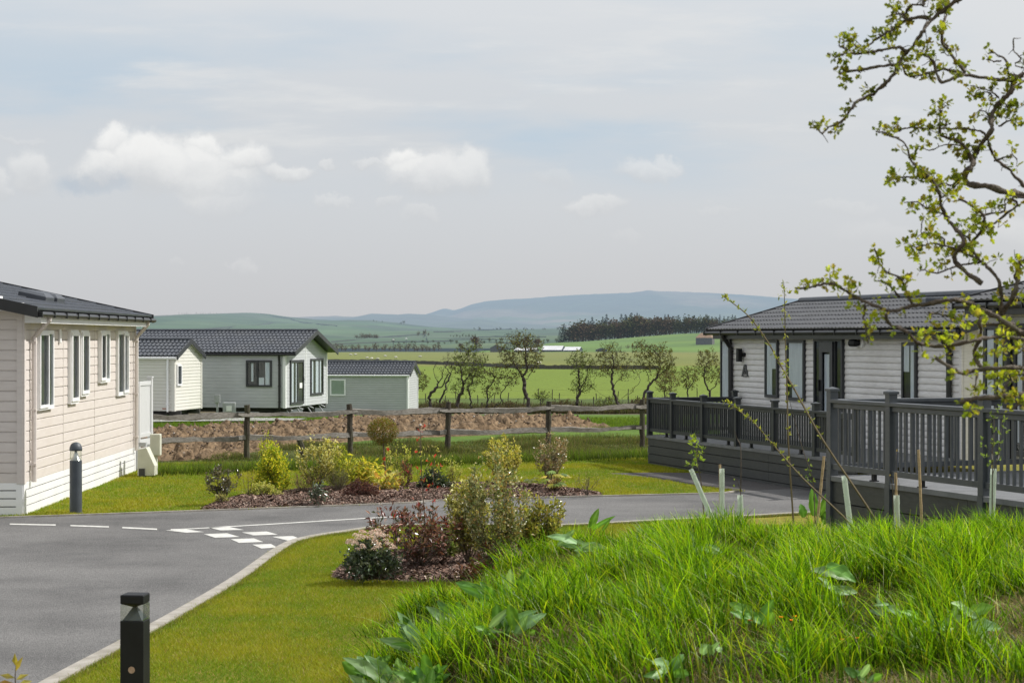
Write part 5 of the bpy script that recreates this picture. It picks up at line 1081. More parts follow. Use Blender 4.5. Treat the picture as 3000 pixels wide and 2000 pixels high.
hedge('hedge line curving over the top of the green hill','green_hill',[(762,920),(800,926),(850,934),(880,944),(930,950),(988,956)],2.6,3)
hedge('hedge line crossing the hillside below the copse','green_hill',[(970,1003),(1040,997),(1120,988),(1200,983),(1248,980)],2.2,4)
hedge('short hedge dropping downhill at the hedge bend','green_hill',[(1247,981),(1250,992),(1254,1003)],2.,5)
hedge('low hedge line on the hill below the ridge wood','green_hill',[(1270,974),(1330,973),(1400,968),(1500,966)],3.,6)
hedge('hedge line low across the hill above the valley','green_hill',[(980,1010),(1060,1006),(1150,1003),(1250,1002),(1330,1000)],2.,7)
hedge('field hedge on the left flank of the hill','green_hill',[(600,965),(680,958),(760,952),(800,946)],2.2,8)
for i in range(3): hedge(['upper','middle','lower'][i]+' hedge line on the pale valley slope','valley_slope',[[(1330,992),(1450,987),(1600,988)],[(1280,998),(1400,995),(1560,997)],[(1200,1006),(1350,1003),(1500,1007)]][i],2.,9+i)
def barn(name,label,px0,px1,yb,ye,yr,d,gable_left,wallm,roofm,depth=16,lbl2=None):
    a=W(px0,yb,d); b=W(px1,yb,d); ze=H-(ye-HY)*d/F; zr=H-(yr-HY)*d/F; zb=a.z-3; t=thing(name,label,'barn',(a.x,a.y,zb),'farm buildings beyond the field')
    fr=Frame((a.x,a.y),(1,0),(0,-1)); w=b.x-a.x; mb=MB(); 
    mb.add([fr.p(0,zb),fr.p(w,zb),fr.p(w,ze),fr.p(w/2,zr),fr.p(0,ze),fr.p(0,zb,-depth),fr.p(w,zb,-depth),fr.p(w,ze,-depth),fr.p(w/2,zr,-depth),fr.p(0,ze,-depth)],[(0,1,2,3,4),(5,9,8,7,6),(0,4,9,5),(1,6,7,2)]); mb.build('wall',wallm,t)
    mb=MB(); o=.4; mb.add([fr.p(-o,ze-.2,o),fr.p(w/2,zr+.15,o),fr.p(w+o,ze-.2,o),fr.p(-o,ze-.2,-depth-o),fr.p(w/2,zr+.15,-depth-o),fr.p(w+o,ze-.2,-depth-o)],[(0,1,4,3),(1,2,5,4)]); mb.build('roof',roofm,t); return t
def barn2(name,label,px0,px1,yb,ye,yr,d,wallm,roofm,depth=14):   # long side to the viewer, gable on the left
    a=W(px0,yb,d); b=W(px1,yb,d); ze=H-(ye-HY)*d/F; zr=H-(yr-HY)*d/F; zb=a.z-3; t=thing(name,label,'barn',(a.x,a.y,zb),'farm buildings beyond the field')
    fr=Frame((a.x,a.y),(.97,-.24),(-.24,-.97)); w=(b.x-a.x)/.97; mb=MB(); P=fr.p
    mb.add([P(0,zb),P(w,zb),P(w,ze),P(0,ze),P(0,zb,-depth),P(w,zb,-depth),P(w,ze,-depth),P(0,ze,-depth),P(0,zr,-depth/2),P(w,zr,-depth/2)],[(0,1,2,3),(4,7,6,5),(0,3,8,7,4),(1,5,6,9,2)]); mb.build('wall',wallm,t)
    mb=MB(); o=.5; mb.add([P(-o,ze-.2,o),P(w+o,ze-.2,o),P(w+o,zr+.1,-depth/2),P(-o,zr+.1,-depth/2),P(-o,ze-.2,-depth-o),P(w+o,ze-.2,-depth-o)],[(0,1,2,3),(3,2,5,4)]); mb.build('roof',roofm,t); return t
barn('stone_barn','small grey stone gabled barn left of the pale roofed sheds',1436,1470,1030,1019,1009,1400,1,M['far_wall'],M['far_brown'])
barn2('farm_shed','low white roofed shed half hidden by the tall hawthorn',1508,1566,1030,1025,1019,1400,M['far_dark'],M['far_white'])
barn2('farm_shed','wide pale roofed shed with dark walls, largest of the farm sheds',1588,1643,1031,1024,1013,1390,M['far_dark'],M['far_white'])
barn2('farm_shed','pale roofed shed at the right of the largest farm shed',1652,1694,1031,1025,1016,1385,M['far_dark'],M['far_white'])
barn('farm_shed','little dark shed apart to the right of the farm',1746,1779,1028,1024,1019,1380,1,M['far_dark'],M['far_wall'],6)
# stone barn with hipped roof at the field edge
a=on_hill('wood_field',2042,1010); dd=a.y-2; a=W(2038,1014,dd); b=W(2086,1014,dd); k=dd/F; t=thing('stone_barn','square stone barn with hipped brown roof behind the corner of the taupe lodge','barn',(a.x,a.y,a.z-2),'farm buildings beyond the field')
fr=Frame((b.x,b.y),(-.97,.24),(-.24,-.97)); w=48*k; dp=14; zb=a.z-2; ze=a.z+25*k; zr=a.z+39*k; P=fr.p
mb=MB(); mb.add([P(0,zb),P(w,zb),P(w,ze),P(0,ze),P(0,zb,-dp),P(w,zb,-dp),P(w,ze,-dp),P(0,ze,-dp)],[(0,1,2,3),(4,7,6,5),(0,3,7,4),(1,5,6,2)]); mb.build('wall',M['far_wall'],t)
mb=MB(); mb.add([P(-.4,ze-.1,.4),P(w+.4,ze-.1,.4),P(w+.4,ze-.1,-dp-.4),P(-.4,ze-.1,-dp-.4),P(w*.25,zr,-dp*.4),P(w*.75,zr,-dp*.4),P(w*.75,zr,-dp*.6),P(w*.25,zr,-dp*.6)],[(0,1,5,4),(1,2,6,5),(2,3,7,6),(3,0,4,7),(4,5,6,7)]); mb.build('roof',M['far_brown'],t)
for i,(px,yt,yb,lb) in enumerate([(1152,996,1029,'shorter of the two far lamp posts, left'),(1190,993,1036,'taller of the two far lamp posts, right')]):
    p=W(px,yb,1400); t=thing('lamp_post',lb+' one beyond the sage caravan roof','lamp post',tuple(p),'far lamp posts'); hh=(yb-yt)*1400/F
    mb=MB(); mb.tube([p,p+Vector((0,0,hh))],[.22,.14],6); mb.build('pole',M['far_dark'],t); mb=MB(); mb.lathe(p+Vector((0,0,hh)),[(0,.0),(.9,.05),(.8,.5),(0,.75)],8); mb.build('lamp_head',M['far_white'],t)
for lb,pl,hh in [('wire stock fence on thin posts in the rough grass behind the hawthorns',[(1215,1190),(1300,1180),(1400,1182),(1500,1178),(1590,1170),(1650,1172),(1750,1172),(1850,1172),(1960,1170),(2100,1168)],1.15),('sparse line of old fence posts along the near bank of the stream',[(1210,1205),(1320,1208),(1404,1210),(1480,1206),(1540,1206),(1610,1210),(1672,1211),(1736,1205),(1854,1200),(1900,1204)],1.2)]:
    P=[]
    for (x0,y0),(x1,y1) in zip(pl[:-1],pl[1:]):
        for i in range(2): P.append(ray_ground(x0+(x1-x0)*i/2+random.uniform(-14,14),y0+(y1-y0)*i/2))
    t=thing('wire_fence',lb,'fence',tuple(P[0])); rgf=random.Random(3)
    for p in P:
        mb=MB(); l=rgf.uniform(-.12,.12); mb.tube([p-Vector((0,0,.1)),p+Vector((l,0,hh*rgf.uniform(.55,.95)))],.04,5); mb.build('post',M['bark_far'],t)
    for z in (.45,.95):
        mb=MB(); mb.tube([p+Vector((0,0,z)) for p in P],.006,3); mb.build('wire',M['bark_far'],t)
def sheep(label):
    t=thing('sheep',label,'sheep',(0,0,0),'sheep grazing in the fields'); mb=MB()
    mb.v=[];prof=[(-.55,.12,.62),(-.48,.25,.62),(-.25,.30,.63),(.1,.30,.63),(.38,.27,.66),(.5,.17,.72),(.56,.10,.78)]
    n=10;V=[];Fc=[]
    for x,r,z in prof:
        for k in range(n):
            th=2*math.pi*k/n; V.append((x,r*.92*math.cos(th),z+r*math.sin(th)))
    for i in range(len(prof)-1):
        for k in range(n): Fc.append((i*n+k,i*n+(k+1)%n,(i+1)*n+(k+1)%n,(i+1)*n+k))
    Fc+=[tuple(range(n-1,-1,-1)),tuple(len(V)-n+k for k in range(n))]; mb.add(V,Fc); b=mb.build('body',M['wool'],t,smooth=True)
    mb=MB(); mb.tube([(.5,0,.74),(.68,0,.62),(.80,0,.42),(.86,0,.34)],[.12,.10,.085,.05],7); mb.box(.62,.66,-.17,.17,.60,.65); mb.build('head',M['wool'],t)
    for x in (-.38,.32):
        for y in (-.13,.13): mb=MB(); mb.tube([(x,y,.45),(x+.02,y,.22),(x,y,0)],[.07,.04,.035],5); mb.build('leg',M['far_wall'],t)
    return t
sp=[(1027,1042,'leftmost sheep near the grey lodge gable in the upper field'),(1041,1041,'second sheep from the left near the grey lodge gable'),(1075,1052,'sheep below the second from the left, by the wall'),(1107,1055,'sheep grazing just above the stone wall, left'),(1128,1046,'middle sheep above the sage caravan roof'),(1159,1050,'sheep above the middle of the sage caravan roof'),(1231,1048,'lone sheep above the right end of the sage caravan'),(1578,1037,'sheep near the crest right of the tall hawthorn crown'),(1579,1068,'sheep below the stone wall line, right of the tall hawthorn'),(1089,1054,'sheep lying nearest the stone wall'),(1977,1029,'sheep near the crest left of the stone barn')]
s0=sheep(sp[0][2])
for i,(px,py,lb) in enumerate(sp):
    p=ray_ground(px,py); s=1.15
    if i==0: s0.location=p; s0.scale=(s,)*3
    else: dup(s0,p,rg.uniform(-.6,.6)+(math.pi if i%3==0 else 0),s,lb)
# ------------------------------------------------------------------ shrubs
def jitc(c,rng,a=.25):
    k=rng.uniform(1-a,1+a)*1.35; return (c[0]*k*rng.uniform(.92,1.08),c[1]*k,c[2]*k)
def shrub(name,label,px0,px1,yb,yt,pal,nst=12,nleaf=500,L=.045,wd=.025,shape='fan',up=.5,seed=1,mat='leaf',stemmat='twig',fill=.4,tips=None,tipn=0,group=None,spread=.25,z0=.06,droop=0,cat='shrub',depth_k=.9,stem_r=.006):
    """several woody stems fan out from the base; leaves sit along them"""
    rng=np.random.default_rng(seed); base=G((px0+px1)/2,yb,z0); d=base.y; rx=(px1-px0)/2*d/F; h=(yb-yt)*d/F
    t=thing(name,label,cat,tuple(base),group); st=MB(); lf=MB(); tp=lf; nleaf=int(nleaf*1.7)
    B=np.array(base)
    def prof(u):                                        # half width of the crown at height u
        if shape=='cone': return max(.03,(1-u)**.75*(.55+.9*min(u*3,1)*.5)+.02)
        if shape=='dome': return math.sqrt(max(0.02,1-(u*1.0)**2))
        if shape=='fan': return .38+.82*math.sin(math.pi*min(1,u*.62+.10))**1.2
        if shape=='column': return .45+.55*math.sin(math.pi*min(1,u*.9+.1))
        return 1
    pts_all=[]
    for s in range(nst):
        th=rng.uniform(0,6.28); rr=rng.random()**.5; top=(.55+.45*rng.random()) if shape!='cone' else max(.25,1-rr*1.0)*rng.uniform(.85,1)
        if s==0: rr=.15; top=1
        if shape=='dome': top=math.sqrt(max(.1,1-rr*rr))*rng.uniform(.8,1.)
        N=7; P=[]; ph=rng.uniform(0,6,2)
        for i in range(N+1):
            u=i/N*top; w=prof(u)*rr*rx*(min(1,i/N*1.6)**.8); 
            P.append(B+np.array([w*math.cos(th)+.03*rx*math.sin(i*1.3+ph[0]),w*math.sin(th)*depth_k+.03*rx*math.sin(i*1.1+ph[1]),u*h-(droop*h*(i/N)**3*.4 if droop else 0)]))
        st.tube([tuple(p) for p in P],[stem_r*(1-.75*i/N)*(1 if s else 1.2) for i in range(N+1)],4,cap=False); pts_all.append(P)
        for _ in range(2 if shape in('fan','column') else 1):
            i=rng.integers(2,N); q=P[i]; dd=rng.normal(size=3)*.12*rx+np.array([0,0,.10*h]); st.tube([tuple(q),tuple(q+dd*.6),tuple(q+dd+rng.normal(size=3)*.02)],[stem_r*.5,stem_r*.4,stem_r*.2],3,cap=False); pts_all.append([q+dd*k/7 for k in range(8)])
    for k in range(nleaf):
        P=pts_all[rng.integers(len(pts_all))]; f=(fill+(1-fill)*rng.random()**.7)*(len(P)-1); i=min(int(f),len(P)-2); q=P[i]+(P[i+1]-P[i])*(f-i)
        q=q+rng.normal(size=3)*spread*L*2.2
        if q[2]<B[2]-.02: q[2]=B[2]+.01
        out=(q-B); out[2]*=.2; o=np.linalg.norm(out)+1e-6; dd=out/o*.6+rng.normal(size=3)*.65+np.array([0,0,up-droop]); c=jitc(pal[rng.integers(len(pal))],rng); dep=min(1.,max(0.,.55*o/(rx+1e-6)+.62*(q[2]-B[2])/h)); dk=.36+.74*dep**1.2; c=(c[0]*dk*1.08,c[1]*dk*1.08,c[2]*dk)  # low and inner leaves painted darker, standing in for shade inside the crown
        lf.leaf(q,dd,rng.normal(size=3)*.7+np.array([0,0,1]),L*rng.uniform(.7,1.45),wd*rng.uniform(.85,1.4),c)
    if tips:
        for k in range(tipn):
            P=pts_all[rng.integers(nst)]; q=P[-1]+rng.normal(size=3)*.01
            for _ in range(5):
                dd=rng.normal(size=3)*.45+np.array([0,0,1.]); tp.leaf(q,dd,rng.normal(size=3),L*rng.uniform(.9,1.5),wd*.8,jitc(tips[rng.integers(len(tips))],rng))
    st.build('stems',M[stemmat],t)
    if lf.v: lf.build('foliage',M[mat],t)
    return t,B,pts_all
RED=[(.36,.035,.03),(.46,.05,.04),(.28,.03,.03)]; DRED=[(.10,.035,.03),(.15,.05,.035),(.06,.04,.025),(.09,.05,.045),(.05,.055,.03)]
GOLD=[(.36,.37,.025),(.46,.43,.04),(.24,.29,.025),(.50,.45,.07)]; DKG=[(.03,.05,.022),(.045,.065,.03),(.025,.038,.02)]; ELY_=0;OLV=[(.11,.11,.03),(.16,.15,.04),(.08,.085,.025),(.22,.20,.06)]
CRM=[(.34,.31,.16),(.42,.38,.2),(.24,.24,.09),(.16,.18,.06)]; ELG=[(.12,.15,.05),(.18,.20,.08),(.27,.26,.13),(.085,.11,.04),(.40,.37,.21),(.30,.20,.07),(.16,.17,.05)]; ELY=[(.27,.26,.06),(.36,.33,.09),(.19,.19,.05),(.46,.43,.22),(.13,.13,.045)]
gF='shrubs in the long bed across the road'; gN='shrubs in the near bed on the lawn'
# --- far bed
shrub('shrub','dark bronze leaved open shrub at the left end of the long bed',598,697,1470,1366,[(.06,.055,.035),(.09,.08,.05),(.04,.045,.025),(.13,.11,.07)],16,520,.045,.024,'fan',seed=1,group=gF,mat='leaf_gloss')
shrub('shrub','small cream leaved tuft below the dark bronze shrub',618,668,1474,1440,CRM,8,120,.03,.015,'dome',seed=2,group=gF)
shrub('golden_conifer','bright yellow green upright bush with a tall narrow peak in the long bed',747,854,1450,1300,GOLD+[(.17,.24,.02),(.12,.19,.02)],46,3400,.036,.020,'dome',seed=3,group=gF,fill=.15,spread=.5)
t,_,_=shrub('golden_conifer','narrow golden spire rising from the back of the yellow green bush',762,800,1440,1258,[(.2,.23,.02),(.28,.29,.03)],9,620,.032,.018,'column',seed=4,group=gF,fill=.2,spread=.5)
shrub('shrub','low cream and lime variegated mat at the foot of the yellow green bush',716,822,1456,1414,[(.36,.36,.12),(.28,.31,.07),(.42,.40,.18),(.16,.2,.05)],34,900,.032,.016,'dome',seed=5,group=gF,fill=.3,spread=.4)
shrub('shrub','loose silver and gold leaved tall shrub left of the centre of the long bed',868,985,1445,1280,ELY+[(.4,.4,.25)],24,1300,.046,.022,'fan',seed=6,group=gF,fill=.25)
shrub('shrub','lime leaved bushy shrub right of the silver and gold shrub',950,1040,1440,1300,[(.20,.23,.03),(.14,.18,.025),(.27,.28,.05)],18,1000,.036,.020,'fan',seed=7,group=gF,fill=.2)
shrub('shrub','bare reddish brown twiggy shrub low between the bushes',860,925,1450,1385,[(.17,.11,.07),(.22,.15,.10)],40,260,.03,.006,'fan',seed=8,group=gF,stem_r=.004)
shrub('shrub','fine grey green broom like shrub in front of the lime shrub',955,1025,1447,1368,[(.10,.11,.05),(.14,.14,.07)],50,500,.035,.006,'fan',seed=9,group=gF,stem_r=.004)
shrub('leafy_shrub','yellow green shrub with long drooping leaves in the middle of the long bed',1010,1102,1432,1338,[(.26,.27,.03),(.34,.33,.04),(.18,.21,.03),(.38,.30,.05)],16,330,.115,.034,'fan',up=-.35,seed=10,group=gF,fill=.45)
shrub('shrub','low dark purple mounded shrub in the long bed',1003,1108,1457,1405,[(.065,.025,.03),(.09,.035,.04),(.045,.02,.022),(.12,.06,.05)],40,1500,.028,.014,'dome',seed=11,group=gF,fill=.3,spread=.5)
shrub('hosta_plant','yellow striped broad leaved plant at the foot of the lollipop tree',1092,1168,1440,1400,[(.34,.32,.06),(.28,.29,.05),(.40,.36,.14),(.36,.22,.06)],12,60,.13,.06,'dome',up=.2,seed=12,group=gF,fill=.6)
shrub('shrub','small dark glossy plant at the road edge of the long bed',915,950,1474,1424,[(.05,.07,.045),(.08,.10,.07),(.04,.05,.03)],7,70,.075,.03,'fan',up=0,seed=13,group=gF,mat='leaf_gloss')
# lollipop tree
b=G(1129,1414,.06); t=thing('standard_tree','clipped ball headed lollipop tree on a thin bare stem in the long bed','tree',tuple(b)); mb=MB(); d=b.y
c=W(1121,1264,d); mb.tube([b-Vector((0,0,.05)),b+(c-b)*.35+Vector((.012,0,0)),b+(c-b)*.7,c],[.016,.015,.013,.01],6); mb.build('trunk',M['twig'],t)
rng=np.random.default_rng(14); mb=MB()
for k in range(2600):
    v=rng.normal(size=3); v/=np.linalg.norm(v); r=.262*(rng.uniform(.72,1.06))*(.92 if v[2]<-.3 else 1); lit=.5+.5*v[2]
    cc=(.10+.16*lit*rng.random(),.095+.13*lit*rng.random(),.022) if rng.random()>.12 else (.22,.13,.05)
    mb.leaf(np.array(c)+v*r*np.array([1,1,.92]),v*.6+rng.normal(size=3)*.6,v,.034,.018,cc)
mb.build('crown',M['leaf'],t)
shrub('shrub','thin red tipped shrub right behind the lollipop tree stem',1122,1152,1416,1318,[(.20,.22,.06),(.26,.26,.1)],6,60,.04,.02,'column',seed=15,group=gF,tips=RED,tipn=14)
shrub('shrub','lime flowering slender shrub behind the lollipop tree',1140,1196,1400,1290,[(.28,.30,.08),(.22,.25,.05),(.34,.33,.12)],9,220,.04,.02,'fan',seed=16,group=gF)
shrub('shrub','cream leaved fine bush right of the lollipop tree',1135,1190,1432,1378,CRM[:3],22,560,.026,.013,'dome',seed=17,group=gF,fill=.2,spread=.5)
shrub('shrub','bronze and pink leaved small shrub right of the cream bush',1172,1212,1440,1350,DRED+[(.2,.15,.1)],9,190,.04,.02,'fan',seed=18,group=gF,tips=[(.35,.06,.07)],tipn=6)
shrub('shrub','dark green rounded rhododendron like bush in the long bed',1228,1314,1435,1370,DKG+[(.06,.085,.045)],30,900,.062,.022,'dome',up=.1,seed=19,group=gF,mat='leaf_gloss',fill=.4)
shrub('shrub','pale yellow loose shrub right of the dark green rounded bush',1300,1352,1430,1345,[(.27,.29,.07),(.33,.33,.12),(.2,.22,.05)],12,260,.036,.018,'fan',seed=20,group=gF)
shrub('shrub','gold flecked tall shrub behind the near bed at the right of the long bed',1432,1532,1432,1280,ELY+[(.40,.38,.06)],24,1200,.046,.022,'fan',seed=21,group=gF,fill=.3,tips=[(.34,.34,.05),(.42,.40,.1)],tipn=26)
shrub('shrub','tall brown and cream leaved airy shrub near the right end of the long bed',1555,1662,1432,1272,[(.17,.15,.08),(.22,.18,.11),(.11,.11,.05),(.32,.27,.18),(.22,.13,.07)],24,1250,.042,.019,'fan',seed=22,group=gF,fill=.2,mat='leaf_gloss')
def fatsia(label,px0,px1,yb,yt,n,L,seed,pal,stems=True,group=gF):
    rng=np.random.default_rng(seed); base=G((px0+px1)/2,yb,.06); d=base.y; rx=(px1-px0)/2*d/F; h=(yb-yt)*d/F; t=thing('fatsia_plant',label,'plant',tuple(base),group); st=MB(); lf=MB()
    for k in range(n):
        th=rng.uniform(0,6.28); q=Vector((base.x+rx*.75*math.cos(th)*rng.uniform(.5,1),base.y+rx*.5*math.sin(th),base.z+h*rng.uniform(.3,.95))); st.tube([base,base.lerp(q,.5)+Vector((0,0,h*.15)),q],[.008,.006,.004],4,cap=False)
        out=Vector((math.cos(th),math.sin(th)*.6-.3,rng.uniform(-.5,.1))).normalized(); nr=Vector((0,-.25,1)); c=jitc(pal[rng.integers(len(pal))],rng)
        for f in range(7):                              # fingers of the palm shaped leaf
            a=(f-3)*.42; dd=Matrix.Rotation(a,3,'Z')@out; lf.leaf(q,dd,nr,L*(1-.08*abs(f-3)),L*.26,c,.08)
    st.build('stems',M['stem'],t); lf.build('foliage',M['leaf_gloss'],t); return t
fatsia('palmate yellow and green leaved plant at the right end of the long bed',1585,1668,1440,1372,15,.15,23,[(.32,.30,.04),(.14,.20,.04),(.40,.30,.05),(.10,.15,.04)])
fatsia('small palmate green plant left of the tall brown and cream shrub',1532,1572,1432,1392,6,.12,24,[(.2,.25,.05),(.28,.3,.06)])
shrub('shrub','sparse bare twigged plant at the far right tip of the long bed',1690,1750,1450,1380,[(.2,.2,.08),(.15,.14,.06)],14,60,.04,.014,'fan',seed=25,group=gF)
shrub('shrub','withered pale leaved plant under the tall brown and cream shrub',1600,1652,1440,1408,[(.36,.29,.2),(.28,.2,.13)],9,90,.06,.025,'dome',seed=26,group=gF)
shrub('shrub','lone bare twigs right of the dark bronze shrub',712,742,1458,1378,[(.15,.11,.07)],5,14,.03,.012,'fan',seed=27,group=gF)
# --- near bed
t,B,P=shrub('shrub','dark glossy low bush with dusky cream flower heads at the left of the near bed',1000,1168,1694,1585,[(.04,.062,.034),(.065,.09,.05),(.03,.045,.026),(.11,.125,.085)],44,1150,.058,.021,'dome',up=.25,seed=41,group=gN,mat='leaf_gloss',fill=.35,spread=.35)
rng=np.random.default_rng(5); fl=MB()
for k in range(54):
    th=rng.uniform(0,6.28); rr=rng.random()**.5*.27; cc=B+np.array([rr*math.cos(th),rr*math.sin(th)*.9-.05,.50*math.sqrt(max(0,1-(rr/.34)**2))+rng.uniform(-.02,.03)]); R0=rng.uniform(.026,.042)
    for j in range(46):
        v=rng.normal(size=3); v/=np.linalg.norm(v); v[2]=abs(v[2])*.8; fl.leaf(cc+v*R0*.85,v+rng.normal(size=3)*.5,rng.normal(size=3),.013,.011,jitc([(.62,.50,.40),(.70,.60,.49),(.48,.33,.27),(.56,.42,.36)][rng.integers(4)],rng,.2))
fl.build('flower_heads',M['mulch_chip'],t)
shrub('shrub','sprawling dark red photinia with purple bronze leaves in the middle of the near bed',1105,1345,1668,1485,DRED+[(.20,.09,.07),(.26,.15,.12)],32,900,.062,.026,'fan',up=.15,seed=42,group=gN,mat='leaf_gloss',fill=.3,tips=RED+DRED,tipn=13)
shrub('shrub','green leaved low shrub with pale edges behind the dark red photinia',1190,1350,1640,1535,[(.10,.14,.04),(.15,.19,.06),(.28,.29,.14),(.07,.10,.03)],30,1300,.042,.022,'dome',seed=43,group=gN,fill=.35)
# tall thin red tipped stems
b=G(1252,1652,.06); t=thing('shrub','tall spindly photinia with bright red leaf tufts rising above the near bed','shrub',tuple(b),gN); st=MB(); lf=MB(); rg5=np.random.default_rng(44); d=b.y
for ln_,r in (([(1252,1652),(1246,1560),(1242,1480),(1236,1420),(1233,1330),(1232,1262)],.0085),([(1262,1650),(1264,1560),(1268,1500),(1270,1400),(1273,1345)],.008),([(1236,1420),(1225,1400),(1222,1375)],.004),([(1233,1340),(1228,1300),(1224,1292)],.004),([(1270,1420),(1284,1400),(1286,1370)],.004)):
    st.tube([W(x,y,d+rg5.uniform(-.03,.03)) for x,y in ln_],[r*(1-.6*i/(len(ln_)-1)) for i in range(len(ln_))],5)
for (x,y,n) in [(1243,1252,10),(1230,1262,5),(1224,1292,8),(1236,1285,4),(1220,1326,5),(1224,1372,9),(1231,1382,4),(1273,1338,7),(1250,1352,4),(1262,1365,6),(1285,1366,7),(1240,1405,5),(1255,1425,8),(1245,1412,6),(1268,1420,4),(1247,1440,5),(1272,1470,3),(1266,1475,3),(1280,1428,3)]:
    q=W(x,y,d)
    for _ in range(max(2,int(n*.62))):
        dd=rg5.normal(size=3)*.55+np.array([0,0,.8]); lf.leaf(q+Vector(rg5.normal(size=3)*.008),dd,rg5.normal(size=3),rg5.uniform(.03,.052),.016,jitc(RED[rg5.integers(3)],rg5))
for _ in range(60):
    i=rg5.integers(5); x=1232+rg5.uniform(-14,60); y=rg5.uniform(1300,1420); q=W(x,y,d+rg5.uniform(-.1,.1)); lf.leaf(q,rg5.normal(size=3),rg5.normal(size=3),.045,.022,jitc([(.28,.28,.06),(.2,.22,.06),(.3,.24,.1)][rg5.integers(3)],rg5))
st.build('stems',M['twig'],t); lf.build('foliage',M['leaf'],t)
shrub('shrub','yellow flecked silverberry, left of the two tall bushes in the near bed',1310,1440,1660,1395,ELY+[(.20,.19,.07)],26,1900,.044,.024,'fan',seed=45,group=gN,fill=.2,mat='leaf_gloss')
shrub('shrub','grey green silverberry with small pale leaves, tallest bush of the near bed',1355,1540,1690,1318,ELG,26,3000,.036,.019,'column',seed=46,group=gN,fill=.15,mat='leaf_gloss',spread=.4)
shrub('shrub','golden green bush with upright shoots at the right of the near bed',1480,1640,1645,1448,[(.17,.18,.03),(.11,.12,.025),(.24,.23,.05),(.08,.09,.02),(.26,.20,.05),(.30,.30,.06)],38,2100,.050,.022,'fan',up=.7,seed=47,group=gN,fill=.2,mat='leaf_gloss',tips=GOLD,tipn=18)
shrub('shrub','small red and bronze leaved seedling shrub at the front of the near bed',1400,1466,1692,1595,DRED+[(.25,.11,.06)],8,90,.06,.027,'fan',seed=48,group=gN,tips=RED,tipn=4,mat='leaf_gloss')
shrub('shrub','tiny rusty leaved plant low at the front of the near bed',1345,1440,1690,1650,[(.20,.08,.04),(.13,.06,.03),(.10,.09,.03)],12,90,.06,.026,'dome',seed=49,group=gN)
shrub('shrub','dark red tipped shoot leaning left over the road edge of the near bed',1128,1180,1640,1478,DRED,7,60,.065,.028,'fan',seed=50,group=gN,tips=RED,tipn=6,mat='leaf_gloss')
# --- sprig at the lower left corner
b=W(48,2060,9.2); t=thing('sprig','golden brown leafy sprig poking up at the bottom left corner','plant',(b.x,b.y,tz(b.x,b.y))); st=MB(); lf=MB(); rg6=np.random.default_rng(3)
gz=Vector((b.x,b.y,tz(b.x,b.y)-.02)); st.tube([gz,W(50,2050,9.2),W(44,1985,9.2),W(46,1945,9.2)],[.006,.005,.003,.0015],5)
for x,y,dx,dz in [(46,1950,.0,1),(44,1985,-1,.25),(47,1990,1,.5),(40,2000,-1,.0),(52,2005,1,.3),(46,1965,.3,.6),(45,2025,-1,.3),(50,2030,1,.2),(47,2060,-1,.2),(50,2080,1,.1)]:
    lf.leaf(W(x,y,9.2),(dx,rg6.uniform(-.5,.3),dz),(0,-1,.4),rg6.uniform(.06,.085),.026,jitc([(.24,.19,.04),(.19,.12,.04),(.28,.25,.08)][rg6.integers(3)],rg6))
st.build('stem',M['twig'],t); lf.build('foliage',M['leaf'],t)
# ------------------------------------------------------------------ overhanging hawthorn at the right
def Z9(p): return (2300+p[0]*.3189,p[1]*.3189)
def Z10(p): return (2100+p[0]*.4464,500+p[1]*.4464)
br=[]   # (points px, width0 px, width1 px, depth)
A=lambda pts,w0,w1,d=7.6: br.append(([Z9(p) for p in pts],w0,w1,d))
Bz=lambda pts,w0,w1,d=7.6: br.append(([Z10(p) for p in pts],w0,w1,d))
A([(2680,-260),(2100,-230),(1800,-150),(1590,0),(1440,110),(1330,200),(1250,300),(1180,410),(1110,500),(1030,590),(880,620),(700,640),(550,650),(490,690)],24,7,7.4)
A([(1030,600),(1000,670),(930,750),(830,850),(680,920),(600,1000),(520,1110),(400,1170),(340,1225),(240,1165)],13,4,7.4)
A([(1330,170),(1180,180),(1120,190),(1020,250),(950,300),(830,370),(730,450),(710,495)],12,5,7.5)
A([(1110,465),(1000,455),(900,465),(720,475),(570,490),(440,550)],10,5,7.4)
A([(570,460),(520,400),(500,360)],5,3,7.4); A([(650,430),(640,380),(625,345)],5,3,7.4)
A([(1340,-60),(1290,0),(1250,70),(1150,60),(1130,110),(1140,180)],8,6,7.5); A([(1120,190),(1050,90),(970,40)],6,3,7.5); A([(1100,130),(1010,120),(970,150)],5,3,7.5)
A([(2700,900),(2450,740),(2195,690),(2060,745),(1950,715),(1700,690),(1450,660),(1280,685),(1150,680),(1070,610)],20,6,7.8)
A([(1650,670),(1590,560),(1500,430),(1425,400),(1430,280),(1500,110),(1530,20)],11,6,7.7); A([(1500,430),(1475,400)],6,4,7.7)
A([(1640,690),(1560,710),(1430,770),(1410,680),(1370,550),(1220,500)],11,7,7.7)
A([(2100,740),(2050,860),(1960,970),(1900,1100),(1870,1200),(1830,1290),(1780,1390),(1720,1490),(1680,1580)],15,14,7.8)
A([(2190,700),(2060,680),(2000,580),(1930,490),(1890,480)],9,4,7.8); A([(1985,560),(1930,560),(1870,535)],5,4,7.8); A([(2240,640),(2170,540),(2120,440),(2090,360)],8,4,7.8)
A([(2200,740),(2130,790),(2060,850)],6,5,7.8)
A([(1720,1490),(1620,1340),(1540,1290),(1450,1230),(1440,1150),(1460,1160)],12,6,7.8); A([(1540,1290),(1490,1270),(1460,1240)],5,3,7.8)
A([(2200,1720),(2060,1568),(1960,1450),(1870,1330),(1800,1240),(1700,1180),(1480,1170),(1300,1190),(1130,1180),(1040,1200)],10,4,7.9)
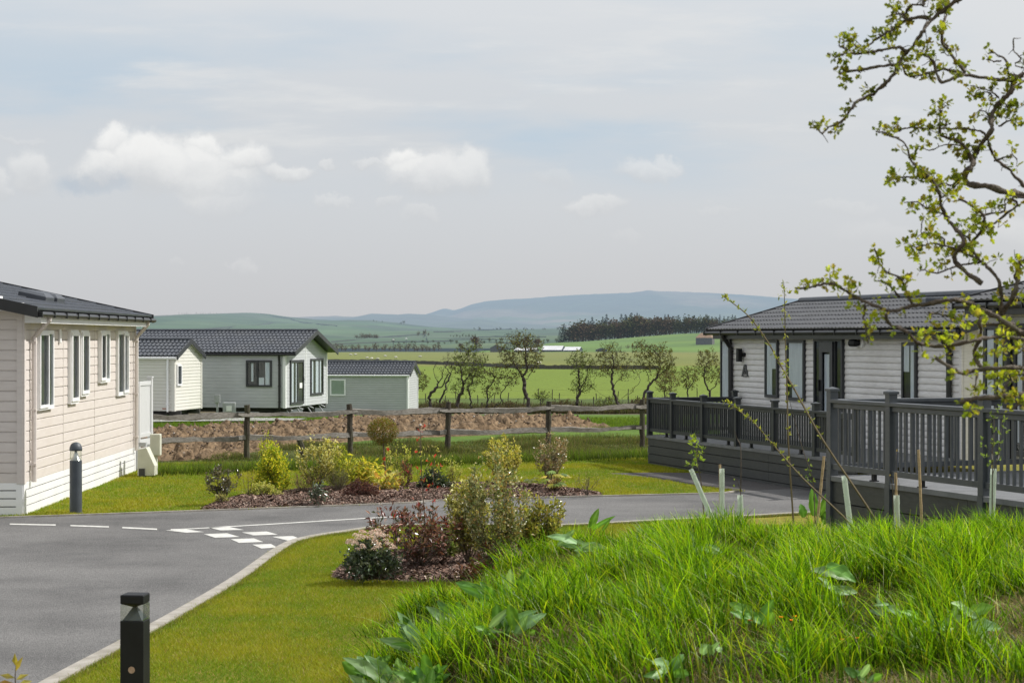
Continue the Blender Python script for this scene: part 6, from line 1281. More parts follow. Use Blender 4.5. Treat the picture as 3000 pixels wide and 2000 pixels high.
A([(1450,1050),(1420,1030),(1440,1000),(1485,970)],5,3,7.9); A([(1440,1150),(1430,1090),(1420,1030)],6,5,7.9)
A([(1740,1460),(1610,1360),(1450,1340),(1350,1370),(1240,1340)],5,3,7.9); A([(1900,1100),(1820,1050),(1790,1010),(1840,985)],6,3,7.9); A([(1960,1160),(2060,1110),(2120,1080)],6,3,7.9); A([(1920,1480),(2040,1440),(2140,1460)],6,3,7.9)
A([(2010,930),(2060,980),(2060,1050)],5,3,7.8); A([(1960,900),(1860,850),(1760,790),(1720,780)],6,3,7.8); A([(1900,890),(1820,860),(1720,880)],5,3,7.8)
Bz([(1655,-10),(1640,20),(1660,80),(1780,110),(1900,150),(2016,150),(2300,230)],18,22,7.8)
A([(1300,1600),(1180,1470),(1090,1330),(940,1250),(850,1200)],8,4,7.6); A([(940,1250),(920,1210)],5,3,7.6)
Bz([(1740,740),(1620,640),(1570,560),(1600,480),(1590,420),(1530,310),(1480,240),(1420,110),(1362,0)],15,8,7.6)
Bz([(1400,50),(1350,40),(1230,40),(1150,55),(1110,75)],6,3,7.6)
Bz([(1530,310),(1480,270),(1380,240),(1300,215),(1230,210)],6,3,7.6)
Bz([(1430,130),(1490,80),(1560,90),(1590,50)],6,3,7.6)
Bz([(1460,190),(1540,130),(1600,70)],5,3,7.6)
Bz([(2300,1300),(2080,1130),(1940,1040),(1880,950),(1830,720),(1730,590),(1690,490),(1740,380),(1730,300),(1680,230),(1600,180)],22,6,7.7)
Bz([(1690,490),(1640,440),(1590,420)],7,6,7.7); Bz([(1740,380),(1840,340),(1900,290),(1960,230),(2040,180)],8,4,7.7); Bz([(1730,300),(1800,280),(1870,270),(1880,210),(1930,150)],7,4,7.7)
Bz([(1730,590),(1640,540),(1500,500),(1400,480),(1340,500),(1280,490)],8,4,7.7)
Bz([(1500,500),(1480,430),(1380,420),(1330,400),(1350,300)],5,3,7.7)
Bz([(1730,600),(1600,620),(1500,650),(1420,670),(1370,650),(1330,660)],7,3,7.7)
Bz([(2500,1320),(2250,1160),(2016,1060),(1940,1040),(1830,960),(1740,900),(1640,860),(1530,850),(1400,870),(1280,890),(1150,920),(1030,890),(960,850),(860,790),(770,750),(690,745),(600,765),(520,770)],26,6,7.5)
Bz([(1280,870),(1240,780),(1190,710),(1110,660),(1080,590),(1035,510)],9,4,7.5); Bz([(1190,710),(1230,690)],5,3,7.5)
Bz([(970,880),(975,960),(960,1030),(990,1130)],8,4,7.5)
Bz([(1110,940),(1150,1010),(1230,1050),(1300,1120),(1420,1150),(1520,1150),(1640,1120),(1760,1100),(1900,1090),(2016,1110),(2300,1180)],10,15,7.4)
Bz([(2500,1400),(2200,1320),(2016,1295),(1900,1290),(1750,1300),(1700,1310),(1620,1330),(1530,1300),(1440,1230)],24,10,7.3)
Bz([(2500,1500),(2250,1490),(2016,1465),(1850,1480),(1700,1490),(1620,1520)],24,14,7.2)
Bz([(1200,830),(1110,750),(1060,720)],7,4,7.5); Bz([(2300,560),(2120,580),(2016,600),(1980,680),(1940,780),(1900,900),(1870,950)],12,16,7.7); Bz([(2016,640),(1960,600),(1960,580)],5,3,7.7)
Bz([(1740,1300),(1700,1200),(1740,1110),(1710,1000),(1730,950)],12,12,7.5); Bz([(1390,930),(1480,940),(1560,970),(1620,1010)],7,4,7.6); Bz([(1960,1010),(1890,1000),(1820,1010),(1740,1000)],9,7,7.6)
Bz([(2016,1330),(1950,1330),(1880,1350),(1830,1310)],10,8,7.4); Bz([(1420,1090),(1480,1110),(1530,1080)],5,3,7.4); Bz([(1720,1310),(1680,1360),(1690,1420),(1720,1440)],6,3,7.3); Bz([(1890,1350),(1800,1400),(1830,1440)],5,3,7.3)
Bz([(1860,1480),(1880,1400),(1930,1380)],6,3,7.2); Bz([(1930,1480),(1960,1530),(1900,1560)],6,3,7.2); Bz([(1900,1090),(1870,1180),(1800,1200)],6,3,7.4); Bz([(2016,1110),(1980,1180),(1920,1230)],6,3,7.4)
tb=Vector((2.75,7.9,tz(2.75,7.9))); hw=thing('hawthorn_tree','overhanging hawthorn with knotted branches and fresh lime leaf clusters at the right edge','tree',tuple(tb)); hw['group']='hawthorn trees along the stream' if False else 'foreground hawthorn'
del hw['group']
tr=MB(); trunk=[tb-Vector((0,0,.15)),tb+Vector((-.05,0,.5)),tb+Vector((.06,0,1.1)),tb+Vector((.0,.02,1.7)),tb+Vector((.05,0,2.2)),tb+Vector((-.05,-.05,2.9)),tb+Vector((-.16,-.1,3.5)),tb+Vector((-.34,-.2,4.0))]; tr.tube(trunk,[.12,.10,.09,.075,.058,.042,.028,.016],10)
rgh=np.random.default_rng(77); fo=MB(); LIME=[(.21,.26,.02),(.29,.34,.025),(.13,.17,.015),(.36,.38,.04),(.23,.20,.035)]
def cluster(q,n,sc=1.):
    q=np.array(q); pal=LIME
    for _ in range(n):
        d=rgh.normal(size=3); d[1]*=.8; d[2]+=.25; d/=np.linalg.norm(d); p=q+d*.006*sc; L=rgh.uniform(.014,.027)*sc; c=jitc(pal[rgh.integers(5)],rgh,.25); tk=.62 if q[2]>3.25 else 1.05; c=(c[0]*tk,c[1]*tk,c[2]*tk)  # upper leaves painted darker, as if silhouetted against the sky
        nr=rgh.normal(size=3); D=Vector(d); S=D.cross(Vector(nr)).normalized(); U=S.cross(D)
        P=Vector(p); wv=L*.52                         # lobed leaf
        pts=[P,P+D*L*.35+S*wv*.45,P+D*L*.55+S*wv,P+D*L*.65+S*wv*.42,P+D*L*.95+S*wv*.55,P+D*L*1.1-U*L*.12,P+D*L*.95-S*wv*.55,P+D*L*.65-S*wv*.42,P+D*L*.55-S*wv,P+D*L*.35-S*wv*.45,P+D*L*.55-U*L*.10]
        fo.add(pts,[(10,i,i+1) for i in range(9)]+[(10,9,0)],c)
def trunk_at(z):
    z=min(max(z-.12,trunk[1].z),trunk[-1].z-.02)
    for a,b in zip(trunk[:-1],trunk[1:]):
        if a.z<=z<=b.z: return np.array(a.lerp(b,(z-a.z)/(b.z-a.z)))
for pts,w0,w1,d in br:
    P=[np.array(W(x,y,d)) for x,y in pts]; k=d/F
    for i in range(1,len(P)): P[i][1]+=.05*math.sin(i*1.7+pts[0][0])
    off=pts[0][0]>3005
    if off:                                            # reach back to the trunk outside the picture
        P=[trunk_at(P[0][2])]+P
    if pts[-1][0]>3005: P=P+[trunk_at(P[-1][2])]
    dense=[]; 
    for i in range(len(P)-1):
        p0=P[max(i-1,0)];p1=P[i];p2=P[i+1];p3=P[min(i+2,len(P)-1)]; m=max(3,int(np.linalg.norm(p2-p1)/.013))
        for j in range(m): t=j/m; dense.append(.5*((2*p1)+(p2-p0)*t+(2*p0-5*p1+4*p2-p3)*t*t+(3*p1-p0-3*p2+p3)*t*t*t))
    dense.append(P[-1]); n=len(dense); rad=[]
    for i in range(n):
        u=i/(n-1); w=(w0+(w1-w0)*u)*k*.5; rad.append(w*(1+.16*math.sin(i*.9)+.12*rgh.normal()*.6))
        if i and i<n-1: dense[i]=dense[i]+rgh.normal(size=3)*.0016
    tr.tube([tuple(p) for p in dense],rad,7 if w0>12 else 5)
    s=0; L=0
    for i in range(1,n):
        L+=np.linalg.norm(dense[i]-dense[i-1]); px=CX+dense[i][0]/dense[i][1]*F
        if L>s and px<3120:
            thick=rad[i]*2/k; s=L+rgh.uniform(.012,.036)*(1.7 if thick>14 else 1)
            if rgh.random()<(.80 if thick<9 else .55 if thick<15 else .3):
                ln=rgh.uniform(.008,.045); d_=rgh.normal(size=3); d_[2]+=.2; d_/=np.linalg.norm(d_); q=dense[i]+d_*(rad[i]+ln); mid=dense[i]+d_*ln*.5+rgh.normal(size=3)*.004
                tr.tube([tuple(dense[i]),tuple(mid),tuple(q)],[.0022,.0018,.0014],4,cap=False)
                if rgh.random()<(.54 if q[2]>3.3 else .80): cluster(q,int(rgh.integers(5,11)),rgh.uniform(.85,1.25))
                if rgh.random()<.35:
                    q2=q+rgh.normal(size=3)*.018; tr.tube([tuple(q),tuple(q2)],[.0014,.001],3,cap=False); cluster(q2,int(rgh.integers(4,8)),.9)
    if pts[-1][0]<2960: cluster(dense[-1],int(rgh.integers(4,8)),.8)
tr.build('trunk',M['bark'],hw,smooth=True); fo.build('crown',M['leaf'],hw)
# ------------------------------------------------------------------ saplings, guards, canes on the bank
def Z8(x,y): return (1950+x*.4783,1250+y*.4783)
DB=18.6
def gz(px,d): x=(px-CX)*d/F; return tz(x,d)
def upright(px_b,d,px_t,y_t,r0,r1,mat,mb,bend=0,n=8,extra=None):
    b=Vector(((px_b-CX)*d/F,d,gz(px_b,d)-.03)); t=W(px_t,y_t,d-.1); pts=[b.lerp(t,i/n)+Vector((bend*math.sin(math.pi*i/n),0,0)) for i in range(n+1)]
    mb.tube(pts,[r0+(r1-r0)*i/n for i in range(n+1)],6); return pts
gg='plastic tree guards on the bank'; gca='bamboo canes on the bank'; gsa='young saplings on the bank'; gwi='willow whips on the bank'
def guard(label,pb,pt,w,d):
    b=W(pb[0],pb[1],d); b.z=min(b.z,gz(pb[0],d)); t=W(pt[0],pt[1],d); th=thing('tree_guard',label,'tree guard',tuple(b),gg); mb=MB(); r=w*.84*d/F/2
    N=10; pts=[b.lerp(t,i/N) for i in range(N+1)]; mb.tube(pts,[r*(1+.04*math.sin(i*2.3)) for i in range(N+1)],10,cap=False); mb.build('sleeve',M['guard'],th,smooth=True)
    mb=MB(); n=60; up=(t-b); e1=Vector((1,0,0)); e2=Vector((0,1,0)); mb.tube([b+up*(i/n)+(e1*math.cos(i*.75)+e2*math.sin(i*.75))*r*1.02 for i in range(n+1)],[r*.07]*(n+1),3,cap=False); mb.build('spiral_edge',M['guard'],th); return th
guard('tree guard leaning strongly left under a leafy sapling',(2118,1590),(2024,1374),17,18.4)
guard('upright tree guard with a cane in it, behind the leaning guard',(2116,1520),(2115,1372),18,19.2)
guard('tree guard around a bare bent twig right of the leaning guard',(2175,1590),(2168,1449),20,18.2)
guard('tree guard tilted left in front of the deck corner',(2504,1545),(2473,1393),20,18.8)
guard('tree guard around a brown stake in front of the second deck post',(2630,1590),(2626,1449),22,18.2)
guard('tree guard with a leafy sapling growing out of its top at the right',(2903,1530),(2911,1372),22,18.8)
def cane(label,pb,pt,w,d):
    b=W(pb[0],pb[1],d); b.z=min(b.z,gz(pb[0],d)); t=W(pt[0],pt[1],d); th=thing('bamboo_cane',label,'cane',tuple(b),gca); mb=MB(); r=w*d/F/2; n=18; mb.tube([b.lerp(t,i/n) for i in range(n+1)],[r*(1.14 if i%4==0 else 1) for i in range(n+1)],7); mb.build('cane',M['cane'],th)
cane('bamboo cane leaning right, left of the tilted guard',(2386,1570),(2414,1336),8,18.5); cane('bamboo cane standing before the deck railing, rightmost of the canes',(2704,1560),(2691,1317),8,18.6); cane('short cane inside the upright guard behind the leaning guard',(2112,1500),(2109,1360),7,19.25); cane('brown stake inside the guard before the second deck post',(2628,1570),(2624,1384),8,18.22)
def sapling(label,stems,leaves,pal,d,L=.045,n=5,w=.022,seed=1,name='sapling',group=gsa,cat='sapling',r=.006,mat='twig'):
    rng=np.random.default_rng(seed); x0,y0=stems[0][0]; b=W(x0,y0,d); b.z=min(b.z,gz(x0,d)); th=thing(name,label,cat,tuple(b),group); st=MB(); lf=MB()
    for i,s in enumerate(stems):
        P=[W(x,y,d+.03*math.sin(j*2+i)) for j,(x,y) in enumerate(s)]
        if i==0: P[0]=b-Vector((0,0,.05))
        sm=smooth_line(P,4); st.tube(sm,[r*(1-.7*j/(len(sm)-1))*(1 if i==0 else .6) for j in range(len(sm))],5)
    for x,y in leaves:
        q=W(x+rng.uniform(-3,3),y+rng.uniform(-3,3),d+rng.uniform(-.04,.04))
        for _ in range(n): dd=rng.normal(size=3)*.7+np.array([0,0,.6]); lf.leaf(q,dd,rng.normal(size=3),L*rng.uniform(.6,1.2),w*rng.uniform(.7,1.2),jitc(pal[rng.integers(len(pal))],rng))
    st.build('stem',M[mat],th)
    if leaves: lf.build('foliage',M['leaf'],th)
    return th
LG=[(.17,.23,.03),(.23,.29,.04),(.13,.19,.03)]
sapling('sapling with a bright lime leafy head in the strongly leaning guard',[[(2070,1500),(2055,1420),(2045,1370),(2040,1310),(2034,1280)],[(2045,1370),(2030,1360),(2022,1362)]],[(2034,1283),(2040,1290),(2028,1295),(2042,1300),(2030,1308),(2048,1312),(2055,1318),(2038,1325),(2026,1328),(2050,1330),(2044,1340),(2055,1345),(2034,1350),(2022,1360),(2030,1366),(2018,1364),(2042,1352)],LG,18.4,.055,4,.026,2)
sapling('bare bent twig rising from the guard right of the leaning guard',[[(2172,1560),(2170,1460),(2171,1380),(2170,1310),(2160,1285),(2150,1258)],[(2171,1440),(2158,1405),(2140,1395)]],[(2156,1408),(2150,1425)],LG,18.2,.04,2,.012,3)
sapling('forked bare twig beside the stake before the second deck post',[[(2618,1560),(2616,1440),(2608,1400),(2604,1393)],[(2620,1450),(2626,1380),(2625,1345),(2628,1322)],[(2632,1450),(2634,1420),(2629,1395)]],[(2604,1392),(2628,1322)],[(.25,.2,.06)],18.15,.02,3,.01,4)
sapling('leafy sapling above the rightmost guard before the deck',[[(2905,1500),(2908,1400),(2906,1340),(2912,1280),(2914,1225),(2925,1190)],[(2908,1390),(2925,1330),(2932,1280),(2934,1230)],[(2912,1330),(2890,1310),(2872,1300)]],[(2872,1300),(2878,1290),(2890,1308),(2880,1335),(2895,1340),(2900,1355),(2918,1330),(2915,1300),(2928,1345),(2934,1300),(2930,1270),(2915,1260),(2905,1245),(2895,1235),(2935,1235),(2945,1225),(2914,1222),(2920,1200),(2930,1190),(2905,1215),(2940,1255),(2925,1320),(2900,1365),(2910,1290),(2950,1265)],[(.13,.19,.05),(.18,.24,.06),(.10,.14,.04)],18.75,.045,4,.024,5)
sapling('small leafy sapling low between the willow whips',[[(2390,1560),(2385,1440),(2374,1380),(2352,1316),(2328,1230),(2314,1176)],[(2380,1410),(2372,1395)]],[(2370,1352),(2376,1362),(2368,1372),(2380,1380),(2372,1392),(2364,1398),(2382,1402),(2370,1410)],[(.15,.2,.04),(.1,.15,.03)],18.5,.035,3,.018,6)
def along_pts(pl,step,rng):
    out=[]
    for (x0,y0),(x1,y1) in zip(pl[:-1],pl[1:]):
        L=math.hypot(x1-x0,y1-y0); k=rng.uniform(4,step)
        while k<L: out.append((x0+(x1-x0)*k/L,y0+(y1-y0)*k/L)); k+=rng.uniform(step*.5,step*1.4)
    return out
rgw=np.random.default_rng(9)
w1=[(2590,1560),(2569,1528),(2413,1292),(2333,1150),(2290,1075),(2248,999),(2196,929),(2150,890),(2121,870)]; w2=[(2520,1560),(2498,1542),(2357,1405),(2277,1316),(2206,1235),(2160,1200),(2128,1176)]; w3=[(2328,1570),(2324,1520),(2310,1300),(2306,1150),(2301,1009),(2299,900),(2296,829)]
WL=[(.20,.23,.04),(.26,.27,.05),(.16,.19,.03)]
sapling('longest willow whip leaning far left across the lodge windows',[w1],along_pts(w1[2:],26,rgw)+[(2121,870),(2128,876),(2135,880),(2150,885)],WL,17.8,.046,5,.018,7,'willow_whip',gwi,'willow whip',.012,'stem')
sapling('shorter willow whip leaning left below the long one',[w2],along_pts(w2[2:],24,rgw)+[(2128,1176),(2135,1180),(2142,1186)],WL,18.1,.046,5,.018,8,'willow_whip',gwi,'willow whip',.011,'stem')
sapling('upright willow whip crossing the two leaning ones',[w3],along_pts(w3[2:],30,rgw)+[(2296,829),(2290,842),(2300,848),(2305,860),(2284,870),(2310,930),(2295,940)],WL,18.3,.046,4,.017,9,'willow_whip',gwi,'willow whip',.010,'stem')
# ------------------------------------------------------------------ broad leaved docks on the bank
DOCKS=[]
def dock(label,leaves,seed,pale=.3,base=None,z=None):
    """leaves: list of (px base, py base, px tip, py tip, width px, depth d) surveyed; each a wavy blade with a midrib"""
    rng=np.random.default_rng(seed); P0=ray_ground(*base); DOCKS.append((P0.x,P0.y)); t=thing('dock_plant',label,'plant',(P0.x,P0.y,tz(P0.x,P0.y)),'broad leaved docks on the grass bank'); mb=MB(); st=MB()
    ex=[]
    for (x0,y0,x1,y1,w) in leaves:
        for _ in range(2 if seed<6 else 1): k=rng.uniform(.55,.85); an=rng.normal()*.7; vx,vy=(x1-x0)*k,(y1-y0)*k; ex.append((x0+rng.normal()*22,y0+rng.normal()*9+8,x0+vx*math.cos(an)-vy*math.sin(an),y0+vx*math.sin(an)*.5+vy*math.cos(an),w*rng.uniform(.6,.85)))
    for (x0,y0,x1,y1,w) in leaves+ex:
        d=P0.y-.22+rng.uniform(-.12,.05); y1-=10; x1+=(x1-x0)*.10; a=W(x0,y0,d); b=W(x1,y1,d-rng.uniform(-.05,.14)); ax=b-a; L=ax.length; axn=ax.normalized(); wv=w*.98*d/F
        view=Vector((0,-1,.45+rng.uniform(-.3,.5))); sd=axn.cross(view).normalized(); up=sd.cross(axn); 
        if up.z<0: up=-up
        pl=rng.random()<pale; c=[(.075,.18,.022),(.10,.22,.026),(.055,.13,.022)][rng.integers(3)] if not pl else [(.18,.28,.12),(.13,.22,.08)][rng.integers(2)]  # pale palette paints the gloss of shiny leaves into their colour
        c=jitc(c,rng,.18); N=9; V=[];Fc=[];ph=rng.uniform(0,6)
        for i in range(N+1):
            u=i/N; wd=wv*.5*(math.sin(math.pi*min(1,u*.93+.07))**.75)*(1.0-.25*u)+.001; p=a+ax*u+up*(L*.10*math.sin(math.pi*u))
            wav=.30*wd*math.sin(u*15+ph)
            V+=[p+sd*wd+up*(wd*.22+wav),p+sd*wd*.5+up*(wd*.14-wav*.3),p-up*wd*.06,p-sd*wd*.5+up*(wd*.14+wav*.3),p-sd*wd+up*(wd*.22-wav)]
        for i in range(N):
            for k in range(4): Fc.append((i*5+k,i*5+k+1,(i+1)*5+k+1,(i+1)*5+k))
        mb.add(V,Fc,c); n=len(mb.c); 
        for i in range(N+1): mb.c[n-5*(N+1)+i*5+2]=tuple(min(1,x*1.5+.03) for x in c)
        g=Vector((P0.x,P0.y,tz(P0.x,P0.y)-.02)); st.tube([g,g.lerp(a,.6)+Vector((0,0,.02)),a],[.005,.004,.003],4,cap=False)
    mb.build('leaves',M['leaf_dock'],t,smooth=True); st.build('stalks',M['stem'],t); return t
M['leaf_dock']=leafmat('dock_leaf',rough=.5,trans=.3,tw=1.5,spec=.35)
dock('big dock with pale wavy leaves at the bottom of the bank, lowest left',[(1130,2000,1015,1935,46),(1160,2010,1075,1928,50),(1175,2010,1165,1935,36),(1140,2030,1220,1960,44),(1180,1990,1245,1945,30),(1120,2050,1030,1985,44),(1200,2050,1290,1985,40)],1,.75,(1150,2040))
dock('tall dock with upright dark leaves above the lowest left dock',[(1235,1900,1170,1800,44),(1258,1925,1262,1838,30),(1240,1890,1185,1815,34),(1262,1920,1330,1850,34),(1225,1905,1120,1880,40),(1270,1900,1310,1870,22)],2,.35,(1250,1945))
dock('dock with long dark green leaves up the bank above the upright one',[(1330,1845,1255,1785,40),(1345,1830,1285,1768,38),(1350,1835,1345,1770,30),(1360,1845,1420,1800,34),(1340,1860,1290,1845,30)],3,.3,(1345,1870))
dock('dock spreading over the lawn edge below the near bed',[(1430,1752,1342,1715,40),(1440,1760,1375,1728,36),(1450,1765,1410,1712,30),(1460,1770,1540,1730,34),(1445,1775,1395,1765,28)],4,.25,(1450,1790))
dock('dock with pale crossed leaves at the top left of the bank',[(1500,1740,1495,1675,32),(1510,1745,1545,1672,30),(1520,1750,1560,1700,28),(1505,1755,1470,1690,24)],5,.7,(1512,1775))
dock('dock with white lit leaves near the right end of the near bed',[(1690,1590,1610,1580,30),(1700,1600,1695,1640,26),(1710,1605,1775,1615,30),(1695,1600,1640,1600,24)],6,.9,(1700,1640))
dock('single dark upright dock leaf on the skyline of the bank',[(1730,1545,1752,1498,26),(1735,1550,1798,1520,16)],7,.0,(1732,1570))
dock('dock behind the bank crest by the bamboo cane',[(2385,1510,2378,1440,34),(2400,1510,2435,1432,26),(2395,1515,2420,1470,26)],8,.0,(2392,1535))
dock('dock with three pale drooping leaves in the middle of the bank',[(2420,1655,2500,1715,48),(2430,1728,2505,1745,34),(2390,1750,2490,1808,46),(2440,1735,2400,1700,24)],9,.85,(2440,1760))
dock('dock with sunlit yellow green leaves at the centre of the bank',[(2215,1815,2140,1775,44),(2225,1825,2262,1765,40),(2230,1825,2180,1800,34)],10,.0,(2220,1840))
dock('pale single leafed dock high on the left of the bank',[(2090,1615,2035,1618,26),(2075,1622,2105,1632,18)],11,.9,(2080,1650))
dock('dock with toothed pale leaf at the lower right of the bank',[(2740,1835,2695,1855,50),(2745,1835,2790,1850,40),(2735,1840,2728,1790,28),(2750,1845,2830,1812,34),(2700,1815,2640,1800,26)],12,.6,(2740,1880))
dock('dock with two broad pale leaves at the right edge of the bare patch',[(2840,1800,2905,1785,46),(2835,1835,2925,1850,52),(2850,1850,2900,1885,34),(2830,1790,2790,1775,30)],13,.85,(2840,1880))
dock('dock with a round pale leaf at the bottom centre of the bank',[(1960,1960,1915,1945,44),(1965,1965,2000,1925,36),(1970,1970,2020,1985,34),(1950,1975,1890,1990,30)],14,.6,(1962,1990))
dock('small dock right of the bottom centre with round pale leaves',[(2085,1915,2055,1895,38),(2090,1915,2108,1890,26),(2300,1905,2275,1890,10)],15,.8,(2088,1940))
dock('little dock at the very bottom of the bank under the bare soil',[(2510,1980,2475,1965,30),(2520,1985,2545,1955,22),(2545,1995,2580,1985,26)],16,.7,(2520,2010))
dock('pale leaved dock between the crest guards',[(2560,1790,2600,1815,26),(2590,1775,2640,1818,30),(2585,1780,2575,1740,16)],17,.8,(2590,1830))
for i,(px,py,lb) in enumerate([(2296,1850,'orange dandelion clump below the sunlit yellow green dock'),(2466,1908,'orange dandelion clump near the bottom of the bank'),(2190,1862,'rusty dandelion head left of the orange clump'),(2758,1868,'single orange dandelion beside the toothed pale dock leaf')]):
    P0=ray_ground(px,py); t=thing('dandelion',lb,'flower',(P0.x,P0.y,tz(P0.x,P0.y)),'dandelions on the bank'); rr=np.random.default_rng(200+i); mb=MB(); st=MB()
    for j in range(3 if i<2 else 1):
        c=np.array((P0.x+rr.uniform(-.05,.05),P0.y-.25+rr.uniform(-.04,.04),P0.z+.10+rr.uniform(0,.03))); st.tube([(P0.x,P0.y-.2,tz(P0.x,P0.y)-.02),tuple(c)],.0025,4)
        for k in range(26): th=rr.uniform(0,6.28); mb.leaf(c,(math.cos(th),math.sin(th),rr.uniform(.1,.9)),(0,0,1),.016,.006,jitc((.62,.30,.02) if i!=2 else (.35,.12,.03),rr))
    mb.build('flower_heads',M['leaf'],t); st.build('stalks',M['stem'],t)
rgd=np.random.default_rng(31)
for i,(bx,by,lb) in enumerate([(1075,1985,'leafy dock at the very foot of the bank, left of the pale waved dock'),(1300,1935,'leafy dock filling the slope right of the upright dark dock'),(1400,1815,'leafy dock on the slope below the lawn edge dock'),(1480,1850,'leafy dock deeper in the long grass on the left slope'),(1240,2010,'leafy dock at the bottom frame edge between two larger docks')]):
    lv=[]
    for k in range(9):
        a=rgd.uniform(-1.25,1.25); L_=rgd.uniform(50,95); x0=bx+rgd.normal()*26; y0=by+rgd.normal()*10; lv.append((x0,y0,x0+L_*math.sin(a),y0-L_*abs(math.cos(a))*.8-8,rgd.uniform(26,42)))
    dock(lb,lv,60+i,.25,(bx,by+12))
# ------------------------------------------------------------------ grass
def blades(name,X,Y,Zf,Hh,Wd,lean,rng,pal,mat,segs=3,wind=(.0,.0),droop=.5,label=None,sheen=None):
    n=len(X); th=rng.uniform(0,2*np.pi,n); dx=np.cos(th)*lean*rng.random(n)+wind[0]; dy=np.sin(th)*lean*rng.random(n)+wind[1]
    fa=rng.uniform(0,np.pi,n); sx=np.cos(fa)*Wd/2; sy=np.sin(fa)*Wd/2; Z=Zf(X,Y)
    V=[]
    for k in range(segs+1):
        u=k/segs; hx=dx*Hh*u**1.8; hy=dy*Hh*u**1.8; hz=Hh*(u-droop*.5*u**3*np.clip(np.hypot(dx,dy),0,1.2)); w=(1-u**1.5)*.96+.04
        V.append(np.stack([X+hx-sx*w,Y+hy-sy*w,Z+hz-.01],1)); V.append(np.stack([X+hx+sx*w,Y+hy+sy*w,Z+hz-.01],1))
    V=np.stack(V,1).reshape(-1,3); m=2*(segs+1); base=np.arange(n)[:,None]*m
    Q=np.concatenate([base+np.array([[2*k,2*k+1,2*k+3,2*k+2]]) for k in range(segs)],0)
    C=np.array(pal)[rng.integers(len(pal),size=n)]*rng.uniform(.7,1.3,(n,1)); C=np.repeat(C,m,0)
    tipk=np.tile(np.repeat(np.linspace(.1,1.35,segs+1),2),n)[:,None]; C=C*tipk  # shade between blades painted in: dark roots, bright tips
    o=np_mesh(name,V,Q,C,mat); tag(o,label,'grass',kind='stuff'); return o
vtz=np.vectorize(tz)
rng=np.random.default_rng(100)
# long grass of the bank
n=680000; X=rng.uniform(-2.,8.5,n); Y=rng.uniform(8.2,20.9,n); px=CX+X/Y*F; k=(px>850)&(px<3800); X=X[k];Y=Y[k]
mh=np.vectorize(mound)(X,Y); pat=np.vectorize(lambda a,b: mn.noise(Vector((a*.8,b*.5,9))))(X,Y); cl=np.vectorize(lambda a,b: mn.noise(Vector((a*1.9,b*1.4,3))))(X,Y)
py=HY+(H-mh)/Y*F
bare=np.clip((pat-.02)*2.4,0,.78)*np.clip((py-1760)/130,0,1)
bare=np.maximum(bare,np.clip(1-np.hypot((px[k]-2960)/150,(py-1810)/75),0,1)*1.6)
bare=np.maximum(bare,np.clip(1-np.hypot((px[k]-1560)/130,(py-1900)/50),0,1)*1.1)
dens=np.clip((mh-.005)/.05,0,1)*(1-.93*np.clip(bare,0,1))*(.45+.55*np.clip(.5+cl*1.6,0,1))*np.clip((Y-4)/12,.35,1)
k=rng.random(len(X))<dens*.37; X=X[k];Y=Y[k];cl=cl[k];bare=bare[k]
hk=np.clip(.60+1.0*cl,.25,1.35)*(1-.55*np.clip(bare,0,1))*np.where(Y>15.5,.72,1.)
kd=np.ones(len(X),bool)
for dx,dy in DOCKS: kd&=~((np.abs(X-dx)<.24)&(Y-dy>-.75)&(Y-dy<.12)&(rng.random(len(X))<.72))
X=X[kd];Y=Y[kd];hk=hk[kd];bare=bare[kd]
GR=[(.125,.27,.005),(.185,.365,.006),(.045,.12,.005),(.25,.43,.008),(.30,.38,.015),(.09,.19,.005),(.055,.13,.005)]
blades('long_grass',X,Y,vtz,rng.uniform(.18,.52,len(X))*hk,rng.uniform(.006,.0155,len(X)),.95,rng,GR,M['grass'],4,wind=(-.16,-.06),label='long lush green grass covering the bank in the right foreground')
n2b=330000; X2=rng.uniform(-1.8,7.5,n2b); Y2=rng.uniform(8.4,20.,n2b); m2=np.vectorize(mound)(X2,Y2); px2=CX+X2/Y2*F; k2=(m2>.03)&(px2>850)&(px2<3800); X2=X2[k2];Y2=Y2[k2]
blades('undergrowth',X2,Y2,vtz,rng.uniform(.03,.11,len(X2)),rng.uniform(.004,.010,len(X2)),1.7,rng,[(.07,.13,.01),(.10,.16,.012),(.05,.085,.01),(.16,.14,.05),(.12,.085,.045),(.24,.19,.10)],M['grass'],2,label='short mixed undergrowth and thatch at the foot of the long grass')
k=rng.random(len(X))<.035; blades('long_grass',X[k],Y[k],vtz,rng.uniform(.14,.3,k.sum()),rng.uniform(.004,.008,k.sum()),1.3,rng,[(.34,.29,.13),(.50,.52,.30),(.46,.52,.26),(.55,.55,.36)],M['grass'],4,wind=(-.3,0),label='pale straw and sun bleached blades among the lush grass of the bank')  # pale colours imitate glints off shiny blades; the first is straw
n=420000; X=rng.uniform(-1,6.5,n); Y=rng.uniform(8.5,16,n); m_=np.vectorize(mound)(X,Y); px=CX+X/Y*F; py=HY+(H-m_)/Y*F
pat=np.vectorize(lambda a,b: mn.noise(Vector((a*.8,b*.5,9))))(X,Y); bare=np.maximum(np.clip((pat+.10)*2.6,0,1)*np.clip((py-1730)/130,0,1),np.maximum(np.clip(1-np.hypot((px-2960)/170,(py-1810)/85),0,1)*1.6,np.clip(1-np.hypot((px-1560)/130,(py-1900)/50),0,1)*1.1))
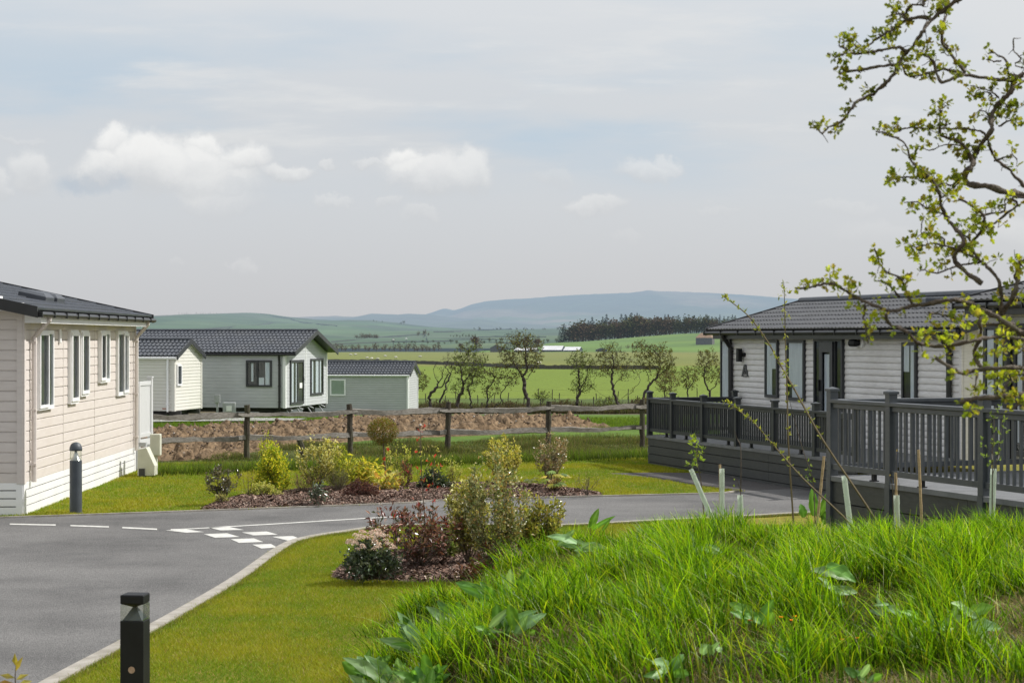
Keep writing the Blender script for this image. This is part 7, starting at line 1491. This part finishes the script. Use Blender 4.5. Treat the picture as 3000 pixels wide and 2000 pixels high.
k=(m_>.1)&(rng.random(n)<np.clip(bare,0,1)*.55)&(px<3100); X=X[k];Y=Y[k]; blades('dry_grass_litter',X,Y,vtz,rng.uniform(.03,.12,len(X)),rng.uniform(.003,.009,len(X)),2.8,rng,[(.34,.27,.16),(.42,.35,.22),(.22,.16,.09),(.15,.10,.06),(.28,.27,.12)],M['grass'],2,label='flattened dry straw lying on the bare patches of the bank')
# mown lawns
def lawn(n,x0,x1,y0,y1,poly,excl,hh,w,label,mfun=True):
    X=rng.uniform(x0,x1,n); Y=rng.uniform(y0,y1,n); k=inside(poly,X,Y)
    for e in excl: k&=~inside(e,X,Y)
    px=CX+X/Y*F; k&=(px>-60)&(px<3060); X=X[k];Y=Y[k]
    if mfun: m=np.vectorize(mound)(X,Y); k=m<.12; X=X[k];Y=Y[k]
    nz=np.vectorize(lambda a,b: mn.noise(Vector((a*.9,b*.55,1)))+.5*mn.noise(Vector((a*3.2,b*2,7))))(X,Y)
    n=len(X); A_=np.array((.285,.285,.018)); B_=np.array((.135,.225,.010)); t=np.clip(.45-nz*.9+rng.normal(size=n)*.22,0,1)[:,None]; 
    th=rng.uniform(0,6.28,n); L=hh*rng.uniform(.6,1.4,n)*np.clip(1-.5*nz,.5,1.8); dx=np.cos(th)*L*.8; dy=np.sin(th)*L*.8; fx=rng.uniform(0,3.14,n); Z=vtz(X,Y)
    V=np.stack([np.stack([X-np.cos(fx)*w,Y-np.sin(fx)*w,Z-.004],1),np.stack([X+np.cos(fx)*w,Y+np.sin(fx)*w,Z-.004],1),np.stack([X+dx,Y+dy,Z+L],1)],1).reshape(-1,3)
    C=np.repeat((A_*t+B_*(1-t))*rng.uniform(.72,1.28,(n,1)),3,0); sp=rng.random(n)<.05; C[np.repeat(sp,3)]=(.38,.28,.12)
    C[2::3]*=1.15
    o=np_mesh('lawn_grass',V,np.arange(3*n).reshape(n,3),C,M['lawn']); tag(o,label,'grass',kind='stuff')
NL=[(p.x,p.y) for p in near_lawn]; NLk=[(p[0]+.0,p[1]) for p in NL]
lawn(900000,-4.2,4,14.4,28.2,NL,[near_bed],.026,.0035,'short mown grass of the near lawn beside the curving kerb')
lawn(560000,-9.5,7,29,45,[(p.x,p.y) for p in far_lawn],[far_bed,drive_poly],.030,.006,'short mown grass of the lawn across the road',False)
P_=np.array([(p.x,p.y) for p in NEAR]); seg=rng.integers(len(P_)-1,size=26000); t_=rng.random(26000); tv=P_[seg+1]-P_[seg]; ln2=np.hypot(tv[:,0],tv[:,1]); nv=np.stack([tv[:,1],-tv[:,0]],1)/ln2[:,None]; q=P_[seg]+tv*t_[:,None]+nv*(.125+rng.random((26000,1))**2*.09)
k=(rng.random(26000)<ln2/ln2.max()*3)&(q[:,1]>14.5); q=q[k]; blades('turf_edge',q[:,0],q[:,1],lambda a,b: np.zeros(len(a)),rng.uniform(.03,.075,len(q)),rng.uniform(.004,.007,len(q)),1.3,rng,[(.2,.26,.02),(.14,.22,.016),(.28,.27,.04),(.24,.2,.08)],M['lawn'],2,label='ragged fringe of turf overhanging the kerb edge of the near lawn')
# rough grass either side of the rail fence
n=170000; X=rng.uniform(-11,7,n); off=rng.uniform(-5.0,5.5,n); Y=43.5+(X+5.8)*.557+off; edge=np.vectorize(lambda a,b: mn.noise(Vector((a*.5,b*.4,6))))(X,Y)
k=(off>-4.3+edge*.9)&~(inside(SOIL,X,Y)&(edge_dist(SOIL,X,Y)>.35)); px=CX+X/Y*F; k&=(px>420)&(px<1990)&~inside([tuple(p[:2]) for p in drive_poly],X,Y); X=X[k];Y=Y[k];off=off[k];edge=edge[k]
tall=np.clip(.55+edge*1.3,.25,1.3)*np.clip((off+4.6)/1.6,.25,1)*np.where(CX+X/Y*F<880,.5,.85)
blades('rough_grass',X,Y,vtz,rng.uniform(.10,.34,len(X))*tall,rng.uniform(.006,.012,len(X)),.6,rng,[(.085,.115,.03),(.11,.135,.035),(.07,.085,.035),(.14,.13,.055),(.17,.13,.075),(.10,.15,.028),(.06,.07,.03)],M['grass'],2,label='tussocky rough grass and rushes along the rail fence')
n=9000; X=rng.uniform(-10.5,4.5,n); Y=43.5+(X+5.8)*.557-4.1+rng.normal(size=n)*.45; px=CX+X/Y*F; k=(px>440)&(px<1920); X=X[k];Y=Y[k]; blades('rough_grass',X,Y,vtz,rng.uniform(.12,.3,len(X)),rng.uniform(.008,.014,len(X)),.6,rng,[(.085,.155,.018),(.12,.19,.02),(.10,.13,.03)],M['grass'],2,label='bright green taller fringe of grass at the back edge of the lawn')
# grass beyond the soil, seen as blades only where near
n=60000; X=rng.uniform(-13,6,n); Y=rng.uniform(60,72,n); k=~inside(SOIL,X,Y); X=X[k];Y=Y[k]
blades('rough_grass',X,Y,vtz,rng.uniform(.05,.16,len(X)),rng.uniform(.012,.02,len(X)),.6,rng,[(.10,.17,.02),(.13,.2,.025),(.09,.14,.02)],M['grass'],2,label='grass verge between the bare soil and the caravans')
n=26000; X=rng.uniform(-6,14,n)*2.2-2; Y=rng.uniform(135,160,n); blades('rough_grass',X,Y,vtz,rng.uniform(.2,.6,n),rng.uniform(.03,.06,n),.6,rng,[(.09,.075,.04),(.11,.10,.05),(.07,.075,.03),(.08,.11,.03),(.12,.095,.06)],M['leaf_far'],2,label='brown rough vegetation along the sunken stream')
